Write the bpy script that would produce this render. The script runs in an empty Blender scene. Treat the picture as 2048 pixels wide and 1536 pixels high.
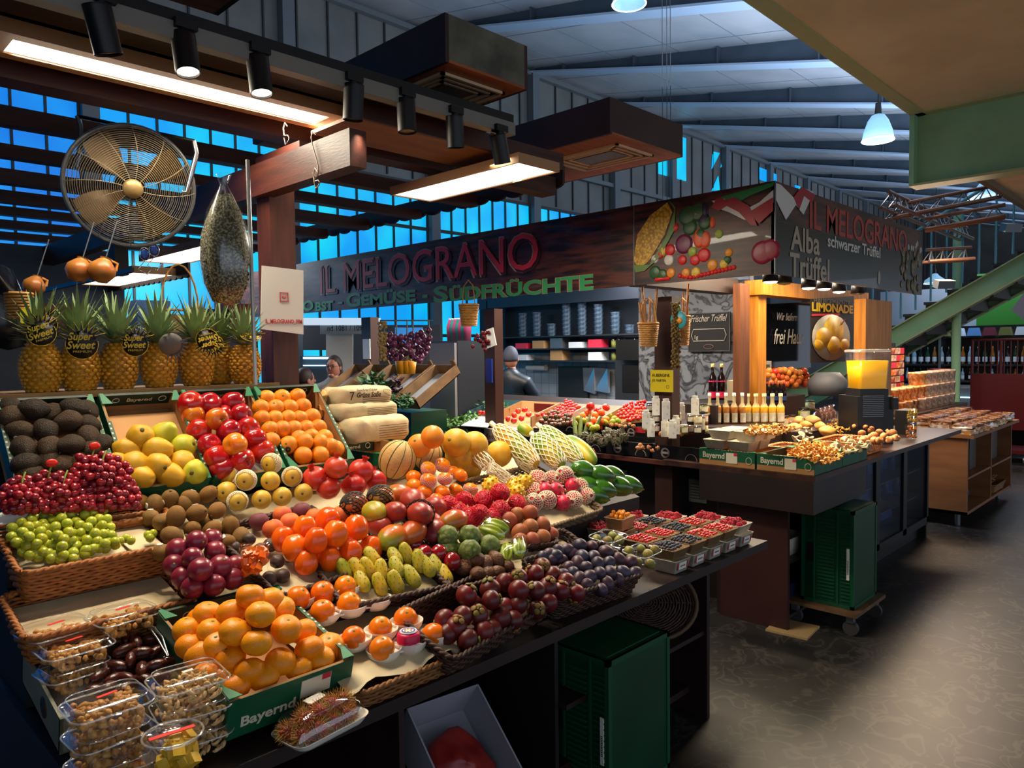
import bpy, math, random
from mathutils import Vector as V3, Matrix, Euler, noise
random.seed(7)
PI = math.pi
SC = bpy.context.scene
COL = SC.collection
# ------------------------------------------------------------------ camera
F = 1483.0; CX, CY = 1024.0, 768.0; H = 1.75
_v1 = V3((-496-CX, 719-CY, F)); _v2 = V3((2474-CX, 681-CY, F))
_X = _v2.normalized(); _Y0 = _v1.normalized(); _Z = _X.cross(_Y0).normalized(); _Y = _Z.cross(_X)
R3 = Matrix((_X, _Y, _Z))
cd = bpy.data.cameras.new('camera'); cam = bpy.data.objects.new('camera', cd); COL.objects.link(cam)
cd.sensor_width = 36; cd.lens = F/2048*36; cd.clip_start = .05; cd.clip_end = 200
_r = R3@V3((1,0,0)); _u = -(R3@V3((0,1,0))); _b = -(R3@V3((0,0,1)))
cam.matrix_world = Matrix(((_r.x,_u.x,_b.x,0),(_r.y,_u.y,_b.y,0),(_r.z,_u.z,_b.z,H),(0,0,0,1)))
SC.camera = cam
# ------------------------------------------------------------------ world and exposure
SC.view_settings.view_transform = 'Standard'; SC.view_settings.look = 'None'
SC.cycles.transparent_max_bounces = 24
SC.view_settings.exposure = 0.95; SC.view_settings.gamma = 1.0
w = bpy.data.worlds.new('world'); SC.world = w; w.use_nodes = True
w.node_tree.nodes['Background'].inputs[0].default_value = (.42, .48, .58, 1)
w.node_tree.nodes['Background'].inputs[1].default_value = .95
# ------------------------------------------------------------------ lamps of the hall, and added fill under the roof
def area(name, loc, size, power, col, target=None, sy=None, spread=None):
    l = bpy.data.lights.new(name, 'AREA'); l.energy = power; l.color = col
    l.shape = 'RECTANGLE'; l.size = size; l.size_y = sy or size
    if spread: l.spread = spread
    o = bpy.data.objects.new(name, l); COL.objects.link(o); o.location = loc
    if target is not None: o.rotation_euler = (V3(target)-V3(loc)).to_track_quat('-Z','Y').to_euler()
    return o
def spot(name, loc, target, power, col, ang=60, blend=.6, r=.03):
    l = bpy.data.lights.new(name, 'SPOT'); l.energy = power; l.color = col; l.spot_size = math.radians(ang); l.spot_blend = blend; l.shadow_soft_size = r
    o = bpy.data.objects.new(name, l); COL.objects.link(o); o.location = loc
    o.rotation_euler = (V3(target)-V3(loc)).to_track_quat('-Z','Y').to_euler(); return o
WARM = (1, .80, .56)
area('display_panel_lamp', (1.25, 2.94, 2.755), 1.2, 30, (1,.88,.68), (1.25,2.5,1.0), .2)
area('aisle_panel_lamp', (2.76, 2.95, 2.61), .26, 28, (1,.88,.68), (2.7,2.7,0), 1.0)
area('truffle_stall_lamp', (5.4, 2.6, 2.5), 2.2, 55, WARM, (5.2,2.2,.9), .3)
area('produce_stall_lamp', (4.7, 4.6, 2.55), .4, 50, (1,.85,.66), (4.7,4.5,.9), 2.5)
area('dried_fruit_lamp', (9.2, 2.6, 3.0), 1.6, 75, (1,.72,.48), (8.9,2.2,.9), .4)
area('roof_fill', (11.0, 3.0, 3.9), 8, 260, (.72,.83,1), (11,3.4,8), 3)  # unseen fill aimed upwards, added to brighten the ceiling; likewise the next two
area('roof_fill', (22.0, 3.0, 3.6), 12, 500, (.72,.83,1), (22,3.4,8), 3)
area('roof_fill', (4.0, 4.5, 3.6), 5, 70, (.85,.9,1), (4.5,6,8), 4)
area('back_kitchen_lamp', (7.2, 5.0, 2.75), 1.5, 110, (.92,.95,1), (7.2,5.0,.9), 1.5)
area('neighbour_stall_lamp', (3.4, 8.6, 3.0), 1.6, 40, (.9,.95,1), (3.4,8.6,.9), 1)
area('liquor_shop_lamp', (14.5, 3.0, 3.2), 3, 70, (.75,.85,1), (14.5,3.0,0), 2)
# ------------------------------------------------------------------ pixel -> point on a real surface
def ray(px, py): return R3@V3((px-CX, py-CY, F))
def onz(px, py, z): d = ray(px,py); return V3((0,0,H))+d*((z-H)/d.z)
def onx(px, py, x): d = ray(px,py); return V3((0,0,H))+d*(x/d.x)
def ony(px, py, y): d = ray(px,py); return V3((0,0,H))+d*(y/d.y)
def onp(px, py, a, b, y0, off=0.0):
    n = math.sqrt(1+b*b); a2 = a+off*n
    d = ray(px,py); return V3((0,0,H))+d*((a2-b*y0-H)/(d.z-b*d.y))
def dep(px, py, D): return V3((0,0,H))+ray(px,py)*(D/F)
# ------------------------------------------------------------------ materials
def lin(c):
    if isinstance(c, str):
        c = c.lstrip('#'); c = [int(c[i:i+2],16)/255 for i in (0,2,4)]
    return tuple(x/12.92 if x <= .04045 else ((x+.055)/1.055)**2.4 for x in c)+(1,)
MATS = {}
def M(name, col='#888888', rough=.5, metal=0, col2=None, sc=8, bump=0, bsc=60, rnd=None, trans=0, ior=1.45, emit=None, es=1, sss=0, stretch=None, spec=.5, coat=0, kind='noise', lo=.35, hi=.65, det=4, alpha=1):
    if name in MATS: return MATS[name]
    m = bpy.data.materials.new(name); m.use_nodes = True; nt = m.node_tree; N = nt.nodes; L = nt.links
    b = N['Principled BSDF']; b.inputs['Base Color'].default_value = lin(col); b.inputs['Roughness'].default_value = rough
    b.inputs['Metallic'].default_value = metal; b.inputs['Transmission Weight'].default_value = trans; b.inputs['IOR'].default_value = ior
    b.inputs['Specular IOR Level'].default_value = spec; b.inputs['Coat Weight'].default_value = coat; b.inputs['Alpha'].default_value = alpha
    if sss: b.inputs['Subsurface Weight'].default_value = sss; b.inputs['Subsurface Radius'].default_value = (.02,.008,.004); b.inputs['Subsurface Scale'].default_value = .5
    if emit: b.inputs['Emission Color'].default_value = lin(emit); b.inputs['Emission Strength'].default_value = es
    tc = N.new('ShaderNodeTexCoord'); src = tc.outputs['Object']
    if stretch:
        mp = N.new('ShaderNodeMapping'); mp.inputs['Scale'].default_value = stretch; L.new(src, mp.inputs[0]); src = mp.outputs[0]
    out = None
    if col2:
        if kind == 'voronoi':
            t = N.new('ShaderNodeTexVoronoi'); t.inputs['Scale'].default_value = sc; fac = t.outputs['Distance']
        elif kind == 'wave':
            t = N.new('ShaderNodeTexWave'); t.inputs['Scale'].default_value = sc; t.inputs['Distortion'].default_value = 2; fac = t.outputs['Fac']
        else:
            t = N.new('ShaderNodeTexNoise'); t.inputs['Scale'].default_value = sc; t.inputs['Detail'].default_value = det; fac = t.outputs['Fac']
        L.new(src, t.inputs['Vector'])
        mr = N.new('ShaderNodeMapRange'); mr.inputs[1].default_value = lo; mr.inputs[2].default_value = hi; L.new(fac, mr.inputs[0])
        mx = N.new('ShaderNodeMix'); mx.data_type = 'RGBA'; L.new(mr.outputs[0], mx.inputs[0])
        mx.inputs[6].default_value = lin(col); mx.inputs[7].default_value = lin(col2); out = mx.outputs[2]
    if rnd:
        oi = N.new('ShaderNodeObjectInfo'); m2 = N.new('ShaderNodeMix'); m2.data_type = 'RGBA'
        mr2 = N.new('ShaderNodeMath'); mr2.operation = 'MULTIPLY'; mr2.inputs[1].default_value = .95; L.new(oi.outputs['Random'], mr2.inputs[0])
        L.new(mr2.outputs[0], m2.inputs[0])
        if out: L.new(out, m2.inputs[6])
        else: m2.inputs[6].default_value = lin(col)
        m2.inputs[7].default_value = lin(rnd); out = m2.outputs[2]
    if out: L.new(out, b.inputs['Base Color'])
    if bump:
        t2 = N.new('ShaderNodeTexNoise'); t2.inputs['Scale'].default_value = bsc; t2.inputs['Detail'].default_value = 3; L.new(src, t2.inputs['Vector'])
        bp = N.new('ShaderNodeBump'); bp.inputs['Strength'].default_value = bump; bp.inputs['Distance'].default_value = .004
        L.new(t2.outputs['Fac'], bp.inputs['Height']); L.new(bp.outputs[0], b.inputs['Normal'])
    MATS[name] = m; return m
# ------------------------------------------------------------------ mesh builder
class MB:
    def __init__(s): s.v = []; s.f = []; s.s = []; s.m = []; s.mi = 0
    def add(s, vs, fs, smooth=False):
        n = len(s.v); s.v += [tuple(p) for p in vs]
        for f in fs: s.f.append(tuple(n+i for i in f)); s.s.append(smooth); s.m.append(s.mi)
        return s
    def box(s, a, b, rot=None, piv=None):
        x0,y0,z0 = a; x1,y1,z1 = b
        vs = [V3(p) for p in ((x0,y0,z0),(x1,y0,z0),(x1,y1,z0),(x0,y1,z0),(x0,y0,z1),(x1,y0,z1),(x1,y1,z1),(x0,y1,z1))]
        if rot:
            pv = V3(piv) if piv else (V3(a)+V3(b))/2; Rm = Euler(rot).to_matrix(); vs = [Rm@(p-pv)+pv for p in vs]
        return s.add(vs, [(0,3,2,1),(4,5,6,7),(0,1,5,4),(1,2,6,5),(2,3,7,6),(3,0,4,7)])
    def cbox(s, c, d, rot=None):
        c = V3(c); d = V3(d)/2; return s.box(c-d, c+d, rot)
    def quad(s, *p): return s.add(p, [tuple(range(len(p)))])
    def slab(s, pts, n):
        n = V3(n); k = len(pts); vs = [V3(p) for p in pts]+[V3(p)+n for p in pts]
        return s.add(vs, [tuple(range(k))[::-1], tuple(range(k,2*k))]+[(i,(i+1)%k,k+(i+1)%k,k+i) for i in range(k)])
    def cyl(s, p0, p1, r0, r1=None, n=12, caps=True, smooth=True):
        p0 = V3(p0); p1 = V3(p1); r1 = r0 if r1 is None else r1
        d = (p1-p0).normalized(); a = d.orthogonal().normalized(); b = d.cross(a)
        vs = []
        for p, r in ((p0,r0),(p1,r1)):
            for i in range(n):
                t = 2*PI*i/n; vs.append(p+(a*math.cos(t)+b*math.sin(t))*r)
        s.add(vs, [(i,(i+1)%n,n+(i+1)%n,n+i) for i in range(n)], smooth)
        if caps:
            s.add(vs[:n], [tuple(range(n))[::-1]]); s.add(vs[n:], [tuple(range(n))])
        return s
    def tube(s, pts, r, n=6, close=False):
        pts = [V3(p) for p in pts]; k = len(pts); vs = []
        a = None
        for i, p in enumerate(pts):
            if close: d = pts[(i+1)%k]-pts[i-1]
            else: d = pts[min(i+1,k-1)]-pts[max(i-1,0)]
            d = d.normalized() if d.length > 1e-9 else V3((0,0,1))
            if a is None: a = d.orthogonal().normalized()
            else:
                a = a-d*a.dot(d); a = a.normalized() if a.length > 1e-6 else d.orthogonal().normalized()
            b = d.cross(a); rr = r[i] if isinstance(r, (list,tuple)) else r
            for j in range(n):
                t = 2*PI*j/n; vs.append(p+(a*math.cos(t)+b*math.sin(t))*rr)
        fs = []
        for i in range(k if close else k-1):
            i2 = (i+1)%k
            for j in range(n): fs.append((i*n+j, i*n+(j+1)%n, i2*n+(j+1)%n, i2*n+j))
        s.add(vs, fs, True)
        if not close: s.add(vs[:n], [tuple(range(n))[::-1]]); s.add(vs[-n:], [tuple(range(n))])
        return s
    def lathe(s, prof, n=20, c=(0,0,0), fn=None, sx=1, sy=1, rot=None, smooth=True):
        vs = []; k = len(prof); Rm = Euler(rot).to_matrix() if rot else None
        for (r, z) in prof:
            for j in range(n):
                t = 2*PI*j/n; rr = r*(fn(t,z) if fn else 1); p = V3((rr*math.cos(t)*sx, rr*math.sin(t)*sy, z))
                if Rm: p = Rm@p
                vs.append(p+V3(c))
        fs = []
        for i in range(k-1):
            for j in range(n): fs.append((i*n+j, i*n+(j+1)%n, (i+1)*n+(j+1)%n, (i+1)*n+j))
        return s.add(vs, fs, smooth)
    def ball(s, c, r, n=12, m=8, sc=(1,1,1), rot=None):
        prof = [(max(1e-5, r*math.sin(PI*i/m)), -r*math.cos(PI*i/m)) for i in range(m+1)]
        k0 = len(s.v); s.lathe(prof, n, (0,0,0)); Rm = Euler(rot).to_matrix() if rot else None
        for i in range(k0, len(s.v)):
            p = V3(s.v[i]); p = V3((p.x*sc[0], p.y*sc[1], p.z*sc[2]))
            if Rm: p = Rm@p
            s.v[i] = tuple(p+V3(c))
        return s
    def warp(s, amp, f, k0=0, seed=0):
        for i in range(k0, len(s.v)):
            p = V3(s.v[i]); s.v[i] = tuple(p+noise.noise_vector(p*f+V3((seed,seed*1.7,0)))*amp)
        return s
    def build(s, name, mats, parent=None, loc=None, rot=None):
        me = bpy.data.meshes.new(name); me.from_pydata(s.v, [], s.f)
        for m in (mats if isinstance(mats, (list,tuple)) else [mats]): me.materials.append(m)
        me.polygons.foreach_set('use_smooth', s.s); me.polygons.foreach_set('material_index', s.m); me.update()
        o = bpy.data.objects.new(name, me); COL.objects.link(o)
        if parent is not None: o.parent = parent
        if loc is not None: o.location = loc
        if rot is not None: o.rotation_euler = rot
        return o
def tag(o, label=None, cat=None, group=None, kind=None):
    if label: o['label'] = label
    if cat: o['category'] = cat
    if group: o['group'] = group
    if kind: o['kind'] = kind
    return o
def empty(name, loc=(0,0,0), rot=(0,0,0), label=None, cat=None, group=None):
    o = bpy.data.objects.new(name, None); COL.objects.link(o); o.location = loc; o.rotation_euler = rot; o.empty_display_size = .05
    return tag(o, label, cat, group)
def struct(o): o['kind'] = 'structure'; return o
KIDS = {}
def copy_tree(o, parent=None):
    c = o.copy(); COL.objects.link(c)
    if parent is not None: c.parent = parent
    for ch in list(o.children): copy_tree(ch, c)
    return c
def setrot(o, M3, loc, s=1):
    o.matrix_world = Matrix.Translation(V3(loc))@M3.to_4x4()@Matrix.Scale(s,4)
ORD = ['','leftmost','second from left','third from left','fourth from left','fifth from left','sixth from left','seventh from left','eighth from left','ninth from left','tenth from left','eleventh from left','twelfth from left','thirteenth from left','fourteenth from left','fifteenth from left','sixteenth from left','seventeenth from left','eighteenth from left','nineteenth from left','twentieth from left']
ROW = ['front row','second row','third row','fourth row','fifth row','sixth row','seventh row','eighth row','ninth row','tenth row']
def label_rows(items, desc, diam):
    """items: list of (object, world point); rows run left to right, counted from the front of the stall"""
    it = sorted(items, key=lambda q: proj(q[1])[1], reverse=True)
    def k(q): p = proj(q[1]); return p[1]-0  # picture rows
    rows = []
    for q in it:
        x, y, d = proj(q[1]); th = diam*F/d*.55
        yy = y+.28*(x-proj(it[0][1])[0])*SL[0]
        if rows and abs(rows[-1][0]-yy) < th: rows[-1][1].append((x,q)); 
        else: rows.append([yy, [(x,q)]])
    for i, (yy, r) in enumerate(rows):
        r.sort(key=lambda t: t[0])
        for j, (x, q) in enumerate(r):
            pos = ORD[min(j+1,20)]
            if len(rows) == 1: lab = f'{desc}, {pos}'
            elif len(r) == 1: lab = f'{desc}, alone in {rowname(i,len(rows))}'
            else: lab = f'{desc}, {pos} in {rowname(i,len(rows))}'
            q[0]['label'] = lab
SL = [0.0]
def rowname(i, n):
    if i == 0: return 'lowest row'
    if i == n-1: return 'topmost row'
    return ['','second','third','fourth','fifth','sixth','seventh','eighth','ninth','tenth','eleventh','twelfth','thirteenth','fourteenth'][i]+' row up'
def proj(p):
    c = R3.transposed()@(V3(p)-V3((0,0,H))); return c.x/c.z*F+CX, c.y/c.z*F+CY, c.z
def upmat(b=0.0, yaw=0.0, tilt=(0,0)):
    """rotation whose z is the normal of a surface rising with slope b along y"""
    n = V3((0,-b,1)).normalized(); q = V3((0,0,1)).rotation_difference(n)
    return q.to_matrix()@Euler((tilt[0],tilt[1],yaw)).to_matrix()
def rndmat(): return Euler((random.uniform(0,2*PI),random.uniform(0,2*PI),random.uniform(0,2*PI))).to_matrix()
def pile(protos, pts, surf, r, desc, cat, group, orient='rand', jit=.06, lay=1.45, yaw=None):
    """copies of a fruit at the places read off the photo, each resting at its own layer of the heap"""
    a, b, y0 = surf; items = []
    for i, p in enumerate(pts):
        L = p[2] if len(p) > 2 else 0; k = p[3] if len(p) > 3 else random.randrange(len(protos))
        src = protos[k]
        P = onp(p[0], p[1], a, b, y0, r+L*lay*r)
        o = copy_tree(src)
        s = 1+random.uniform(-jit, jit)
        if orient == 'rand': m = rndmat()
        elif orient == 'up': m = upmat(b, random.uniform(0,2*PI) if yaw is None else yaw+random.uniform(-.3,.3), (random.uniform(-.35,.35),random.uniform(-.35,.35)))
        elif orient == 'side': m = upmat(b, random.uniform(0,2*PI) if yaw is None else yaw+random.uniform(-.4,.4))@Euler((PI/2+random.uniform(-.25,.25),0,0)).to_matrix()
        else: m = orient(i)
        setrot(o, m, P, s)
        o['category'] = cat; o['group'] = group; items.append((o, P))
    label_rows(items, desc, 2*r)
    return items
def drop(*protos):
    for o in protos:
        for c in list(o.children): drop(c)
        bpy.data.objects.remove(o)
def text(body, parent, mat, loc, rotm, size, extr=.001, off=0, align='LEFT', name='lettering', sx=1.0, shear=0):
    c = bpy.data.curves.new(name, 'FONT'); c.body = body; c.size = size; c.extrude = extr; c.offset = off; c.align_x = align; c.shear = shear; c.resolution_u = 3
    t = bpy.data.objects.new(name, c); COL.objects.link(t); me = bpy.data.meshes.new_from_object(t); bpy.data.objects.remove(t)
    me.materials.clear(); me.materials.append(mat); me.name = name
    o = bpy.data.objects.new(name, me); COL.objects.link(o)
    if parent is not None: o.parent = parent
    o.matrix_local = Matrix.Translation(V3(loc))@rotm.to_4x4()@Matrix.Diagonal((sx,1,1,1))
    return o
def fit(t, wd):
    """stretch the lettering to the width it has on the sign"""
    xs = [v.co.x for v in t.data.vertices]
    if xs:
        x0 = min(xs); k = wd/max(1e-6, max(xs)-x0)
        for v in t.data.vertices: v.co.x = (v.co.x-x0)*k
# text facing -x (read while looking along +x, left to right runs towards -y) and facing -y
TX = Matrix(((0,0,-1),(-1,0,0),(0,1,0)))
TY = Matrix(((1,0,0),(0,0,-1),(0,1,0)))
TZ = Matrix.Identity(3)
# ================================================================== THE HALL
m_floor = M('floor_mat', '#1c1c1d', .42, col2='#2e2c2b', sc=2.2, det=6, lo=.40, hi=.62, bump=.25, bsc=14)
def floor_swirls():
    nt = m_floor.node_tree; N = nt.nodes; L = nt.links; b = N['Principled BSDF']
    tc = N.new('ShaderNodeTexCoord'); n1 = N.new('ShaderNodeTexNoise'); n1.inputs['Scale'].default_value = 5.5; n1.inputs['Detail'].default_value = 2; n1.inputs['Distortion'].default_value = 1.2
    L.new(tc.outputs['Object'], n1.inputs['Vector'])
    mr = N.new('ShaderNodeMapRange'); mr.inputs[1].default_value = .50; mr.inputs[2].default_value = .53; L.new(n1.outputs['Fac'], mr.inputs[0])
    mr2 = N.new('ShaderNodeMapRange'); mr2.inputs[1].default_value = .545; mr2.inputs[2].default_value = .58; L.new(n1.outputs['Fac'], mr2.inputs[0])
    sb = N.new('ShaderNodeMath'); sb.operation = 'SUBTRACT'; L.new(mr.outputs[0], sb.inputs[0]); L.new(mr2.outputs[0], sb.inputs[1])
    ml = N.new('ShaderNodeMath'); ml.operation = 'MULTIPLY'; ml.inputs[1].default_value = .42; L.new(sb.outputs[0], ml.inputs[0])
    old = b.inputs['Base Color'].links[0].from_socket
    mx = N.new('ShaderNodeMix'); mx.data_type = 'RGBA'; L.new(ml.outputs[0], mx.inputs[0]); L.new(old, mx.inputs[6]); mx.inputs[7].default_value = lin('#5c5750'); L.new(mx.outputs[2], b.inputs['Base Color'])
floor_swirls()
struct(MB().box((-6,-8,-.05),(36,9.5,0)).build('floor', m_floor))
m_clad = M('wall_cladding', '#5b5f60', .55, col2='#4c5052', sc=1.5)
m_seam = M('steel_dark', '#23282c', .6)
m_steel = M('girder_web', '#3c4a58', .6, col2='#334250', sc=3)
m_flange = M('girder_flange', '#8ba0b8', .45)
m_roof = M('roof_panel', '#9aa0a8', .45, col2='#868e98', sc=1.2)
m_blue = M('frosted_pane', '#0a2a55', .4, emit='#0487e6', es=.52)
m_cyan = M('frosted_pane_bright', '#0a3a55', .4, emit='#06b4ea', es=.56)
YW = 9.5; ZR = 6.95; SR = .19
def flz(y): return 6.88-.24*(YW-y)
def roofz(y): return ZR-SR*(YW-y)
def mixpane(m, c1, c2):
    nt = m.node_tree; N = nt.nodes; L = nt.links; b = N['Principled BSDF']; tc = N.new('ShaderNodeTexCoord'); n = N.new('ShaderNodeTexNoise'); n.inputs['Scale'].default_value = .9
    L.new(tc.outputs['Object'], n.inputs['Vector']); mr = N.new('ShaderNodeMapRange'); mr.inputs[1].default_value = .38; mr.inputs[2].default_value = .62; L.new(n.outputs['Fac'], mr.inputs[0])
    mx = N.new('ShaderNodeMix'); mx.data_type = 'RGBA'; L.new(mr.outputs[0], mx.inputs[0]); mx.inputs[6].default_value = lin(c1); mx.inputs[7].default_value = lin(c2); L.new(mx.outputs[2], b.inputs['Emission Color'])
mixpane(m_blue, '#0678e0', '#0a9cf2'); mixpane(m_cyan, '#0398ea', '#08ccea')
# back wall
wb = MB().box((-6,YW,0),(36,YW+.12,ZR+.1)); struct(wb.build('wall_back', m_clad))
sm = MB(); x = -6
while x < 36: sm.box((x-.012,YW-.03,5.1 if x < 5.2 else 4.5),(x+.012,YW,ZR-.1)); x += .5
struct(sm.build('trim_1', m_seam)).name = 'trim_1'
cols = [-4.7,-2.2,.3,2.8,5.3,7.85,10.3,12.8,15.0,17.5,20.0,22.5,25.0,27.5,30.0,32.5]
for x in cols:
    struct(MB().box((x-.09,YW-.16,0),(x+.09,YW-.02,ZR)).build('steel_column', M('column_grey','#4d565e',.5)))
# band windows, bay by bay
for i in range(len(cols)-8):
    x0, x1 = cols[i]+.1, cols[i+1]-.1; zt = 5.05 if x1 < 5.3 else 4.43
    fr = MB(); n = 7; pw = (x1-x0)/n
    for k in range(n+1): fr.box((x0+k*pw-.013,YW-.06,.9),(x0+k*pw+.013,YW-.02,zt))
    for z in (.9, 2.0, 3.72, zt): fr.box((x0,YW-.07,z-.025),(x1,YW-.02,z+.025))
    wn = struct(fr.build(f'window_{i+1}', m_seam))
    MB().box((x0,YW-.03,.9),(x1,YW-.005,zt)).build('pane', m_cyan if x1 > 5 else m_blue, wn)
# small openings higher up in the cladding
k = 20
for (px0,py0,px1,py1) in ((1316,312,1334,352),(1352,270,1371,362),(1518,335,1534,364),(1541,345,1552,364),(1590,370,1600,378),(1611,377,1618,383)):
    a = ony(px0,py0,YW-.02); b = ony(px1,py1,YW-.02); w_ = struct(MB().box((a.x,YW-.04,b.z),(b.x,YW-.01,a.z)).build(f'window_{k}', m_cyan)); k += 1
for tri in (((1424,338),(1427,303),(1440,306)),((1442,335),(1446,318),(1461,313)),((1424,382),(1437,352),(1440,380)),((1448,380),(1459,356),(1460,376))):
    ps = [ony(p[0],p[1],YW-.03) for p in tri]; struct(MB().slab(ps,(0,.02,0)).build(f'window_{k}', m_cyan)); k += 1
# horizontal rails of the cladding
tr = MB()
for z in (ZR-.12, 5.15): tr.box((-6,YW-.12,z-.04),(36,YW-.02,z+.04))
struct(tr.build('trim_2', M('rail_grey','#4f585f',.5)))
# roof
def rp(x, y, dz=0): return (x, y, roofz(y)+dz)
struct(MB().slab([rp(-6,YW),rp(36,YW),rp(36,-3.5),rp(-6,-3.5)],(0,0,.12)).build('ceiling', m_roof))
sm = MB()
for y in [8.6-1.15*i for i in range(11)]: sm.slab([rp(-6,y-.008,-.004),rp(36,y-.008,-.004),rp(36,y+.008,-.004),rp(-6,y+.008,-.004)],(0,0,.004))
x = -6
while x < 36: sm.slab([rp(x-.007,YW,-.004),rp(x+.007,YW,-.004),rp(x+.007,-3.5,-.004),rp(x-.007,-3.5,-.004)],(0,0,.004)); x += 1.22
struct(sm.build('trim_3', M('roof_seam','#6a727c',.6)))
for x in cols[3:]:
    def prof(y0, y1, t0, b0, w0, w1):
        return [(x+w0,y0,t0(y0)),(x+w0,y1,t0(y1)),(x+w0,y1,b0(y1)),(x+w0,y0,b0(y0))]
    g = struct(MB().slab(prof(YW-.1,-3.4,roofz,flz,-.02,.02),(.04,0,0)).build('roof_girder', m_steel))
    MB().slab([(x-.14,YW-.1,flz(YW-.1)-.03),(x+.14,YW-.1,flz(YW-.1)-.03),(x+.14,-3.4,flz(-3.4)-.03),(x-.14,-3.4,flz(-3.4)-.03)],(0,0,.03)).build('flange', m_flange, g)
    st = MB()
    for y in [8.6-1.5*i for i in range(8)]: st.slab([(x-.12,y,flz(y)),(x-.02,y,flz(y)),(x-.02,y,roofz(y)),(x-.12,y,roofz(y))],(0,.02,0))
    st.build('stiffener', m_steel, g)
# walls that close the hall away from the picture
struct(MB().box((36,-8,0),(36.1,9.6,7)).build('wall_right', m_clad))
struct(MB().box((-6.1,-3.5,0),(-6,9.6,7)).build('wall_left', m_clad))
# gallery over the aisle, right
m_soff = M('gallery_soffit_mat', '#d6c8a0', .8, col2='#c8ba94', sc=2, bump=.2, bsc=30)
m_green = M('green_steel', '#8fb88c', .42, col2='#80a87e', sc=2, bump=.1, bsc=20)
m_greend = M('green_steel_edge', '#a4ac78', .45)
g = 3.8
A = onz(1505,0,g); B = onz(1820,232,g); yg = 2.13; xc = 7.38
so = struct(MB().box((-1,-6,g),(xc,yg,g+.1)).build('ceiling_gallery', m_soff)); so.name = 'ceiling_gallery'
struct(MB().box((-1,yg-.11,g-.012),(xc,yg,g)).build('trim_4', m_greend))
gb = struct(MB().box((xc,-6,g-.62),(xc+.02,yg-.04,g)).build('gallery_beam', m_green))
MB().box((xc-.1,-6,g-.64),(xc+.12,yg,g-.62)).build('flange', m_greend, gb)
MB().box((xc-.1,-6,g-.012),(xc+.12,yg,g+.01)).build('flange', m_greend, gb)
MB().box((xc-.1,yg-.04,g-.62),(xc+.12,yg,g)).build('end_plate', m_green, gb)
struct(MB().box((xc+.2,-6,g-.35),(20,yg-.25,g-.25)).build('ceiling_landing', m_soff))
struct(MB().box((xc+.2,yg-.28,g-.42),(20,yg-.22,g-.12)).build('trim_5', M('edge_timber','#6c5638',.6)))
# ================================================================== PERGOLA, SIGN, LAMPS
m_wood = M('brown_timber', '#4a2418', .5, col2='#32160f', sc=3, stretch=(1,8,8), bump=.15, bsc=20)
m_woody = M('brown_timber_y', '#4a2012', .5, col2='#30140b', sc=3, stretch=(8,1,8), bump=.15, bsc=20)
m_dark = M('dark_timber', '#231512', .6, col2='#2e1c16', sc=4, stretch=(1,6,6))
m_gold = M('golden_pine', '#c07c1c', .5, col2='#a06012', sc=3, stretch=(10,10,1), bump=.1, bsc=30)
m_blk = M('black_paint', '#101011', .45)
m_grey = M('grey_steel', '#6a6e72', .4, metal=.6)
m_chrome = M('chrome', '#b8b8b8', .22, metal=1)
m_led = M('led_panel', '#ffffff', .5, emit='#fff4e4', es=1.3)
m_beige = M('beige_frame', '#a87c52', .6)
m_white = M('white_plastic', '#dcdcd8', .4)
m_bulb = M('lamp_lens', '#ffffff', .3, emit='#fff2d8', es=3.0)
# slats of the pergola roof, running left to right
for i, (y, z, h, w_) in enumerate([(3.15,2.72,.11,.12),(3.85,2.75,.079,.08),(4.47,2.75,.064,.08),(5.15,2.75,.085,.08),(5.78,2.75,.079,.08),(6.29,2.75,.061,.08),(6.94,2.75,.066,.08),(7.6,2.75,.066,.08)]):
    o = MB().box((-3,y-w_/2,z),(3.58,y+w_/2,z+h)).build('pergola_beam', m_wood)
    tag(o, ['thick brown pergola beam nearest the camera, just behind the long light panel','second brown pergola slat from the front, above the fan','third brown pergola slat from the front','fourth brown pergola slat from the front','fifth brown pergola slat from the front','sixth brown pergola slat from the front','seventh brown pergola slat, last but one before the window wall','rearmost brown pergola slat, closest to the blue window wall'][i], 'beam', 'pergola roof slats')
# posts and the long beam running to the back
o = MB().box((1.65,3.12,0),(1.775,3.24,2.58)).build('timber_post', M('post_timber','#5c2c1a',.5, col2='#43200f', sc=3, stretch=(8,8,1), bump=.1)); tag(o, 'reddish brown timber post behind the crates, carrying the white square poster', 'post')
o = MB().box((1.60,2.40,2.45),(1.675,8.6,2.59)).build('cross_beam', m_woody); tag(o, 'long brown cross beam resting on the timber post with two steel hooks', 'beam')
o = MB().box((1.68,2.9,2.60),(1.76,3.3,2.66)).build('cross_beam', m_woody); tag(o, 'short brown block fixed on top of the cross beam over the post', 'beam')
for y in (5.0, 7.0):
    o = MB().box((1.60,y,2.25),(1.68,y+.12,2.45)).build('beam_bracket', m_dark); tag(o, 'dark bracket under the long cross beam, '+('nearer' if y < 6 else 'farther')+' of the two', 'bracket')
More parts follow.
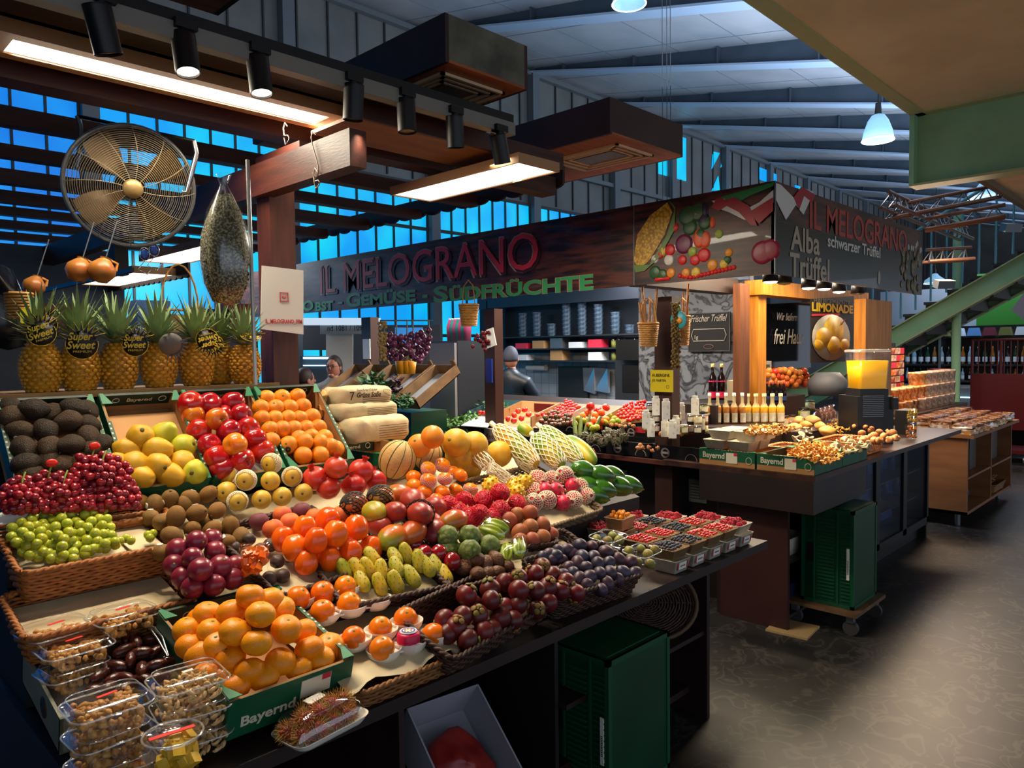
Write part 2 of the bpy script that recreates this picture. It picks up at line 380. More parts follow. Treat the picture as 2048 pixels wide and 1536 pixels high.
# long fascia board carrying the spotlights
o = empty('spotlight_beam', (0,2.5,0), label='dark timber fascia board with spotlight track above the fruit display', cat='beam')
MB().box((-.6,-.07,.30+2.5),(2.52,-.03,.34+2.5)).build('track', m_blk, o)
MB().box((-.6,-.08,2.745),(2.52,-.03,2.80)).build('conduit_cover', M('conduit','#7b776e',.5), o)
MB().box((-.6,-.03,2.80),(2.52,.5,2.84)).build('board', m_dark, o)
MB().box((1.78,.14,2.72),(3.1,.47,2.735)).build('underside_board', M('orange_board','#8a5a34',.55, col2='#74482a', sc=3, stretch=(1,6,1)), o)
MB().box((1.78,.12,2.72),(3.1,.14,2.80)).build('face_board', m_wood, o)
MB().box((-.6,.22,2.80),(1.9,.6,2.815)).build('panel_backing', m_beige, o)
# ceiling boxes with speaker grilles
m_box = M('box_timber','#a85c2c',.5, col2='#8a4620', sc=4, stretch=(1,6,6))
m_boxs = M('box_side','#2f1c1a',.6, col2='#3c2520', sc=4)
m_boxe = M('box_end','#6c6a5c',.6, col2='#44433a', sc=6)
def ceilbox(c, L, wd, h, z, lab, endm):
    x, y = c
    o = empty('ceiling_box', (x,y,z), label=lab, cat='ceiling box')
    MB().box((0,0,0),(wd,L,.012)).build('base_board', m_box, o)
    MB().box((0,0,.012),(wd,.02,h)).build('end_board', endm, o)
    s = MB().box((-.02,0,0),(0,L,h)); s.box((wd,0,0),(wd+.02,L,h)); s.build('side_board', m_boxs, o)
    g = MB()
    cx_, cy_ = wd/2, .36
    for k, (a, b_) in enumerate([(.19,.27),(.155,.225),(.12,.18)]):
        if a*2 > wd-.04: a = wd/2-.02-k*.035
        for q in ((-a,-b_,a,-b_+.016),(-a,b_-.016,a,b_),(-a,-b_,-a+.016,b_),(a-.016,-b_,a,b_)): g.box((cx_+q[0],cy_+q[1],-.012+k*.003),(cx_+q[2],cy_+q[3],0))
    g.build('grille_frame', M('grille_beige','#d8b488',.55), o)
    MB().box((cx_-.08,cy_-.15,-.004),(cx_+.08,cy_+.15,-.001)).build('speaker_mesh', M('speaker_mesh','#2a2020',.35, col2='#7a6a5c', kind='voronoi', sc=90, lo=.1, hi=.5, metal=.3), o)
A_ = onz(897,126,2.95); B_ = onz(1051,178,2.95)
ceilbox((A_.x,(A_.y+B_.y)/2), 1.7, B_.x-A_.x, .2, 2.95, 'dark timber ceiling box with grey end and speaker grille, the large upper one', m_boxe)
A_ = onz(1247,262,2.95); B_ = onz(1341,318,2.95)
ceilbox((A_.x,(A_.y+B_.y)/2), 1.6, B_.x-A_.x, .2, 2.95, 'red-brown timber ceiling box with speaker grille, nearest the sign corner', m_boxs)
A_ = onz(370,8,2.95)
ceilbox((A_.x-.35,1.32), 1.3, .45, .2, 2.95, 'timber ceiling box with speaker grille cut by the top picture edge', m_boxs)
# LED panels
def led(x0,y0,x1,y1,z,lab,fr=.03,group='flat light panels'):
    o = empty('light_panel', ((x0+x1)/2,(y0+y1)/2,z), label=lab, cat='ceiling light', group=group); X=(x1-x0)/2; Y=(y1-y0)/2
    f = MB(); f.box((-X-fr,-Y-fr,0),(X+fr,Y+fr,.035)); 
    f.box((-X-fr,-Y-fr,-.012),(-X,Y+fr,0)); f.box((X,-Y-fr,-.012),(X+fr,Y+fr,0)); f.box((-X,-Y-fr,-.012),(X,-Y,0)); f.box((-X,Y,-.012),(X,Y+fr,0))
    f.build('frame', m_beige, o); MB().box((-X,-Y,-.006),(X,Y,0)).build('diffuser', m_led, o)
a,b,c_,d_ = [onz(*p,2.78) for p in ((40,62),(2,78),(655,229),(604,238))]
led(.62,2.80,1.77,2.94,2.765,'long glowing light panel with wooden frame above the avocados',.05)
a,b,c_,d_ = [onz(*p,2.64) for p in ((795,388),(852,401),(1122,343),(1055,324))]
led(2.56,2.44,2.83,3.42,2.64,'glowing light panel hanging lower, in front of the sign', .012)
a = onz(232,548,2.3); b = onz(330,528,2.3)
led(onz(262,545,2.3).x-.02,onz(262,545,2.3).y-.1,onz(300,540,2.3).x+.28,onz(262,545,2.3).y+1.0,2.3,'small distant light panel seen above the pineapple crowns',.01)
led(onz(382,494,2.45).x,onz(382,494,2.45).y-.2,onz(382,494,2.45).x+.3,onz(382,494,2.45).y+.9,2.45,'distant light panel half hidden behind the hanging oregano bag',.01)
# spotlights
def spotlight(px, py, z, tx, ty, lit, lab, s=1.0, y=2.42):
    P = ony(px,py,y); o = empty('spotlight', P, label=lab, cat='spotlight', group='black track spotlights')
    t = V3((tx,ty,-1)).normalized(); q = V3((0,0,-1)).rotation_difference(t).to_matrix()
    hb = MB().cyl(q@V3((0,0,.065))*s, q@V3((0,0,-.065))*s, .038*s, n=20, caps=False); hb.cyl(q@V3((0,0,.065))*s, q@V3((0,0,.06))*s,.038*s,n=20); hb.cyl(q@V3((0,0,-.04))*s,q@V3((0,0,-.065))*s,.034*s,n=20,caps=False)
    hb.build('housing', m_blk, o)
    MB().cyl(q@V3((0,0,-.055))*s, q@V3((0,0,-.057))*s, .034*s, n=20).build('lens', m_bulb if lit else M('lens_off','#8a7c5c',.3), o)
    MB().cyl((0,0,.05*s),(0,0,.09*s),.018*s,n=10).build('stem', m_blk, o)
    MB().box((-.035*s,-.02*s,.075*s),(.035*s,.02*s,.105*s)).build('adapter', m_blk, o)
    return P, t
SP = []
for (px,py,tx,ty,lit,lab,s) in [
 (205,60,.25,.1,0,'black track spotlight tilted right, leftmost above the long light panel',1.05),
 (371,108,.0,-.25,1,'lit black track spotlight, second from left above the long light panel',1.0),
 (519,152,.0,-.2,1,'lit black track spotlight, third from left over the light panel end',1.0),
 (707,205,0,.1,0,'unlit black track spotlight hanging beside the cross beam end',1.0),
 (813,232,0,-.05,0,'black track spotlight below the large ceiling box, second right of beam',1.0),
 (910,264,.12,.1,0,'black track spotlight, last but one on the fruit display track',1.0),
 (1000,298,.35,.1,0,'black track spotlight tilted right at the far end of track',1.0)]:
    P, t = spotlight(px,py,0,tx,ty,lit,lab,s); SP.append((P,t))
for i, (P, t) in enumerate(SP):
    tg = [(.95,2.3,1.0),(.8,2.0,.9),(1.15,2.0,.9),(1.7,2.3,1.1),(2.1,2.2,1.0),(2.5,2.3,1.1),(2.9,2.1,.9)][i]
    spot('spotlight_beam_light', P+(V3(tg)-P).normalized()*.12, tg, 17, (1,.84,.62), 75, .8, .03)
# steel hooks on the cross beam
def hook(px,py,x,lab,h=.16):
    P = onx(px,py,x); pts = [(0,0,0),(0,.02,.02),(0,.035,0),(0,.03,-.03),(0,.0,-h*.6),(0,-.012,-h*.8),(0,-.005,-h),(0,.02,-h-.01),(0,.03,-h+.02)]
    o = MB().tube(pts,.0025,6).build('steel_hook', M('hook_steel','#8a7468',.4,metal=.7), loc=P); tag(o, lab, 'hook')
hook(632,270,1.59,'long steel S-hook hanging from the cross beam front'); hook(575,253,1.59,'small steel hook hooked over the cross beam beside the light panel',.06)
hook(636,345,1.59,'lower steel S-hook dangling from the long one',.05)
# sign fascia
SX = 4.1; SY0 = 1.9; Z0, Z1 = 2.165, 2.69
m_sign = M('sign_planks', '#5e2c1c', .42, col2='#1c0e0c', sc=3.0, stretch=(1,1.1,9), lo=.38, hi=.62, det=8, coat=.12)
sg = empty('stall_sign', (SX,4.6,Z0), label='long dark wood-print fruit stall sign with red name and green lettering', cat='sign')
MB().box((0,-1.735,0),(.02,3.9,Z1-Z0)).build('panel', m_sign, sg)
MB().box((-.002,-1.74,0),(.022,-1.732,Z1-Z0)).build('seam_strip', m_grey, sg)
m_red = M('sign_red','#d02c40',.5); m_redp = M('sign_shadow','#3c1218',.5); m_grn = M('sign_green','#3a9a58',.4); m_line = M('sign_outline','#b08c84',.5)
def sY(px,py): P = onx(px,py,SX); return P
pl = sY(642,588); pr = sY(1078,540)
def sgl(p): return V3(p)-V3((SX,4.6,Z0))
def capfit(body, par, mat, p0, p1, hgt, x, off, org, **kw):
    """lettering from p0 to p1 (world points at its foot), cap height hgt"""
    t = text(body, par, mat, V3((x, p0.y, p0.z))-org if True else p0, TX, hgt/.70, off=off, **kw); fit(t, abs(p0.y-p1.y)); return t
org = V3((SX,4.6,Z0))
capfit('IL MELOGRANO', sg, m_line, sY(641,589), sY(1079,538), .285, SX-.003, .010, org)
capfit('IL MELOGRANO', sg, m_redp, sY(645,590), sY(1083,540), .27, SX-.006, .006, org)
capfit('IL MELOGRANO', sg, m_red, sY(642,587), sY(1078,536), .275, SX-.009, 0, org)
for (s_, a, b, h_) in (('O',(607,622),(628,620),.1),('BST',(632,622),(668,617),.085),('-',(677,612),(686,611),.085),('G',(694,614),(722,611),.125),('EMÜSE',(724,611),(832,602),.095),('-',(846,600),(856,599),.095),('S',(868,604),(897,602),.125),('ÜDFRÜCHTE',(900,602),(1188,578),.1)):
    capfit(s_, sg, m_line, sY(*a), sY(*b), h_, SX-.003, .007, org); capfit(s_, sg, m_grn, sY(*a), sY(*b), h_, SX-.006, .004, org)
# corner panel of the same fascia, with the picture of vegetables
sg2 = empty('stall_sign', (SX,2.4,Z0), label='dark sign panel with corn, peppers and tricolour ribbon at the stall corner', cat='sign')
MB().box((0,SY0-2.4,0),(.02,2.86-2.4,Z1-Z0)).build('panel', m_sign, sg2)
def disc(mb, px, py, r, d=.004, sy=1, n=20, x=None):
    r *= 1.25; P = onx(px,py,SX)-V3((SX,2.4,Z0)); mb.lathe([(r,-d),(r*.98,0),(r*.7,d*.8),(.0001,d*1.2)], n, (0,0,0), rot=None)
    k = len(mb.v)-4*n
    for i in range(k, len(mb.v)):
        v = mb.v[i]; mb.v[i] = (P.x-v[2]-.003, P.y-v[0], P.z+v[1]*sy)
pr_cols = {'corn':'#d8a82c','husk':'#5d7a2c','leaf':'#2f5426','aub':'#2c1430','redon':'#6e1d45','pepper':'#e0541c','tom':'#d0201c','lem':'#d8b02a','or':'#e08a1c','garlic':'#d8cfc0','pear':'#9aa83a','radish':'#8a1a34'}
M('print_corn','#e0b030',.4,col2='#a87414',kind='voronoi',sc=55,lo=.2,hi=.7)
PR = {k: M('print_'+k, v, .4, col2=None) for k, v in pr_cols.items()}
PIC = MB(); PM = []
def usem(m):
    if m not in PM: PM.append(m)
    PIC.mi = PM.index(m)
def blob(key, items):
    usem(PR[key]); mb = PIC
    for it in items: disc(mb, it[0], it[1], it[2], sy=it[3] if len(it) > 3 else 1)
blob('leaf',[(1375,432,.05),(1395,425,.045),(1380,455,.04),(1410,445,.035),(1400,470,.03),(1310,545,.035),(1325,550,.03),(1455,520,.02)])
blob('redon',[(1368,488,.05)]); blob('tom',[(1350,455,.022),(1340,500,.03),(1390,520,.028),(1408,510,.035),(1365,520,.025),(1320,508,.025)])
blob('radish',[(1525,505,.055),(1540,500,.05)]); blob('or',[(1342,546,.025),(1372,546,.024),(1425,530,.028),(1458,505,.02),(1392,428,.016)])
blob('lem',[(1392,545,.026),(1448,528,.022),(1325,500,.022,1.6)]); blob('pear',[(1385,503,.025),(1438,468,.022)]); blob('garlic',[(1338,520,.028),(1310,518,.022)])
blob('pepper',[(1398,477,.032,1.5),(1410,479,.03,1.4),(1425,445,.014,2)]); blob('aub',[(1410,420,.02,2.0),(1408,440,.03,1.4)])
usem(PR['tom']); mb = PIC
for k in range(9): disc(mb, 1313+k*3, 559-k*.3, .011); 
for k in range(16): disc(mb, 1360+k*7.2, 556-abs(k-3)*1.4-k*.3, .0115)
def poly(px, mat, name, par, d=.004, X=None):
    ps = [onx(p[0],p[1],SX)-V3((SX,2.4,Z0))+V3((-d,0,0)) for p in px]; usem(mat); PIC.slab(ps,(.002,0,0))
poly([(1268,520),(1275,470),(1300,432),(1335,405),(1345,425),(1330,470),(1300,520),(1278,540)], PR['corn'], 'printed_corn', sg2)
poly([(1268,530),(1300,530),(1335,470),(1350,420),(1340,402),(1352,415),(1350,460),(1320,515),(1290,542),(1272,545)], PR['husk'], 'printed_husk', sg2, .007)
poly([(1440,395),(1548,364),(1548,372),(1500,392),(1470,410)], M('ribbon_green','#2c7a3c',.4), 'printed_ribbon_green', sg2, .006)
poly([(1425,402),(1450,398),(1480,425),(1520,405),(1548,380),(1548,405),(1515,440),(1490,440),(1460,425),(1440,418)], M('ribbon_white','#cfc8c0',.4), 'printed_ribbon_white', sg2, .009)
poly([(1424,415),(1437,395),(1452,400),(1470,395),(1500,412),(1516,452),(1503,450),(1480,425),(1455,412),(1440,422)], M('ribbon_red','#a01a2a',.4), 'printed_ribbon_red', sg2, .012)
poly([(1500,425),(1548,395),(1548,422),(1520,448)], MATS['ribbon_red'], 'printed_ribbon_red', sg2, .014)
PIC.build('printed_picture', PM, sg2)
# right hand fascia: truffles
st = empty('stall_sign', (SX,SY0,Z0), label='right side sign panel advertising Alba truffle and black truffle', cat='sign')
MB().box((0,-.001,0),(2.77,.02,Z1-Z0)).build('panel', M('sign_green_black','#34281c',.3, col2='#1d241c', sc=1.2, coat=.2), st)
MB().box((0,-.0016,.3),(2.77,-.001,Z1-Z0)).build('printed_planks', m_sign, st)
MB().box((-.004,-.006,0),(.004,0,Z1-Z0)).build('corner_strip', m_grey, st)
oy = V3((SX,SY0,Z0))
def capY(body, par, mat, p0, p1, hgt, off, d, org_):
    t = text(body, par, mat, V3((p0.x, SY0-d, p0.z))-org_, TY, hgt/.70, off=off); fit(t, abs(p0.x-p1.x)); return t
sYY = lambda px,py: ony(px,py,SY0)
capY('IL MELOGRANO', st, M('sign_red_dark','#a83420',.5), sYY(1618,455), sYY(1812,505), .17, .003, .004, oy)
m_tan = M('sign_tan','#a8967c',.4); m_cream = M('sign_cream','#c8c4b8',.4)
capY('Alba', st, m_tan, sYY(1580,498), sYY(1638,508), .14, .004, .004, oy)
capY('Trüffel', st, m_tan, sYY(1578,552), sYY(1657,562), .14, .004, .004, oy)
capY('schwarzer Trüffel', st, m_cream, sYY(1654,492), sYY(1759,522), .075, .002, .004, oy)
mb = MB()
for i in range(34):
    a = ony(1800+random.uniform(0,42), 500+random.uniform(0,80), SY0)-oy
    mb.ball((a.x, -.004, a.z), random.uniform(.015,.04), 8, 5, (1,.25,1.3))
mb.mi = 1
for i in range(8):
    a = ony(1816+random.uniform(0,26), 492+random.uniform(-6,14), SY0)-oy; mb.ball((a.x,-.003,a.z), .025, 8, 5, (1,.2,1))
a = ony(1757,556,SY0)-oy; mb.ball((a.x,-.003,a.z),.03,8,5,(1,.2,1.8))
mb.mi = 2; mb.slab([ony(*p,SY0)-oy+V3((0,-.006,0)) for p in ((1549,366),(1560,370),(1590,400),(1610,378),(1625,384),(1612,415),(1605,430),(1590,410),(1570,440),(1550,400))],(0,.002,0))
mb.mi = 3; mb.slab([ony(*p,SY0)-oy+V3((0,-.008,0)) for p in ((1585,395),(1600,374),(1612,380),(1628,390),(1622,405),(1606,392),(1596,420))],(0,.002,0))
mb.build('printed_picture', [M('print_truffle','#8a7c5c',.5, col2='#4a3c28', sc=20), M('print_mush','#a8a49c',.5), MATS['ribbon_white'], MATS['ribbon_red']], st)
# timber behind / under the fascia
o = empty('canopy_frame', (4.2,2.0,2.0), label='dark timber frame carrying the fascia signs over the far counters', cat='canopy')
MB().box((-.06,-.06,.2),(.0,6.6,.28)).build('rail', m_dark, o)
MB().box((-.06,-.06,.2),(2.7,.0,.28)).build('rail', m_dark, o)
MB().box((.1,.9,.18),(1.4,1.05,.3)).build('rail', m_dark, o)
MB().box((.19,.76,-2.0),(.29,.90,.1)).build('post', M('post_dark','#3a2018',.5), o)
MB().box((.2,2.50,-2.0),(.3,2.63,.1)).build('post', MATS['post_dark'], o)
MB().box((.2,4.3,-2.0),(.3,4.46,.1)).build('post', MATS['post_dark'], o)
# scalloped valance hanging along the back of the pergola
vp = MB(); X0 = 3.6; y = 3.05; n = 0
while y < 7.8:
    vp.box((X0,y,2.80),(X0+.02,y+.17,2.90)); vp.lathe([(.085,-.01),(.085,.01)],12,(0,0,0)); k = len(vp.v)-24
    vp.v = vp.v[:k]; vp.f = vp.f[:-12]; vp.s = vp.s[:-12]; vp.m = vp.m[:-12]
    pts = [(X0,y+.085+.085*math.cos(PI+PI*j/8),2.80-.035*math.sin(PI*j/8)) for j in range(9)]
    vp.slab(pts,(.02,0,0)); y += .17
o = vp.build('scalloped_valance', m_dark); tag(o, 'dark scalloped valance board hanging in front of the blue windows', 'valance')
vp = MB(); y = 5.0; X0 = 2.05
while y < 8.5:
    pts = [(X0,y,2.36),(X0,y,2.28)]+[(X0,y+.05+.05*math.cos(PI+PI*j/6),2.28-.022*math.sin(PI*j/6)) for j in range(7)]+[(X0,y+.1,2.36)]
    vp.slab(pts,(.015,0,0)); y += .1
o = vp.build('scalloped_valance', m_dark); tag(o, 'small dark scalloped valance seen over the middle pineapples', 'valance')
# hanging high bay lamps
def highbay(px,py,D,lab,r=.17):
    P = dep(px,py,D); o = empty('pendant_lamp', P, label=lab, cat='pendant lamp', group='high bay hall lamps')
    MB().lathe([(.02,.2),(.07,.18),(.11,.12),(r*.9,.0),(r,-.1),(r-.008,-.1),(r*.88,0),(.1,.11),(.06,.17)],28).build('shade', M('lamp_shade_glass','#6d93ad',.3, emit='#8fc4e8', es=.3), o)
    MB().tube([(r*math.cos(t*PI/12),r*math.sin(t*PI/12),-.1) for t in range(24)],.008,6,True).build('rim', M('lamp_rim','#e8f4ff',.3, emit='#d8f0ff', es=1.0), o)
    MB().ball((0,0,.06),.06,12,8).build('bulb', M('bulb_white','#ffffff',.3, emit='#e8f6ff', es=4), o)
    MB().cyl((0,0,.18),(0,0,.32),.04,.03,10).build('cap', m_blk, o)
    spot('pendant_light', P+V3((0,0,-.02)), (P.x,P.y,0), 28, (1,.86,.74), 130, .6, .1)
    MB().cyl((0,0,.32),(0,0,max(.6,roofz(P.y)-P.z)),.008,n=6).build('cable', m_blk, o)
highbay(1756,263,8.5,'glass bell pendant lamp hanging beside the green gallery beam')
highbay(1966,385,15,'bright pendant lamp partly behind the staircase railing',.3)
highbay(1258,-12,7.5,'pendant lamp rim just entering the top picture edge')
highbay(1870,560,22,'distant glowing pendant lamp below the truffle sign end',.3)
# hanger wires above the sign
o = MB()
for px in (1325,1334,1341): P = dep(px,250,6.0); o.cyl((P.x,P.y,2.7),(P.x,P.y,roofz(P.y)-.05),.003,n=5)
tag(o.build('hanger_wire', m_grey), 'thin steel hanger wires dropping from the roof to the sign corner', 'wire')
# wall fan under the pergola
P = dep(262,374,3.15); D_ = 3.15
fn = empty('fan', P, label='large round wire-cage fan hanging on a bracket beneath the pergola', cat='fan')
dirn = (V3((0.35,-.2,1.35))-P).normalized(); q = V3((0,0,1)).rotation_difference(dirn).to_matrix(); qe = q.to_euler()
Rf = .25
m_wire = M('fan_wire','#94866c',.4, metal=.6)
cg = MB()
for k in range(1,27):
    r = Rf*(.16+.84*k/26); z = .055*math.sqrt(max(0,1-(r/Rf)**2))+.015
    cg.tube([(r*math.cos(t*2*PI/40),r*math.sin(t*2*PI/40),z) for t in range(40)],.0011,4,True)
for k in range(12):
    t = 2*PI*k/12; cg.tube([(r*math.cos(t+.3*r/Rf),r*math.sin(t+.3*r/Rf),.055*math.sqrt(max(0,1-(r/Rf)**2))+.013) for r in [Rf*(.15+.85*j/8) for j in range(9)]],.002,4)
cage = cg.build('front_cage', m_wire, fn, rot=qe)
cg = MB()
for k in range(1,13):
    r = Rf*(.16+.84*k/12); z = -.08*math.sqrt(max(0,1-(r/Rf)**2))-.015
    cg.tube([(r*math.cos(t*2*PI/32),r*math.sin(t*2*PI/32),z) for t in range(32)],.0013,4,True)
cg.build('rear_cage', m_wire, fn, rot=qe)
MB().tube([(Rf*math.cos(t*2*PI/48),Rf*math.sin(t*2*PI/48),0) for t in range(48)],.009,8,True).build('cage_rim', m_grey, fn, rot=qe)
MB().lathe([(.0001,.085),(.035,.083),(.04,.07),(.04,.06)],24).build('centre_badge', M('fan_badge','#9a7f50',.4, metal=.4), fn, rot=qe)
for k in range(4):
    b_ = MB(); vs = []; nn = 7
    for i in range(nn):
        r = .04+.19*i/(nn-1); wdt = .5+.25*math.sin(PI*i/(nn-1))
        for s_ in (-1,-.33,.33,1): a = s_*wdt*.5; vs.append((r*math.cos(a),r*math.sin(a),-.01+.025*s_))
    fs = [(i*4+j,i*4+j+1,i*4+j+5,i*4+j+4) for i in range(nn-1) for j in range(3)]; b_.add(vs, fs, True); b_.add([(v[0],v[1],v[2]-.003) for v in vs], [f[::-1] for f in fs], True)
    b_.build('blade', M('fan_blade','#5a4224',.4, metal=.3), fn, rot=(q@Euler((0,0,k*PI/2+.4)).to_matrix()).to_euler())
MB().cyl((0,0,-.14),(0,0,-.03),.05,.06,16).build('motor', m_blk, fn, rot=qe)
pa = dep(155,232,3.15)-P; pb = dep(388,282,3.15)-P; pc = dep(150,335,3.15)-P; pd = dep(375,385,3.15)-P
MB().cyl(pa, pb, .008, n=8).build('mounting_bar', m_blk, fn)
br = MB().tube([pa, pa+V3((.01,0,-.04)), (pa+pc)/2+V3((.02,0,0)), pc, pc*.93],.011,8); br.tube([pb, pb+V3((.01,0,-.05)), (pb+pd)/2+V3((.01,0,0)), pd, pd*.93],.011,8); br.build('bracket_arm', m_chrome, fn)
# oregano bag
P = dep(455,612,2.75)
top = dep(466,350,2.75)
hgt = top.z-P.z
ob = empty('herb_bag', P, label='long clear plastic bag of dried oregano hanging beside the post', cat='bag')
prof = [(.0001,.0),(.05,.015),(.08,.08),(.092,.17),(.082,.26),(.058,.34),(.03,.40),(.012,.435),(.028,.475)]
kz = hgt/.475
mb = MB().lathe([(r*.9,z*kz) for r, z in prof[:7]], 20, fn=lambda t,z: 1+.1*math.sin(5*t+z*9)); mb.warp(.008,40)
for i in range(420):
    t = random.uniform(0,2*PI); zz = random.uniform(.03,.36); rr = .080*math.sin(PI*min(1,(zz+.08)/.48))*random.uniform(.8,1.05)
    mb.ball((rr*math.cos(t),rr*math.sin(t),zz*kz), random.uniform(.003,.006), 5, 3)
mb.build('oregano', M('oregano','#3a3824',.9, col2='#9a9470', sc=130, lo=.45, hi=.6, bump=1, bsc=150), ob)
mb = MB().lathe([(r*1.02,z*kz) for r, z in prof], 24, fn=lambda t,z: 1+.06*math.sin(9*t+z*20)); mb.build('plastic_bag', M('clear_film','#eef2f6',.22, alpha=.10, metal=1), ob)
o = MB().cyl(dep(495,320,2.8),dep(511,770,2.8),.008,n=8).build('steel_rod', M('rod_white','#a8a49c',.3,metal=.5)); tag(o,'thin pale rod standing in front of the timber post','rod')
# QR poster on the post (code left out), with handle
pz = ony(570,600,3.11); po = empty('poster', (1.7,3.105,1.95), label='white poster with small red icons and account name on the post', cat='poster')
c1 = ony(524,531,3.105); c2 = ony(607,541,3.105); c3 = ony(607,669,3.105); c4 = ony(521,658,3.105); ob_ = V3((1.7,3.105,1.95))
MB().slab([c-ob_ for c in (c1,c2,c3,c4)],(0,.004,0)).build('sheet', M('poster_white','#d6cfc4',.5), po)
m_ic = M('icon_red','#c8402c',.5)
def sq(px,py,h,inner=True,name='icon'):
    c = ony(px,py,3.1045)-ob_; m_ = MB(); t = h*.16
    for q_ in ((-h,-h,h,-h+t),(-h,h-t,h,h),(-h,-h,-h+t,h),(h-t,-h,h,h)): m_.box((c.x+q_[0],c.y-.002,c.z+q_[1]),(c.x+q_[2],c.y,c.z+q_[3]))
    if inner: m_.lathe([(h*.45,-.001),(h*.45,.001),(h*.28,.001)],16,rot=(PI/2,0,0),c=(c.x,c.y-.002,c.z))
    m_.build(name, m_ic, po)
sq(568,594,.021,name='camera_icon')
a = ony(531,646,3.1045)-ob_; b = ony(604,652,3.1045)-ob_
t = text('IL_MELOGRANO_FFM', po, m_ic, (a.x,a.y-.001,a.z), TY, .026, .0005, off=.0006); fit(t, b.x-a.x)
# ================================================================== NEAR FRUIT TABLE
m_top = M('table_laminate', '#2c1b18', .5, col2='#221412', sc=3, stretch=(1,6,6))
m_panel = M('table_panel', '#2a1614', .5, col2='#22100f', sc=4)
m_in = M('table_inside', '#171012', .6)
tb = empty('fruit_table', (2.0,1.72,0), label='long dark brown market table carrying the whole stepped fruit display', cat='table')
def tbx(n, a, b, m): return MB().box(V3(a)-V3((2,1.72,0)), V3(b)-V3((2,1.72,0))).build(n, m, tb)
tbx('tabletop', (.48,1.70,.715), (3.60,3.0,.755), m_top)
tbx('side_panel', (.52,1.78,0), (.545,3.0,.715), m_panel); tbx('side_panel', (3.07,1.745,0), (3.095,3.0,.715), m_panel)
tbx('divider', (1.30,1.76,0), (1.32,3.0,.715), m_panel); tbx('divider', (2.05,1.80,0), (2.07,3.0,.715), m_in)
tbx('back_panel', (.52,2.96,0), (3.09,3.0,.715), m_in)
tbx('shelf', (2.07,1.76,.40), (3.07,2.95,.42), m_panel); tbx('shelf', (1.32,1.84,.10), (3.07,2.95,.13), m_panel)
tbx('kickboard', (.52,2.2,0), (3.09,2.22,.1), m_in)
# sloping platform for the trays
SF = (.93,.4,2.0)
pf = empty('display_platform', (1.8,2.0,.76), label='hidden stepped platform lifting the fruit trays towards the back', cat='platform')
def sz(y): return .93+.4*(y-2.0)
mb = MB()
mb.slab([V3((x,y,z))-V3((1.8,2.0,.76)) for x,y,z in ((1.0,2.28,.757),(1.0,2.28,sz(2.28)-.09),(1.0,2.78,sz(2.78)-.09),(1.0,2.78,.757))],(1.55,0,0))
mb.slab([V3((x,y,z))-V3((1.8,2.0,.76)) for x,y,z in ((.5,2.42,.757),(.5,2.42,.93),(.5,2.52,.93),(.5,2.52,1.05),(.5,2.60,1.06),(.5,2.60,1.15),(.5,2.76,1.16),(.5,2.76,.757))],(.46,0,0))
mb.slab([V3((x,y,z))-V3((1.8,2.0,.76)) for x,y,z in ((2.551,2.28,.757),(2.551,2.28,sz(2.28)-.09),(2.551,2.9,sz(2.9)-.09),(2.551,2.9,.757))],(.75,0,0))
mb.build('platform_body', m_in, pf)
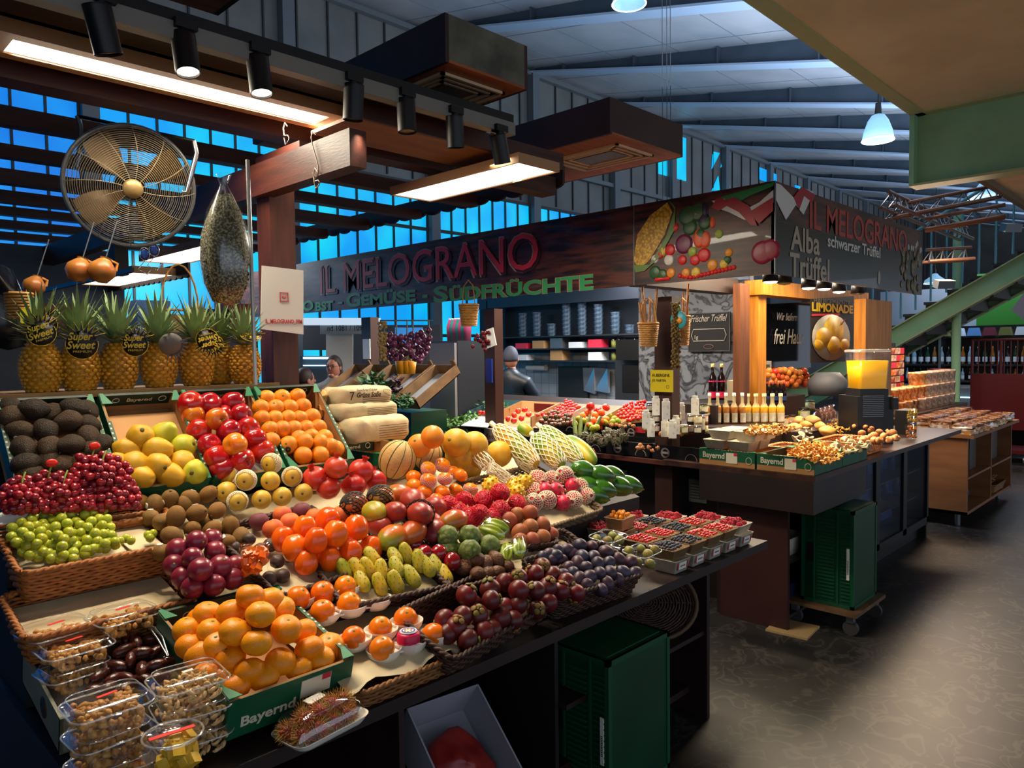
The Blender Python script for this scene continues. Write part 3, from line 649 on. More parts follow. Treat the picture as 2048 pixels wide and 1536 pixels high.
# cardboard crate
m_card = M('cardboard', '#b07c48', .75, col2='#9c6c3c', sc=6)
m_crg = M('crate_green', '#0e5a38', .5, col2='#0b4a2e', sc=5)
m_crd = M('crate_dark_green', '#1c3020', .5)
m_crt = M('crate_print', '#d8cdb0', .6)
def crate(x0, x1, L, h, lab, group='green printed fruit crates', word=True):
    """local: x across, y along the depth, z out of the crate"""
    W = x1-x0; o = empty('fruit_crate', (0,0,0), label=lab, cat='crate', group=group); t = .008
    MB().box((0,0,0),(W,L,.006)).build('base', m_card, o)
    s = MB().box((0,t,.006),(t,L-t,h)); s.box((W-t,t,.006),(W,L-t,h)); s.box((0,0,.006),(W,t,h*.97)); s.box((0,L-t,.006),(W,L,h)); s.build('wall', m_card, o)
    g = MB().box((-.002,0,h*.35),(0,L,h+.002)); g.box((W,0,h*.35),(W+.002,L,h+.002)); g.box((0,-.002,.0),(W,0,h*.97)); g.box((0,L,.0),(W,L+.002,h+.002))
    g.box((-.002,0,h),(t+.004,L*.7,h+.003)); g.box((W-t-.004,0,h),(W+.002,L*.7,h+.003)); g.build('green_print', m_crg, o)
    d = MB().box((.02,L-t-.002,h*.45),(W-.02,L-t,h)); d.box((.02,L-t-.001,h),(W-.02,L+.002,h+.002)); d.build('end_flap_print', m_crd, o)
    dm = MB(); k = int(L*.7/.022)
    for i in range(k):
        for xx in (.003, W-.003): dm.box((xx-.003,.02+i*.022,h+.003),(xx+.003,.028+i*.022,h+.004))
    dm.build('edge_pattern', m_crt, o)
    if word:
        tt = text('Bayernd', o, m_crt, (W*.36,L-t-.003,h*.66), TY, .026, .0003); fit(tt, W*.32)
        tt = text('Bayernd', o, m_crt, (W*.1,-.003,h*.25), TY, .04, .0003, off=.001); fit(tt, W*.42)
        rg = MB().tube([(W*.82+.014*math.cos(a*PI/8),L-t-.003,h*.75+.014*math.sin(a*PI/8)) for a in range(16)],.0014,4,True); rg.tube([(W*.22+.012*math.cos(a*PI/8),L-t-.003,h*.75+.012*math.sin(a*PI/8)) for a in range(16)],.0014,4,True); rg.build('round_mark', m_crt, o)
    for sx_ in (0, W):
        for sy_ in (0, L-.05): MB().slab([(sx_+(0 if sx_ == 0 else -.035),sy_,h+.0045),(sx_+(.035 if sx_ == 0 else 0),sy_,h+.0045),(sx_+(.012 if sx_ == 0 else 0),sy_+.05,h+.0045),(sx_+(0 if sx_ == 0 else -.012),sy_+.05,h+.0045)],(0,0,.002)).build('corner_flap', M('crate_green_light','#12784a',.5), o)
    return o
ct, st_ = .68, .73
Mc = Matrix(((1,0,0),(0,ct,-st_),(0,st_,ct)))
CR = [(.565,.862,'green printed crate of avocados, leftmost in the tilted back row'),(.885,1.165,'half empty green printed crate of quinces, second from left'),(1.182,1.465,'green printed crate of red apples, third from left'),(1.485,1.785,'green printed crate of oranges beside the post, rightmost tilted')]
for x0, x1, lab in CR:
    o = crate(x0, x1, .43, .105, lab); n = V3((0,-st_,ct)); base = V3((x0,2.70,1.29))-n*.105
    setrot(o, Mc, base)
    if x0 == .885: MB().box((.01,.012,.045),(x1-x0-.01,.37,.05)).build('cardboard_insert', M('cardboard_light','#c8945c',.75), o)
o = MB().box((.905,2.98,1.40),(1.145,2.99,1.41)).build('dummy', m_card); bpy.data.objects.remove(o)
# tilted support under the crates
o = MB().slab([(.55,2.80,.757),(.55,2.80,1.19),(.55,3.02,1.45),(.55,3.10,1.45),(.55,3.10,.757)],(1.28,0,0)).build('crate_rack', m_in); tag(o, 'dark rack holding the four tilted crates and the pineapple shelf', 'rack')
o = empty('pineapple_shelf', (1.1,3.2,1.60), label='cardboard-covered shelf on top of the rack carrying the pineapples', cat='shelf')
MB().box((-.62,-.17,0),(.52,.22,.015)).build('board', M('shelf_board','#8a6a4a',.7), o)
MB().box((-.62,-.185,-.004),(.52,-.17,.019)).build('cardboard_edge', m_card, o)
sp_ = MB().box((-.6,.1,-.15),(.5,.2,0)); sp_.build('support', m_in, o)
# crate under the paper-wrapped herb packs
SF2 = (1.25,0,0)
o = crate(1.86,2.2,.5,.1,'green printed crate lying flat under the green sauce packs'); setrot(o, Matrix.Identity(3), (1.93,2.72,1.19))
# ================================================================== FRUIT
def inpoly(x, y, P):
    c = False; j = len(P)-1
    for i in range(len(P)):
        if (P[i][1] > y) != (P[j][1] > y) and x < (P[j][0]-P[i][0])*(y-P[i][1])/(P[j][1]-P[i][1])+P[i][0]: c = not c
        j = i
    return c
def scatter(P, d, n, seed=1, layers=None):
    rg = random.Random(seed); xs = [p[0] for p in P]; ys = [p[1] for p in P]; out = []
    for _ in range(n*40):
        x = rg.uniform(min(xs),max(xs)); y = rg.uniform(min(ys),max(ys))
        if inpoly(x,y,P) and all((x-q[0])**2+(y-q[1])**2 > d*d for q in out):
            out.append((x,y)); 
            if len(out) >= n: break
    if layers is not None: out = [(x,y,layers(x,y)) for x,y in out]
    return out
def rootof(name, parts):
    """parts: list of (mesh object); first becomes the fruit itself, others its children"""
    o = parts[0]; o.name = name
    for p in parts[1:]: p.parent = o
    return o
def ellip(r, zs=1.0, n=20, m=14, dim=.0, neck=0, fn=None, dimb=.0, pw=1.0):
    prof = []
    for i in range(m+1):
        a = PI*i/m; x = math.sin(a)**pw*r; z = -math.cos(a)*r*zs
        z -= dim*r*math.exp(-(x/(r*.28))**2)*(1 if i > m/2 else 0); z += dimb*r*math.exp(-(x/(r*.28))**2)*(1 if i < m/2 else 0)
        if neck and z > 0: x *= 1-neck*(z/(r*zs))**1.2
        prof.append((max(x,1e-5), z))
    return MB().lathe(prof, n, fn=fn)
def disc_on(name, mat, c, r, parent, n=(0,0,1), h=.001, sx=1):
    q = V3((0,0,1)).rotation_difference(V3(n)).to_matrix(); mb = MB().lathe([(r,-.001),(r,h*.5),(r*.6,h),(1e-5,h)],12,sx=sx)
    mb.v = [tuple(q@V3(v)+V3(c)) for v in mb.v]; return mb.build(name, mat, parent)
m_stk = M('sticker_white','#e8e4d8',.35); m_stkb = M('sticker_blue','#4a90c8',.35)
m_stem = M('fruit_stem','#5a4a22',.8); m_calyx = M('calyx_green','#6c7a2c',.7, col2='#8a7430', sc=60)
m_orange = M('orange_peel','#f08400',.38, rnd='#f49a10', bump=.35, bsc=420, sss=.1)
m_mand = M('mandarin_peel','#f48a00',.4, rnd='#f8a010', bump=.25, bsc=260, sss=.1)
m_kaki = M('kaki_skin','#ee6a08',.24, rnd='#e8500a', col2='#f08010', sc=14, sss=.1, coat=.2)
m_kaki2 = M('kaki_light','#f08410',.26, rnd='#ea6c0c', sss=.1)
def round_fruit(r, mat, name, zs=.96, dim=.08, stem=True, warp=.0, sticker=None, n=22, ribs=0):
    mb = ellip(r, zs, n, 14, dim=dim, dimb=.04, fn=(lambda t,z: 1+ribs*math.cos(9*t)*max(0,z/r)) if ribs else None)
    if warp: mb.warp(warp*r, 1.2/r, seed=random.random()*50)
    o = mb.build(name, mat)
    if stem: disc_on('stem_scar', m_calyx, (0,0,r*zs-dim*r-.0005), r*.12, o, h=.002)
    if sticker: disc_on('sticker', sticker, (r*.62,0,r*.74*zs), r*.28, o, (.65,0,.76), sx=1.3)
    return o
# --- the crate of oranges ------------------------------------------------
SCR = (1.23,1.03,2.70)
pa_ = round_fruit(.038, m_orange, 'orange'); pb_ = round_fruit(.038, m_orange, 'orange', zs=1.0, dim=.03, sticker=M('sticker_dark','#3a3a2c',.4))
rows = [[(533,797),(564,796),(595,793)],[(522,816),(551,816),(579,816),(606,813)],[(524,838),(550,838),(576,837),(600,837),(624,834)],[(540,860),(564,859),(588,859),(613,858),(637,855)],[(542,882),(577,890,0,1),(598,878),(622,875),(649,876)],[(609,884,.3),(641,886,.2),(606,911),(640,910),(672,898),(660,893,.2)]]
pile([pa_,pb_], [p if len(p) > 3 else (p[0],p[1],p[2] if len(p) > 2 else 0,0) for r_ in rows for p in r_], SCR, .035, 'orange in the tilted crate by the post', 'orange', 'oranges in the tilted crate', jit=.03)
drop(pa_, pb_)
# --- apples ---------------------------------------------------------------
m_apr = M('apple_red','#b00f16',.22, col2='#d83a18', sc=16, stretch=(1,1,.3), lo=.45, hi=.75, coat=.3)
m_apo = M('apple_orange','#d84a14',.25, col2='#e88a1c', sc=14, coat=.3); m_apd = M('apple_dark','#8c0c1c',.2, col2='#b81820', sc=18, coat=.3)
def apple(m, r=.047, sticker=None):
    o = ellip(r, .92, 24, 16, dim=.32, dimb=.2, fn=lambda t,z: 1+.02*math.cos(5*t)).build('apple', m)
    MB().tube([(0,0,r*.55),(.003,0,r*.85),(.006,0,r*1.05)],.0015,5).build('stem', m_stem, o)
    if sticker: disc_on('sticker', m_stk, (r*.7,0,r*.6), r*.2, o, (.76,0,.6), sx=1.3)
    return o
ap = [apple(m_apr), apple(m_apo), apple(m_apd), apple(m_apr, sticker=1)]
pile(ap, [(381,806,.3),(419,808,.3),(466,805,.3),(387,831),(434,838,.8,1),(482,829,.4,2),(398,862),(457,862,.6,2),(496,857,.4,0),(419,890,.3,2),(470,890,.9,1),(510,879,.3),(434,915,.2,0),(484,921,.4,3),(524,903,0,0),(443,936),(450,832,0,0),(505,893,-.2,2)], SCR, .045, 'glossy red apple in tilted crate', 'apple', 'red apples in the crate')
drop(*ap)
# --- quinces ---------------------------------------------------------------
def quince(m, r=.046):
    mb = ellip(r, 1.18, 20, 14, dim=.12, dimb=.1, neck=.35, fn=lambda t,z: 1+.05*math.cos(3*t+1)+.03*math.cos(5*t)); mb.warp(.004, 30, seed=random.random()*9)
    o = mb.build('quince', m); disc_on('blossom_end', m_stem, (0,0,-r*1.1), r*.16, o, (0,0,-1), h=.003); return o
m_qy = M('quince_yellow','#dda21a',.5, col2='#c89a20', sc=12, bump=.2, bsc=50); m_qg = M('quince_green','#a8ac22',.5, col2='#c4b828', sc=10)
q_ = [quince(m_qy), quince(m_qg)]
pile(q_, [(280,876,.5,0),(328,868,.2,1),(254,899,.1,0),(314,899,.5,0),(363,893,.1,1),(268,930,.1,0),(314,930,.3,0),(365,922,.1,0),(285,955,0,0),(341,950,.1,0),(388,944,0,1),(240,930,-.2,0)], SCR, .042, 'knobbly quince in half empty crate', 'quince', 'quinces in the crate')
drop(*q_)
# --- avocados ---------------------------------------------------------------
m_hass = M('hass_skin','#1c120c',.5, col2='#543c24', kind='voronoi', sc=230, lo=.05, hi=.55, rnd='#241a0e', bump=1.2, bsc=330, spec=.3)
def avocado(m, r=.036, zs=1.35, st_=None):
    mb = ellip(r, zs, 20, 14, neck=.28); mb.warp(.003,25,seed=random.random()*9); o = mb.build('avocado', m)
    MB().cyl((0,0,r*zs*.97),(0,0,r*zs+.004),.004,n=8).build('stem_button', m_stem, o)
    if st_: disc_on('sticker', m_stk, (r*.98,0,.0), r*.33, o, (1,0,0), sx=.8)
    return o
av = [avocado(m_hass), avocado(m_hass, .038, 1.25), avocado(m_hass, .036,1.3,1)]
pile(av, [(25,834,.2),(68,819,.7),(105,828,.1),(148,817,.6),(174,822,.1),(137,842,.7),(174,849,.2),(40,862,.3,2),(90,861,.5),(47,897,.3),(98,895,.4),(141,889,.8),(176,873,.3),(53,928,.3,2),(98,920,.1),(125,930,.1),(182,899,.1),(59,950,.0),(150,925,0),(200,890,0),(20,815,0)], SCR, .036, 'dark rough avocado in leftmost crate', 'avocado', 'dark avocados in the crate', orient='side')
drop(*av)
# --- kiwis ------------------------------------------------------------------
m_kiwi = M('kiwi_skin','#6c4a18',.75, col2='#80602a', sc=40, rnd='#7d5214', bump=.4, bsc=300)
def kiwi(st_=False):
    r = .029; o = ellip(r, 1.22, 18, 12).build('kiwi', m_kiwi); disc_on('blossom_end', m_stem, (0,0,r*1.2), r*.18, o, h=.003)
    if st_: disc_on('sticker', m_stk, (r,0,0), r*.35, o, (1,0,0))
    return o
kw = [kiwi(), kiwi(), kiwi(True)]
pile(kw, [(279,1005),(310,1009),(340,998,.3),(381,996,.3),(417,988,.6),(352,1033,1.2),(393,1027,1.2),(434,1021,1.1),(322,1044,.3),(344,1072,.5),(385,1060,.4),(424,1060,.4),(461,1052,.4),(451,1085,.1),(322,1105,.1),(482,1074,0),(301,1035,0),(370,1008,0),(410,1050,0)], SF, .031, 'brown kiwi in the heap beside grapes', 'kiwi', 'kiwis beside the grape basket')
drop(*kw)
# --- large purple passion fruits --------------------------------------------
m_pass = M('passion_skin','#84202c',.3, col2='#8c3048', sc=8, rnd='#741a30', coat=.15)
pf_ = [round_fruit(.034, m_pass, 'passion_fruit', zs=1.0, dim=.03), round_fruit(.035, m_pass, 'passion_fruit', zs=.95, dim=.02)]
pile(pf_, [(393,1082,1.5),(355,1099,.7),(385,1116,1.3),(430,1103,.7),(348,1130,.3),(401,1139,1.3),(441,1132,.8),(364,1154,.2),(385,1175,.1),(428,1170,.2),(465,1158,0),(470,1132,.1),(425,1080,.3),(410,1160,0)], SF, .031, 'glossy purple passion fruit in heap', 'passion fruit', 'purple passion fruits')
drop(*pf_)
m_wr = M('wrinkled_skin','#4f3a30',.5, col2='#382822', sc=30, bump=.8, bsc=60)
wp = [round_fruit(.024, m_wr, 'passion_fruit', zs=1.1, warp=.05), round_fruit(.023, m_wr, 'passion_fruit', warp=.15)]
pile(wp, [(498,1079,.6),(469,1097),(554,1123,.6),(578,1112,.3),(565,1152),(539,1157),(541,1090,.5),(520,1100)], SF, .024, 'small grey-brown wrinkled passion fruit', 'passion fruit', 'wrinkled passion fruits by the papaya tub')
drop(*wp)
# --- nashi pears in foam nets -------------------------------------------------
def net(R, zs, nh, pitch, rt, mat, name, z0=-.9, z1=.9, segs=14, prof=None, parent=None, sides=3):
    mb = MB()
    for s_ in (1,-1):
        for k in range(nh):
            pts = []
            for i in range(segs+1):
                u = z0+(z1-z0)*i/segs; zz = u*R*zs; rr = (prof(u) if prof else math.sqrt(max(.0,1-u*u)))*R*1.04+.001
                a = 2*PI*k/nh+s_*pitch*(u-z0); pts.append((rr*math.cos(a),rr*math.sin(a),zz))
            mb.tube(pts, rt, sides)
    return mb.build(name, mat, parent)
m_nashi = M('nashi_skin','#c89a28',.45, col2='#d8b040', sc=20, rnd='#cba43a'); m_foam = M('foam_white','#e2d3b4',.7); m_foamp = M('foam_pink','#e8b8a8',.7); m_foamr = M('foam_red','#d01428',.6); m_foamb = M('foam_black','#1a1612',.6)
def nashi(nt=False):
    o = round_fruit(.037, m_nashi, 'nashi_pear', zs=.92, dim=.12, stem=False); disc_on('stem_hollow', m_stem, (0,0,.029), .005, o, h=.004)
    if nt: net(.037,.96,22,1.1,.0016,m_foam,'foam_net',-.97,.55,12,parent=o)
    return o
ns = [nashi(), nashi(True)]
nm = lambda tx: (lambda i: (Euler((PI/2-.15+random.uniform(-.25,.25), random.uniform(-.2,.2), -.75+random.uniform(-.5,.4))).to_matrix()))
pile(ns, [(459,951,.6,1),(492,960,1.1,1),(543,927,1.2,1),(584,953,.8,1),(475,1003,.2,1),(541,962,.9,0),(523,999,.1,0),(564,993,.1,0),(607,985,0,0),(453,984,0,0),(500,925,.2,1)], SF, .037, 'yellow nashi pear on the paper', 'pear', 'nashi pears with and without foam nets', orient=nm(0))
drop(*ns)
# --- pomegranates -------------------------------------------------------------
m_pom = M('pomegranate_skin','#c01f14',.35, col2='#d8502a', sc=9, rnd='#b81a1e', coat=.2)
def pome():
    r = .050; mb = ellip(r, .92, 20, 14, fn=lambda t,z: 1+.025*math.cos(6*t)); o = mb.build('pomegranate', m_pom)
    MB().lathe([(.010,r*.86),(.009,r*1.05),(.014,r*1.22)],12,fn=lambda t,z: 1+(.35*math.cos(6*t) if z > r*1.15 else 0)).build('crown', m_pom, o); return o
pg = [pome()]
pmr = lambda i: Euler((random.uniform(-.5,.3),random.uniform(-.4,.4),random.uniform(0,6))).to_matrix()
pile(pg, [(672,935,1.3),(722,942,.7),(630,957,.4),(657,975,.1),(708,971,.1),(750,962,0)], SF, .046, 'red pomegranate on cream paper', 'pomegranate', 'pomegranates', orient=pmr)
drop(*pg)
# --- melons -------------------------------------------------------------------
m_cant = M('cantaloupe_skin','#c08a44',.6, col2='#cfa664', kind='voronoi', sc=130, lo=.02, hi=.5, bump=.6, bsc=240); m_rib = M('melon_rib','#4c5a2a',.6)
def canta(px, py, r, lab):
    P = onp(px,py,*SF,r*.85); o = empty('cantaloupe', P, (0.35,.25,.2), lab, 'melon', 'ribbed cantaloupes')
    ellip(r,1.08,40,20,fn=lambda t,z: 1+.02*abs(math.cos(5*t))).build('rind', m_cant, o)
    rb = MB()
    for k in range(10):
        t = 2*PI*(k+.5)/10; rb.tube([(1.003*r*math.sin(PI*i/16)*math.cos(t),1.003*r*math.sin(PI*i/16)*math.sin(t),-math.cos(PI*i/16)*r*1.08) for i in range(1,16)],.0022,4)
    rb.build('rib_lines', m_rib, o)
canta(795,919,.082,'large ribbed cantaloupe melon, the left one next to the crate'); canta(856,911,.066,'smaller ribbed cantaloupe melon behind the netted orange fruit')
m_gal = M('yellow_melon','#c8901a',.5, col2='#d8a428', sc=30, bump=.2, bsc=200); m_gao = M('orange_melon','#dc7c14',.45, col2='#e68c22', sc=20)
gm = [round_fruit(.068, m_gal, 'melon', zs=1.0, dim=.02)]
pile(gm, [(912,886,1.1),(949,890,.9),(918,913,.3),(953,912,.2),(998,908,.1),(935,935,-.5)], SF, .062, 'smooth yellow melon', 'melon', 'yellow melons'); drop(*gm)
gm = [round_fruit(.054, m_gao, 'melon', zs=1.0, dim=.02)]
pile(gm, [(865,874,2.0),(838,892,1.2)], SF, .05, 'orange melon behind the cantaloupes', 'melon', 'orange melons'); drop(*gm)
# --- kakis in pink nets --------------------------------------------------------
def kaki(nt, m=m_kaki2):
    o = round_fruit(.035, m, 'persimmon', zs=.85, dim=.08, stem=True)
    if nt: net(.033,.9,16,1.4,.0015,m_foamp,'foam_net',-.97,.5,12,parent=o)
    return o
kk = [kaki(0), kaki(1)]
pile(kk, [(857,938,1.2,1),(885,930,1.2,1),(921,950,.8,0),(857,961,.9,1),(890,957,1.1,1),(828,955,.3,0),(829,972,.1,0),(849,985,0,0),(884,985,.1,0),(912,980,.1,0),(941,978,0,1),(875,1003,-.3,1),(905,945,.7,1)], SF, .032, 'small orange persimmon in the netted heap', 'persimmon', 'small netted persimmons', orient='up'); drop(*kk)
# --- big persimmons -------------------------------------------------------------
def bigk():
    r = .040; mb = MB(); prof = []
    for i in range(15):
        a = PI*i/14; x = (math.sin(a)**.8)*r*(1.02-.10*math.cos(a+PI)); z = -math.cos(a)*r*1.12; z -= .16*r*math.exp(-(x/(r*.25))**2)*(1 if i > 7 else 0); prof.append((max(1e-5,x),z))
    o = mb.lathe(prof,24,fn=lambda t,z: 1+.03*math.cos(4*t)+(.02*math.cos(8*t) if z > 0 else 0)).build('persimmon', m_kaki)
    cr = MB()
    for k in range(4): cr.tube([(0,0,r*1.0),(.012*math.cos(k*PI/2+.4),.012*math.sin(k*PI/2+.4),r*1.09),(.02*math.cos(k*PI/2+.4),.02*math.sin(k*PI/2+.4),r*1.0)],.0008,4)
    cr.build('crease', M('kaki_crease','#c04c08',.3), o); return o
bk = [bigk()]
bo = lambda i: Euler((random.uniform(-.1,.5),random.uniform(-.3,.1),random.uniform(0,6))).to_matrix()
pile(bk, [(566,1078,.5),(610,1055,1.2),(590,1096,.6),(656,1040,1.0),(632,1080,1.5),(671,1067,1.5),(712,1055,1.3),(612,1124,.2),(659,1117,.2),(700,1104,.5),(742,1096,.2),(640,1105,.0)], SF, .037, 'large glossy orange persimmon', 'persimmon', 'large persimmons', orient=bo); drop(*bk)
# --- peaches -------------------------------------------------------------------
m_pc1 = M('peach_orange','#e07820',.6, col2='#c84438', sc=14, sss=.1); m_pc2 = M('peach_dark','#6e2c34',.65, col2='#5a2c3c', sc=10)
def peach(m): 
    o = ellip(.036,.95,22,14,dim=.25,fn=lambda t,z: 1-.05*math.exp(-((math.sin(t/2))/.12)**2)).build('peach', m); return o
pk = [peach(m_pc1), peach(m_pc2)]
pile(pk, [(518,1043,.2,1),(546,1058,.5,0),(565,1030,.1,0),(604,1022,.1,1),(580,1045,.2,0),(683,1028,.1,0),(630,1034,.1,0)], SF, .036, 'peach beside the big persimmons', 'peach', 'peaches', orient=pmr); drop(*pk)
# --- mangoes -------------------------------------------------------------------
m_mg = M('mango_skin','#c8621c',.32, col2='#7e8a20', sc=8, lo=.42, hi=.6, rnd='#b8401c', coat=.25); m_mgr = M('mango_red','#b03c22',.35, col2='#8a3038', sc=9); m_mgo = M('mango_green','#8a9420',.35, col2='#c88a20', sc=8)
def mango(m, nt=None, r=.050, st_=0):
    mb = ellip(r,1.25,22,16,neck=.12); mb.v = [(x*1.0+.12*z*abs(z)/r,y*.86,z) for x,y,z in mb.v]; o = mb.build('mango', m)
    if nt: net(r,1.28,18,1.0,.0022,nt,'foam_net',-.98,.1,10,parent=o)
    if st_: disc_on('sticker', m_stk, (0,-r*.86,0), .009, o, (0,-1,0))
    MB().cyl((0,0,-r*1.2),(0,0,-r*1.28),.004,n=8).build('stem_scar', m_stem, o)
    return o
mg = [mango(m_mg), mango(m_mgr), mango(m_mgo), mango(m_mg,m_foamb), mango(m_mg,st_=1), mango(m_mgr,m_foamb)]
mo = lambda i: Euler((PI/2+random.uniform(-.5,.5),random.uniform(-.3,.3),random.choice((-.7,.6,1.6))+random.uniform(-.3,.3))).to_matrix()
pile(mg, [(785,1075,.5,0),(826,1064,.6,0),(749,1024,1.0,2),(764,997,.6,3),(712,1012,.4,3),(825,1000,1.1,1),(840,1028,1.4,5),(790,1025,1.1,1),(760,1052,.4,5),(800,990,.1,0),(907,1042,.8,4),(870,1062,.4,1),(868,1015,.4,1),(858,1045,.3,1)], SF, .044, 'mottled mango in the heap', 'mango', 'mangoes some in black nets', orient=mo); drop(*mg)
# --- cherimoyas -----------------------------------------------------------------
m_cher = M('cherimoya_skin','#7d8a3c',.55, col2='#56652a', kind='voronoi', sc=62, lo=.1, hi=.6, bump=.8, bsc=70)
def cher():
    r = .042; mb = ellip(r,1.05,30,20,neck=.15); mb.warp(.004,70); o = mb.build('cherimoya', m_cher); MB().cyl((0,0,r*1.02),(0,0,r*1.15),.004,n=6).build('stem', m_stem, o); return o
ch = [cher()]
pile(ch, [(895,1073,.7),(939,1073,.6),(939,1101,.5),(978,1092,.3),(898,1100,0)], SF, .042, 'scaly green cherimoya', 'cherimoya', 'cherimoyas'); drop(*ch)
# --- red plums / tamarillos -------------------------------------------------------
m_rp = M('red_plum_skin','#6c1018',.16, rnd='#a81420', coat=.5)
rp_ = [round_fruit(.031, m_rp, 'red_plum', zs=1.08, dim=.05), round_fruit(.031, m_rp, 'red_plum', zs=1.05, dim=.05, sticker=m_stkb)]
pile(rp_, [(828,1090,.4,0),(849,1106,.6,0),(877,1106,.6,1),(904,1123,.4,0)], SF, .031, 'shiny dark red plum above prickly pears', 'plum', 'shiny red plums'); drop(*rp_)
# --- brown small pears --------------------------------------------------------------
m_bp = M('pear_brown','#8a5420',.55, col2='#a8622c', sc=20, rnd='#9c4428')
bp = [round_fruit(.034, m_bp, 'pear', zs=1.12, dim=.04, warp=.02)]
pile(bp, [(1017,1040,.6),(1034,1031,.7),(1060,1026,1.3),(1061,1054,.7),(1083,1049,.7),(1040,1066,.3),(1064,1081,.1),(1083,1075,.2),(1101,1069,0),(1042,1083,0)], SF, .03, 'small russet pear behind the plum tray', 'pear', 'small russet pears'); drop(*bp)
# --- green avocados ------------------------------------------------------------------
m_ga = M('green_avocado_skin','#2c5a14',.18, col2='#3c6e1c', sc=25, coat=.5, bump=.15, bsc=200)
ga = [avocado(m_ga, .049, 1.5)]
gao = lambda i: Euler((PI/2+.35,0,.9+random.uniform(-.25,.25))).to_matrix()
pile(ga, [(1170,942,.9),(1205,951,.9),(1176,972,.2),(1207,978,.2),(1239,973,.1),(1260,970,.1),(1226,950,.5),(1190,990,-.2)], SF, .043, 'large shiny green avocado', 'avocado', 'large smooth green avocados', orient=gao); drop(*ga)
# --- papayas --------------------------------------------------------------------------
m_pap = M('papaya_skin','#6a8a18',.4, col2='#c8a418', sc=5, lo=.5, hi=.7); m_papo = M('papaya_ripe','#d88a14',.4, col2='#7a8c1c', sc=6)
def papaya(p0, p1, r, lab, m, netm=None, l0=.6, l1=.6, netlen=(-.95,1.2)):
    A = onp(*p0,*SF,r+l0*r); B = onp(*p1,*SF,r*.8+l1*r); d = B-A; L = d.length
    o = empty('papaya', (A+B)/2, V3((0,0,1)).rotation_difference(d).to_euler(), lab, 'papaya', 'long papayas')
    zs = L/2/r; ellip(r, zs, 24, 18, pw=.85).build('skin', m, o)
    if netm: net(r, zs, 13, 1.25, .0028, netm, 'foam_net', netlen[0], netlen[1], 26, prof=lambda u: max(.16, math.sqrt(max(0,1-u*u))**.85) if u < .95 else .16+.1*(u-.95), parent=o, sides=5)
    return o
papaya((1075,930),(990,853),.052,'papaya in a white foam net with an orange patch, left of the group', m_papo, m_foam, 1.0, 1.8)
papaya((1125,932),(1068,872),.055,'fat papaya in a white foam net, lying centrally', m_pap, m_foam, 1.2, 1.9)
papaya((1165,925),(1082,855),.05,'papaya in white foam net behind the central one', m_pap, m_foam, .5, 1.2)
o = papaya((1190,925),(1132,876),.05,'bare yellow-green papaya with sticker at the right of the group', m_pap, None, .9, 1.0)
disc_on('sticker', m_stk, (.02,-.045,-.03), .016, o, (.3,-.9,.1)); disc_on('orange_sticker', M('sticker_orange','#e87a14',.4), (.03,-.038,-.07), .015, o, (.5,-.8,-.2))
papaya((1066,868),(1036,852),.03,'small light green papaya between the nets', m_pap, None, 3.4, 3.8)
def sleeve(pts, r0, lab):
    P = [onp(p[0],p[1],*SF,p[2]) for p in pts]; o = empty('foam_sleeve', P[0], (0,0,0), lab, 'foam sleeve', 'white foam net sleeves')
    mb = MB(); 
    for s_ in (1,-1):
        for k in range(11):
            q = []
            for i in range(25):
                u = i/24*(len(P)-1); j = min(int(u),len(P)-2); c = P[j].lerp(P[j+1],u-j)-P[0]; d = (P[j+1]-P[j]).normalized(); a = d.orthogonal().normalized(); b = d.cross(a)
                rr = r0*(.45+.55*math.sin(PI*min(1,u/(len(P)-1)*.75+.25))); t = 2*PI*k/11+s_*2.2*i/24; q.append(c+a*rr*math.cos(t)+b*rr*math.sin(t)*.7)
            mb.tube(q,.0024,4)
    mb.build('net', m_foam, o)
sleeve([(952,905,.12),(980,935,.10),(1020,962,.06),(1050,975,.05)],.036,'white foam net sleeve drooping from the yellow melons to the dragon fruits')
sleeve([(1030,895,.08),(1045,925,.06),(1080,950,.05)],.03,'crumpled white foam net sleeve below the left papaya')
# --- dragon fruits ----------------------------------------------------------------------
m_dr = M('dragon_skin','#c01450',.4, col2='#d82c40', sc=20); m_drs = M('dragon_scale','#c83048',.5, col2='#9a8a3c', sc=30); m_dy = M('yellow_dragon','#dca40c',.45, col2='#c8a020', sc=30)
def dragon(nt, m=m_dr, r=.036):
    o = ellip(r,1.3,18,12).build('dragon_fruit', m); sc_ = MB()
    for k in range(14 if m is m_dr else 34):
        a = k*2.4; z = -1+2*(k+.5)/(14 if m is m_dr else 34); rr = math.sqrt(max(.02,1-z*z)); b = V3((rr*math.cos(a)*r,rr*math.sin(a)*r,z*r*1.3)); n = V3((math.cos(a)*rr,math.sin(a)*rr,.7))
        if m is m_dr: sc_.cyl(b*.96,b+n.normalized()*.016,.007,.001,5)
        else: sc_.ball(b,.0065,6,4)
    sc_.build('scales', m_drs if m is m_dr else m, o)
    if nt: net(r*1.08,1.3,15,1.3,.0018,nt,'foam_net',-.98,.75,12,parent=o)
    return o
dg = [dragon(m_foamr), dragon(m_foam), dragon(None), dragon(None,m_dy,.034)]
do = lambda i: Euler((PI/2+random.uniform(-.3,.6),random.uniform(-.3,.3),2.4+random.uniform(-.6,.6))).to_matrix()
pile(dg, [(1000,986,1.3,0),(898,1013,.1,0),(928,1003,.3,0),(968,1001,.5,0),(958,1030,.7,0),(1000,1020,.7,0),(1034,1008,.5,0),(940,1036,.3,0),(985,1036,.3,0),(915,1025,0,0)], SF, .036, 'dragon fruit in a bright red net', 'dragon fruit', 'dragon fruits in red nets', orient=do)
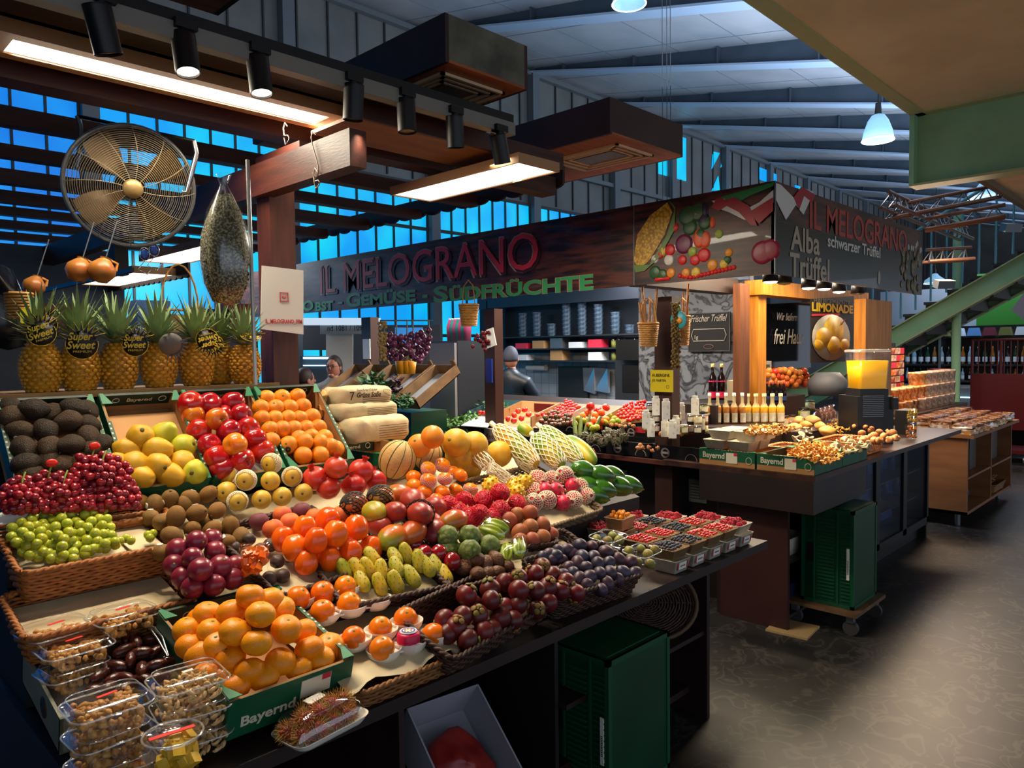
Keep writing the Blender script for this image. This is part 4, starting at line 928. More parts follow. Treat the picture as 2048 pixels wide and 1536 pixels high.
pile(dg, [(1076,958,.5,1),(1103,958,.5,1),(1130,950,1.2,1),(1090,980,.7,2),(1112,981,.7,2),(1144,970,.7,2),(1066,982,.3,1),(1068,1005,.3,1),(1094,1000,.3,1),(1125,1005,.2,2),(1147,1000,.3,1),(1172,992,.1,1),(1160,975,.4,1)], SF, .034, 'pink dragon fruit in pale net', 'dragon fruit', 'dragon fruits in pale nets', orient=do)
pile(dg, [(981,971,.3,3),(1049,964,.9,3),(1034,983,.9,3),(1028,972,.3,3)], SF, .034, 'yellow knobbly dragon fruit', 'dragon fruit', 'yellow dragon fruits'); drop(*dg)
# --- prickly pears -----------------------------------------------------------------------
m_pp = M('prickly_skin','#a4a020',.5, col2='#d0a41c', sc=9, rnd='#8f9a28'); m_dot = M('prickly_dot','#4a3c1c',.7)
def prick():
    r = .025; mb = ellip(r,1.75,16,14,neck=.0,pw=.8); mb.warp(.003,30); o = mb.build('prickly_pear', m_pp); d = MB()
    for k in range(38):
        a = k*2.4; z = -.85+1.7*(k+.5)/38; rr = math.sqrt(max(.05,1-z*z))**.8; d.ball((rr*math.cos(a)*r*1.0,rr*math.sin(a)*r*1.0,z*r*1.75),.0016,5,3)
    d.build('spine_dots', m_dot, o); MB().lathe([(r*.3,r*1.68),(r*.42,r*1.8),(r*.25,r*1.72)],12).build('crown', M('prickly_crown','#b8743c',.7), o); return o
pp = [prick()]
ppo = lambda i: Euler((-.65+random.uniform(-.3,.2),random.uniform(-.35,.25),0)).to_matrix()
pile(pp, [(688,1140,.2),(715,1138,.4),(736,1136,.6),(745,1116,.8),(762,1142,.6),(790,1114,.8),(793,1134,.7),(813,1107,.9),(838,1122,.8),(853,1132,.6),(823,1153,.4),(724,1163,.1),(759,1168,.1),(791,1165,.2),(889,1150,.1),(870,1130,.4)], SF, .026, 'yellow-green prickly pear', 'prickly pear', 'prickly pears', orient=ppo); drop(*pp)
# --- mangosteens -----------------------------------------------------------------------------
m_ms = M('mangosteen_skin','#431114',.38, col2='#5c1c18', sc=14, rnd='#6a1518'); m_msc = M('mangosteen_calyx','#7a6428',.6, col2='#5c6a20', sc=30, rnd='#8a5c28')
def mangst():
    r = .035; o = ellip(r,.93,20,12).build('mangosteen', m_ms); c = MB()
    for k in range(4):
        a = k*PI/2; c.ball((.014*math.cos(a),.014*math.sin(a),r*.95),.011,8,5,(1,1,.35),(0,.5,a))
    c.cyl((0,0,r*.85),(0,0,r*1.25),.004,n=6); c.build('calyx', m_msc, o); return o
mt = [mangst()]
pile(mt, [(933,1191,1.3),(980,1178,1.0),(982,1200,1.3),(955,1230,.7),(925,1232,.8),(1037,1156,1.1),(1070,1148,1.0),(1037,1181,1.5),(1037,1209,.7),(1072,1182,1.2),(1095,1174,.8),(1072,1219,.2),(1002,1236,.3),(1027,1240,.1),(968,1263,.1),(935,1280,0),(1132,1164,.5),(1152,1186,.1),(1121,1182,.4),(1098,1205,.1),(1084,1133,.6),(912,1254,.4),(890,1240,.3),(896,1268,0),(1010,1165,.6),(1010,1215,.3),(1105,1150,.4),(945,1210,.3),(985,1258,0)], SF, .031, 'dark purple mangosteen in front tray', 'mangosteen', 'mangosteens', orient='rand'); drop(*mt)
# --- plums -------------------------------------------------------------------------------------
m_pl = M('plum_skin','#20202c',.42, col2='#383850', sc=18, rnd='#4a2834')
pl_ = [ellip(.027,1.2,18,12).build('plum', m_pl)]
pile(pl_, [(1160,1090,1),(1183,1094,.8),(1164,1113,.8),(1187,1115,.9),(1212,1104,1),(1156,1127,.5),(1136,1137,.1),(1171,1135,.6),(1195,1129,.9),(1238,1119,.8),(1261,1125,.5),(1125,1150,0),(1146,1146,.1),(1179,1154,.4),(1199,1146,.7),(1220,1145,.6),(1246,1145,.4),(1269,1146,.1),(1158,1158,.1),(1175,1172,0),(1214,1166,.2),(1236,1160,.1),(1201,1180,-.2),(1217,1127,.8)], SF, .024, 'blue-black plum in front tray', 'plum', 'blue plums in the front tray')
pile(pl_, [(1117,1102,.6),(1134,1100,.6),(1099,1109,.4),(1103,1121,0),(1085,1118,0),(1122,1121,.1),(1144,1109,.3),(1110,1112,.5)], SF, .024, 'blue-black plum in rear tray', 'plum', 'blue plums in the rear tray'); drop(*pl_)
# --- salak / brown dried fruit -------------------------------------------------------------------
m_sal = M('salak_skin','#3c2418',.5, col2='#6a4024', kind='voronoi', sc=110, lo=.05, hi=.6, bump=.8, bsc=150)
sl = [ellip(.027,1.35,18,12,neck=.2).build('salak', m_sal)]
pile(sl, [(951,1119,.7),(992,1118,.6),(955,1147,.2),(994,1145,.1),(972,1128,.4),(975,1148,0),(935,1125,.2),(1012,1133,.1),(925,1138,0)], SF, .027, 'brown scaly salak fruit', 'salak', 'salaks'); drop(*sl)
# --- front mandarins ---------------------------------------------------------------------------------
SFM = (.93,.4,2.0)
md = [round_fruit(.042, m_mand, 'mandarin', zs=.84, dim=.12, warp=.03, ribs=.02), round_fruit(.040, m_mand, 'mandarin', zs=.86, dim=.1, warp=.03, ribs=.02)]
mdo = lambda i: Euler((random.uniform(-.4,.3),random.uniform(-.4,.2),random.uniform(0,6))).to_matrix()
pile(md, [(501,1193,2.5),(521,1229,2.4),(463,1225,1.4),(415,1229,.7),(423,1263,.7),(470,1264,1.5),(573,1258,1.4),(513,1286,1.5),(619,1298,.5),(460,1317,.4),(435,1291,.6),(561,1323,.4),(498,1343,.3),(562,1218,1.2),(659,1293,-.3),(403,1238,.3),(376,1260,.1),(381,1293,0),(400,1309,0),(540,1200,1.5),(605,1262,.3),(415,1350,-.2),(450,1352,-.2),(528,1352,0),(597,1335,0),(640,1318,0),(470,1372,-.2)], SFM, .036, 'mandarin piled in the front crate', 'mandarin', 'mandarins in the front crate', orient=mdo, jit=.04); drop(*md)
# --- kakis on foam trays
fk = [round_fruit(.037, m_kaki2, 'persimmon', zs=.95, dim=.05)]
trays = [((655,1215),[(596,1196),(645,1186),(691,1173)],'rearmost'),((700,1243),[(645,1223),(698,1208)],'middle, half empty'),((780,1270),[(707,1276),(761,1256),(811,1238)],'second from the front'),((830,1310),[(764,1297),(867,1269)],'frontmost')]
for i, (c, ps, w_) in enumerate(trays):
    pile(fk, [(p[0],p[1],0) for p in ps], (.915,.4,2.0), .037, f'orange persimmon on the {w_} foam tray', 'persimmon', 'persimmons on white foam trays', orient='up')
drop(*fk)
def cuptray(px0, px1, lab, n=3, dz=-.008):
    """long white foam tray with round cups between two picture points"""
    A = onp(*px0,.915,.4,2.0,.012+dz); B = onp(*px1,.915,.4,2.0,.012+dz); d = B-A; L = d.length; yaw = math.atan2(d.y,d.x)
    o = empty('foam_tray', A, (0,0,yaw), lab, 'foam tray', 'white foam cup trays'); mb = MB()
    for k in range(n):
        c = L*(k)/(n-1); mb.lathe([(.001,-.010),(.032,-.008),(.044,.006),(.050,.022),(.053,.024),(.053,.021),(.047,.004),(.034,-.011),(.001,-.013)],22,(c,0,0),sx=1.02)
    mb.build('cups', M('foam_tray_white','#e6dfd0',.45, sss=.05), o)
    MB().box((0,-.03,.006),(L,.03,.012)).build('web', MATS['foam_tray_white'], o)
cuptray((598,1207),(693,1184),'white foam tray under the rearmost orange persimmons')
cuptray((648,1238),(752,1212),'white foam cup tray with one empty cup on its right')
cuptray((709,1290),(813,1254),'white foam tray under the second persimmon row from the front')
cuptray((768,1311),(870,1284),'frontmost white foam cup tray with the pink wrapped fruit')
P = onp(817,1283,.915,.4,2.0,.04); o = empty('wrapped_fruit', P, (0,0,0), 'pink and white wrapped fruit pack with blue-red round label on the front tray', 'wrapped fruit')
MB().lathe([(.001,-.035),(.025,-.03),(.033,-.005),(.034,.01),(.033,.022)],24,fn=lambda t,z:1+.04*math.cos(12*t)).build('wrapper_bottom', M('wrapper_white','#e0d0cc',.4), o)
MB().lathe([(.0345,.0),(.035,.022),(.03,.03),(.001,.032)],24,fn=lambda t,z:1+.03*math.cos(12*t)).build('wrapper_top', M('wrapper_pink','#d0144a',.35), o)
MB().lathe([(.027,.0325),(.027,.034),(.001,.0345)],24).build('label', M('label_white','#e8e4e8',.4), o)
MB().lathe([(.021,.0347),(.021,.0352),(.017,.0353)],24).build('label_ring', M('label_blue','#2c58c0',.4), o); m_ = MB()
for k in range(6): m_.ball((.011*math.cos(k),.011*math.sin(k),.0352),.004,6,3,(1,1,.2))
m_.build('label_print', M('label_redyellow','#d83c20',.4, col2='#e8b820', sc=90), o)
# --- grapes ------------------------------------------------------------------------------------------
def bunch(poly, d, n, r, mat, surf, lab, group, seed, hmax):
    cx = sum(p[0] for p in poly)/len(poly); cy = sum(p[1] for p in poly)/len(poly)
    R0 = onp(cx,cy,*surf,.02); o = empty('grape_bunch', R0, (0,0,0), lab, 'grapes', group)
    pts = scatter(poly, d, n, seed); proto = ellip(r,1.08,14,10).build('grape', mat); mx_ = max(q[0] for q in poly)-cx; my_ = max(q[1] for q in poly)-cy
    def place(p, k): u = 1-min(1,math.hypot((p[0]-cx)/mx_,(p[1]-cy)/my_)); return onp(p[0],p[1],*surf,r+hmax*max(0,u)*k+random.uniform(-.003,.012)*k)-R0
    for i, p in enumerate(pts):
        g_ = proto if i == 0 else proto.copy()
        if i: COL.objects.link(g_)
        g_.parent = o; g_.location = place(p,1); g_.rotation_euler = (random.uniform(0,3),random.uniform(0,3),0)
    mb = MB()
    for p in scatter(poly, d*.85, n, seed+50): mb.ball(place(p,.45)-V3((0,0,r*.7)), r, 10, 6)
    mb.build('inner_grapes', mat, o)['kind'] = 'stuff'
    C_ = onp(cx,cy,*surf,hmax*.9)-R0; T_ = onp(cx+10,min(q[1] for q in poly)-4,*surf,hmax*1.1)-R0
    MB().tube([C_*.2, C_, (C_+T_)/2+V3((0,0,.012)), T_],.003,6).build('stem', M('grape_stem','#7c8a34',.6), o)
    return o
m_gr = M('grape_red','#5c0f1e',.22, rnd='#a01c24', col2='#7a1826', sc=30, sss=.1, coat=.2); m_gg = M('grape_green','#8f9a1e',.22, rnd='#a8b030', col2='#b0a828', sc=30, sss=.15, coat=.2)
SG = (1.215,1.7,2.60); SG2 = (1.135,.35,2.42)
bunch([(2,985),(30,958),(85,948),(82,1012),(40,1020),(5,1015)],12,60,.0138,m_gr,SG,'bunch of red grapes at the left picture edge under the avocados','red grapes',3,.03)
bunch([(85,945),(140,950),(160,985),(155,1015),(85,1015)],12,58,.0138,m_gr,SG,'low bunch of red grapes between the edge bunch and the tall one','red grapes',13,.03)
bunch([(145,950),(160,912),(230,905),(258,930),(262,965),(160,985)],12,75,.0138,m_gr,SG,'tall mounded bunch of red grapes in front of the quinces','red grapes',5,.045)
bunch([(165,975),(265,960),(276,985),(276,1010),(215,1015),(165,1012)],12,60,.0138,m_gr,SG,'dark bunch of red grapes hanging at the basket right end','red grapes',15,.02)
bunch([(20,1060),(40,1020),(85,1000),(100,1110),(60,1105),(25,1085)],14,60,.0155,m_gg,SG2,'bunch of green grapes at the left end of the wicker basket','green grapes',7,.04)
bunch([(85,1000),(120,1000),(150,1020),(160,1075),(145,1115),(98,1112)],14,65,.0155,m_gg,SG2,'large bunch of green grapes in the middle of the wicker basket','green grapes',17,.05)
bunch([(140,1010),(200,1005),(215,1040),(225,1060),(232,1085),(170,1105),(155,1060)],14,65,.0152,m_gg,SG2,'bunch of green grapes leaning right in the wicker basket','green grapes',9,.03)
for i,(px,py) in enumerate([(240,1082),(252,1077),(262,1081),(296,1070),(306,1067),(300,1076),(232,1090)]):
    P = onp(px,py,*SG2,.014); g_ = ellip(.0135,1.08,14,10).build('grape', m_gg, loc=P); tag(g_, 'loose green grape at the right rim of the basket, '+ORD[[1,2,3,4,7,6,5][i] if False else i+1].replace('leftmost','first'), 'grape', 'loose green grapes')
# ================================================================== TRAYS, BASKETS, PACKS ON THE NEAR TABLE
m_wick = M('wicker_light','#a8672c',.6, col2='#8a4c1c', sc=40); m_wickd = M('wicker_dark','#2c1812',.6, col2='#4a2a1c', sc=40); m_paper = M('cream_paper','#d8c8a4',.75, col2='#c8b68e', sc=8); m_paperw = M('white_paper','#d8d6d0',.7)
def wicker(name, C, W, D, h, rotm, lab, mat, flare=.02, group='wicker baskets', rows=None, paper=None):
    """woven rectangular basket: staves plus wavy strands"""
    o = empty(name, (0,0,0), label=lab, cat='basket', group=group); rows = max(rows or 3,int(h/.011))
    wv = MB(); per = []
    N = int((W+D)*2/.022)
    def at(u, z, off):
        f = flare*z/h; w2 = W/2-flare+f; d2 = D/2-flare+f; rc = .03
        P_ = 2*(2*w2+2*d2); t = u*P_
        if t < 2*w2: p = V3((-w2+t,-d2,0)); n = V3((0,-1,0))
        elif t < 2*w2+2*d2: p = V3((w2,-d2+t-2*w2,0)); n = V3((1,0,0))
        elif t < 4*w2+2*d2: p = V3((w2-(t-2*w2-2*d2),d2,0)); n = V3((0,1,0))
        else: p = V3((-w2,d2-(t-4*w2-2*d2),0)); n = V3((-1,0,0))
        # soften the corners
        k = max(0, abs(p.x)-(w2-rc)), max(0, abs(p.y)-(d2-rc))
        if k[0] > 0 and k[1] > 0: pass
        m_ = (k[0]*k[1])/(rc*rc); p -= V3((math.copysign(.009*m_,p.x),math.copysign(.009*m_,p.y),0))
        return p+n*off+V3((0,0,z))
    for r_ in range(rows):
        z = h*(r_+.5)/rows; pts = [at(i/N, z, .0035*(1 if (i+r_)%2 else -1)) for i in range(N)]
        wv.tube(pts, h/rows*.52, 4, True)
    wv.build('weave', mat, o)
    rm = MB()
    for ph in (0,1):
        pts = [at(i/(N*2), h+.004*math.sin(i*PI/2+ph*PI), .005*math.cos(i*PI/2+ph*PI)) for i in range(N*2)]; rm.tube(pts,.0065,5,True)
    rm.build('braided_rim', mat, o)
    MB().box((-W/2+flare,-D/2+flare,0),(W/2-flare,D/2-flare,.005)).build('base', mat, o)
    if paper: MB().box((-W/2+flare+.005,-D/2+flare+.005,paper-.002),(W/2-flare-.005,D/2-flare-.005,paper)).build('paper_liner', m_paper, o)
    setrot(o, rotm, C); return o
Rx = lambda a: Euler((a,0,0)).to_matrix()
wicker('wicker_basket', (.715,2.56,1.075), .44,.25,.105, Rx(.28), 'light wicker basket holding the green grapes', m_wick, paper=.07)
o = MB().box((.80,2.46,1.15),(.90,2.62,1.154),(.3,0,.1)).build('paper_sheet', m_paper); tag(o,'crumpled cream paper piece lying right of the green grapes','paper')
wicker('wicker_basket', (.73,2.675,1.165), .50,.13,.05, Rx(.2), 'light wicker basket behind, holding the red grapes', m_wick, paper=.03)
wicker('wicker_basket', (.695,2.395,.95), .46,.27,.09, Rx(.22), 'nearly empty light wicker basket lined with cream paper', m_wick, paper=.055)
wicker('wicker_basket', (1.34,1.90,.757), .42,.38,.06, Rx(.06), 'low brown wicker basket under the persimmon foam trays', M('wicker_mid','#94602c',.6, col2='#6c421c', sc=40), flare=.015)
# paper sheet over that basket, drooping at the front corner
mb = MB(); vs = []; nx, ny = 14, 10
for j in range(ny+1):
    for i in range(nx+1):
        x = 1.10+.44*i/nx; y = 1.715+.36*j/ny; z = .83+.12*(y-1.72)+.004*math.sin(x*60)*math.cos(y*40)-(.012*max(0,1-j/1.5)*(1+math.sin(x*25)))
        vs.append((x,y-.006*math.sin(x*30)*(j == 0),z))
mb.add(vs, [(j*(nx+1)+i,j*(nx+1)+i+1,(j+1)*(nx+1)+i+1,(j+1)*(nx+1)+i) for j in range(ny) for i in range(nx)], True)
tag(mb.build('paper_sheet', m_paper), 'cream paper sheet hanging over the front wicker basket edge', 'paper')
# dark plastic wicker trays
def dtray(px, lab, dz=.0, h=.045, paper=None, mat=None, yaw=0):
    """px: front-left, front-right, back-right picture points of the rim"""
    A = onp(*px[0],*SF,.033+dz); B = onp(*px[1],*SF,.033+dz); W = (B-A).length; D = px[2]
    o = wicker('woven_tray', (0,0,0), W, D, h, Matrix.Identity(3), lab, mat or m_wickd, .012, 'dark woven plastic trays', rows=5, paper=paper)
    n = V3((0,-.4,1)).normalized(); xa = (B-A).normalized(); ya = n.cross(xa).normalized(); n = xa.cross(ya)
    m3 = Matrix((xa,ya,n)).transposed(); c = (A+B)/2+ya*D/2-n*h; setrot(o, m3, c); return o
dtray([(905,1322),(1115,1200),.26],'dark woven tray of mangosteens at the table front',h=.07)
dtray([(1122,1195),(1288,1148),.24],'dark woven tray of blue plums at the table front', h=.115, paper=.07)
dtray([(905,1180),(1035,1145),.22],'dark woven tray of salaks behind the mangosteens')
dtray([(1045,1160),(1195,1108),.2],'dark woven tray with few blue plums, behind', paper=.012)
dtray([(690,1215),(905,1170),.24],'dark woven tray lined with paper under prickly pears', paper=.012)
dtray([(560,1195),(760,1125),.42],'dark woven tray lined with paper under the persimmons and peaches', paper=.02)
dtray([(765,1150),(905,1120),.36],'dark woven tray under the mangoes', paper=.01)
dtray([(900,1110),(1120,1085),.3],'dark woven tray under cherimoyas and russet pears', paper=.01)
dtray([(1050,1070),(1208,1018),.45],'light board tray with scalloped edge under the dragon fruits', mat=M('board_tray','#7a6244',.6, col2='#4c3824', sc=40), paper=.02)
# cream paper under the upper fruits
mb = MB(); vs = []; nx, ny = 40, 12
for j in range(ny+1):
    for i in range(nx+1):
        x = 1.0+1.9*i/nx; y = 2.3+.5*j/ny; vs.append((x, y-.012*math.sin(x*14)*(j == 0), sz(y)-.06+.006*math.sin(x*37+y*20)*math.cos(y*31)-.03*(j == 0)))
mb.add(vs, [(j*(nx+1)+i,j*(nx+1)+i+1,(j+1)*(nx+1)+i+1,(j+1)*(nx+1)+i) for j in range(ny) for i in range(nx)], True)
tag(mb.build('paper_sheet', m_paper), 'long crinkled cream paper under nashi pears, pomegranates and melons', 'paper')
# mandarin crate
o = crate(0,.36,.46,.115,'green printed crate of mandarins at the table front'); setrot(o, upmat(.26), (.785,1.785,.782)); 
pr_ = MB().box((.20,-.004,.045),(.29,-.002,.098)); pr_.mi = 1; pr_.box((.262,-.005,.082),(.288,-.003,.098)); pr_.build('printed_label', [m_crt, m_red], o)
# date box, board with white paper
o = empty('date_box', (0,0,0), label='weathered open cardboard box of dates at the left table end', cat='box')
bx_ = MB(); Wd, Ld, hd = .30, .36, .1
bx_.box((0,0,0),(Wd,Ld,.005)); bx_.box((0,0,0),(.008,Ld,hd)); bx_.box((Wd-.008,0,0),(Wd,Ld,hd)); bx_.box((0,0,0),(Wd,.008,hd)); bx_.box((0,Ld-.008,0),(Wd,Ld,hd)); bx_.build('walls', M('box_grey_print','#6c6e5c',.6, col2='#8a8a74', sc=5), o)
MB().lathe([(.028,-.001),(.028,.001),(.001,.001)],20,c=(-.001,.14,.05),rot=(0,-PI/2,0)).build('round_print', M('print_dark','#3a2c2c',.6), o)
MB().box((.01,.02,.045),(Wd*.62,Ld-.02,.049)).build('paper_liner', m_paperw, o); setrot(o, upmat(.22), (.488,2.055,.765))
SD = (.875,.28,2.1)
m_dt = M('date_skin','#32120c',.25, col2='#5a2414', sc=30, bump=.6, bsc=120, rnd='#4a1a12', coat=.3)
dt = [ellip(.0155,1.9,14,12,fn=lambda t,z: 1+.05*math.cos(6*t+z*200)).build('date', m_dt)]
dpts = scatter([(258,1262),(300,1245),(335,1268),(350,1310),(340,1345),(300,1365),(245,1385),(182,1382),(200,1345),(232,1320),(240,1285)],20,40,4,lambda x,y: 1.6*max(0,1-math.hypot((x-285)/70,(y-1315)/60)))
pile(dt, dpts, SD, .0155, 'glossy brown date', 'date', 'dates in the box', orient='side', jit=.15); drop(*dt)
# tongs
A = onp(300,1258,*SD,.05); B = onp(335,1313,*SD,.045); t_ = MB()
t_.tube([A,(A+B)/2+V3((0,0,.006)),B],[.006,.004,.0025],6); t_.tube([A+V3((.012,0,0)),(A+B)/2+V3((.012,0,.01)),B+V3((.003,0,0))],[.006,.004,.0025],6); t_.tube([B+V3((.01*math.cos(k),.01*math.sin(k),0)) for k in range(6)],.0012,4,True)
tag(t_.build('tongs', m_chrome), 'small steel tongs lying on the dates', 'tongs')
# clear tubs
m_pet = M('clear_pet','#eef4f8',.07, alpha=.14, metal=1); m_petw = M('tub_rim','#e8eef2',.1, alpha=.4, metal=.6)
m_wal = M('walnut','#b07434',.6, col2='#d8a458', sc=90); m_cash = M('cashew','#e0b878',.5, rnd='#ecc890')
def rrect(W, D, r, n=5):
    p = []
    for (cx_, cy_, a0) in ((W/2-r,D/2-r,0),(-W/2+r,D/2-r,PI/2),(-W/2+r,-D/2+r,PI),(W/2-r,-D/2+r,1.5*PI)):
        for k in range(n+1): a = a0+PI/2*k/n; p.append((cx_+r*math.cos(a),cy_+r*math.sin(a)))
    return p
def shell(prof, W, D, r):
    mb = MB(); n = None
    for (s_, z) in prof:
        pr2 = rrect(W*s_,D*s_,r*s_); n = len(pr2); mb.v += [(x,y,z) for x,y in pr2]
    for i in range(len(prof)-1):
        for j in range(n): mb.f.append((i*n+j,i*n+(j+1)%n,(i+1)*n+(j+1)%n,(i+1)*n+j)); mb.s.append(True); mb.m.append(0)
    return mb
def nutlump(n, W, D, z0, z1, mat, kind, parent):
    mb = MB(); rg = random.Random(n)
    for i in range(n):
        x = rg.uniform(-W/2,W/2)*.86; y = rg.uniform(-D/2,D/2)*.86; z = rg.uniform(z0,z1)
        if i > n*.3 and abs(x) < W*.3 and abs(y) < D*.3: z = z1-rg.uniform(0,.006)
        a, b_, c_ = rg.uniform(0,6),rg.uniform(0,6),rg.uniform(0,6)
        if kind == 'cashew': mb.tube([Euler((a,b_,c_)).to_matrix()@V3((.009*math.cos(t),.009*math.sin(t),0))+V3((x,y,z)) for t in (-1.2,-.6,0,.6,1.2)],[.002,.004,.0045,.004,.002],6)
        else:
            k0 = len(mb.v); mb.ball((x,y,z),rg.uniform(.007,.0105),7,5,(1.2,1,.8),(a,b_,c_)); mb.warp(.0035,160,k0)
    o = mb.build(kind+'s' if kind != 'cashew' else 'cashews', mat, parent); return o
def tub(loc, yaw, kind, lab, W=.165, D=.14, h=.055, lid=True, tilt=0, red=True, tiers=1):
    o = empty('plastic_tub', loc, (tilt,0,yaw), lab, 'plastic tub', 'clear plastic nut tubs')
    b_ = shell([(.01,.0),(.8,.0),(.84,.004),(.95,h*.9),(1.04,h)],W,D,.03); b_.build('tub_body', m_pet, o)
    nutlump(150, W*.9, D*.9, .008, h*.95, m_wal if kind == 'walnut' else m_cash, kind, o)
    if lid:
        l_ = shell([(1.05,h),(1.05,h+.004),(.98,h+.006),(.92,h+.018),(.85,h+.021),(.01,h+.021)],W,D,.03); l_.build('lid', m_pet, o)
        r_ = MB().tube([(x,y,h+.003) for x,y in rrect(W*1.05,D*1.05,.032)],.0022,5,True); r_.tube([(x,y,h+.019) for x,y in rrect(W*.9,D*.9,.03)],.0013,4,True); r_.build('rim', m_petw, o)
        if red: MB().box((-.022,-.005,h+.0215),(.022,.005,h+.0225),(0,0,.15)).build('red_sticker', M('sticker_red','#e0281c',.5, emit='#e0281c', es=.0), o)
        else: MB().box((-.013,-.006,h+.0215),(.013,.006,h+.0225),(0,0,.1)).build('price_sticker', m_stk, o)
    return o
def tubpx(px, py, a, *args, **kw): P = onp(px,py,*a); return tub(P,*args,**kw)
tub(onz(224,1572,.765), -.05, 'walnut', 'lowest clear tub of walnuts in the front left stack', h=.055, red=False)
tub(onz(224,1572,.765)+V3((0,0,.07)), .05, 'walnut', 'middle clear tub of walnuts in the front left stack', h=.055, red=False)
tub(onz(224,1572,.765)+V3((-.004,-.003,.14)), 0, 'walnut', 'topmost clear walnut tub with red mark in the front stack', h=.055)
tub(onz(385,1505,.765), -.1, 'cashew', 'lowest clear tub of cashews between the cup and crate', h=.05, red=False)
tub(onz(385,1505,.765)+V3((0,0,.068)), -.15, 'cashew', 'middle clear tub of cashews between the cup and crate', h=.05, red=False)
tub(onz(385,1505,.765)+V3((-.005,0,.136)), -.1, 'cashew', 'topmost clear cashew tub with small white price sticker', h=.05, red=False)
tub(onp(152,1372,.84,.22,2.1), .1, 'walnut', 'lower clear tub on the white paper of the date box', h=.045, red=False)
tub(onp(152,1372,.84,.22,2.1)+V3((0,0,.062)), .05, 'walnut', 'upper clear walnut tub with red mark in the date box', h=.045)
tub(onp(140,1318,.88,.22,2.1)+V3((-.02,.04,.03)), .15, 'walnut', 'clear walnut tub partly behind the upper date box tub', h=.045)
tub(onp(248,1262,.95,.22,2.2), .1, 'walnut', 'clear walnut tub leaning on the empty wicker basket', h=.045)
# mango cup in front
P = onz(350,1585,.757); o = empty('fruit_cup', P, label='clear round cup of cut pineapple chunks with red tape on the lid', cat='fruit cup')
MB().lathe([(.001,0),(.036,0),(.047,.11),(.05,.115)],28).build('cup', m_pet, o)
mb = MB(); rg = random.Random(3)
for i in range(40):
    a = rg.uniform(0,6.28); r_ = rg.uniform(0,.032); s_ = rg.uniform(.009,.014); mb.cbox((r_*math.cos(a),r_*math.sin(a),rg.uniform(.012,.105)),(s_*2,s_*1.5,s_*1.8),(rg.uniform(0,3),rg.uniform(0,3),rg.uniform(0,3)))
mb.build('pineapple_chunks', M('pineapple_flesh','#d8a81c',.4, col2='#e4c04a', sc=40, sss=.2), o)
MB().lathe([(.052,.113),(.052,.119),(.046,.121),(.044,.116),(.001,.116)],32).build('lid', m_pet, o); MB().tube([(.051*math.cos(t*PI/16),.051*math.sin(t*PI/16),.119) for t in range(32)],.0022,5,True).build('rim', m_petw, o)
MB().box((-.04,-.005,.1205),(.038,.006,.122),(0,0,-.1)).build('red_tape', MATS['sticker_red'], o); o.scale = (1.25,1.25,1.15)
# papaya cube pack
P = onp(510,1122,*SF,.085); o = empty('papaya_pack', P, (1.05,0,-.6), 'tilted clear pack of orange papaya cubes between passion fruits', 'fruit pack')
mb = MB(); rg = random.Random(5)
for i in range(34): mb.cbox((rg.uniform(-.028,.028),rg.uniform(-.035,.035),rg.uniform(-.01,.014)),(.022,.02,.018),(rg.uniform(0,.6),rg.uniform(0,.6),rg.uniform(0,3)))
mb.build('papaya_cubes', M('papaya_flesh','#e05a0c',.35, col2='#e8741c', sc=50, sss=.1), o); shell([(.8,-.022),(1.0,.022),(1.06,.024),(.9,.028)],.085,.1,.012).build('pack', m_pet, o)
# starfruit packs
m_star = M('starfruit','#9aa822',.35, col2='#7c9420', sc=20)
for (px,py,yw,l_,lab) in ((988,1058,.4,.14,'film-wrapped green star fruits, the upper pack'),(1026,1100,-.9,.12,'film-wrapped green star fruits, the lower pack')):
    P = onp(px,py,*SF,.05+l_*.2); o = empty('star_fruit_pack', P, (.3,-.3,yw), lab, 'star fruit pack', 'wrapped star fruits')
    for k in (-1,1): MB().lathe([(.001,-.055),(.016,-.045),(.026,-.01),(.026,.02),(.014,.05),(.001,.056)],30,(k*.024,0,0),fn=lambda t,z: .72+.38*abs(math.cos(2.5*t))**1.5,rot=(PI/2,0,0)).build('star_fruit', m_star, o)
    shell([(.5,-.03),(1.0,-.02),(1.02,.015),(.8,.034),(.3,.038)],.11,.12,.03).build('film', m_pet, o)
# rambutan tray
P = V3((1.005,1.70,.757)); o = empty('rambutan_tray', P, (0,0,.12), 'white foam tray at the table edge for the film-wrapped rambutans', 'foam tray')
shell([(.01,.0),(.86,.0),(.93,.008),(1.0,.02),(1.02,.021),(.96,.014),(.86,.005),(.01,.004)],.235,.135,.03).build('tray', MATS['foam_tray_white'], o)
m_rb = M('rambutan_skin','#7c1c18',.5, col2='#a83424', sc=40); m_rh = M('rambutan_hair','#d84830',.6, col2='#a8a83c', sc=25, lo=.3, hi=.7)
def ramb():
    r = .02; b_ = ellip(r,1.15,14,10).build('rambutan', m_rb); hr = MB(); rg = random.Random(2)
    for k in range(150):
        z = -1+2*(k+.5)/150; a = k*2.4; rr = math.sqrt(1-z*z); n = V3((rr*math.cos(a),rr*math.sin(a),z)); p = n*r*.97; hr.tube([p,p+n*.008+V3((rg.uniform(-1,1),rg.uniform(-1,1),-.5))*.003,p+n*.014+V3((rg.uniform(-1,1),rg.uniform(-1,1),-1))*.005],[.0012,.001,.0004],3)
    hr.build('hairs', m_rh, b_); return b_
rb = ramb(); items = []
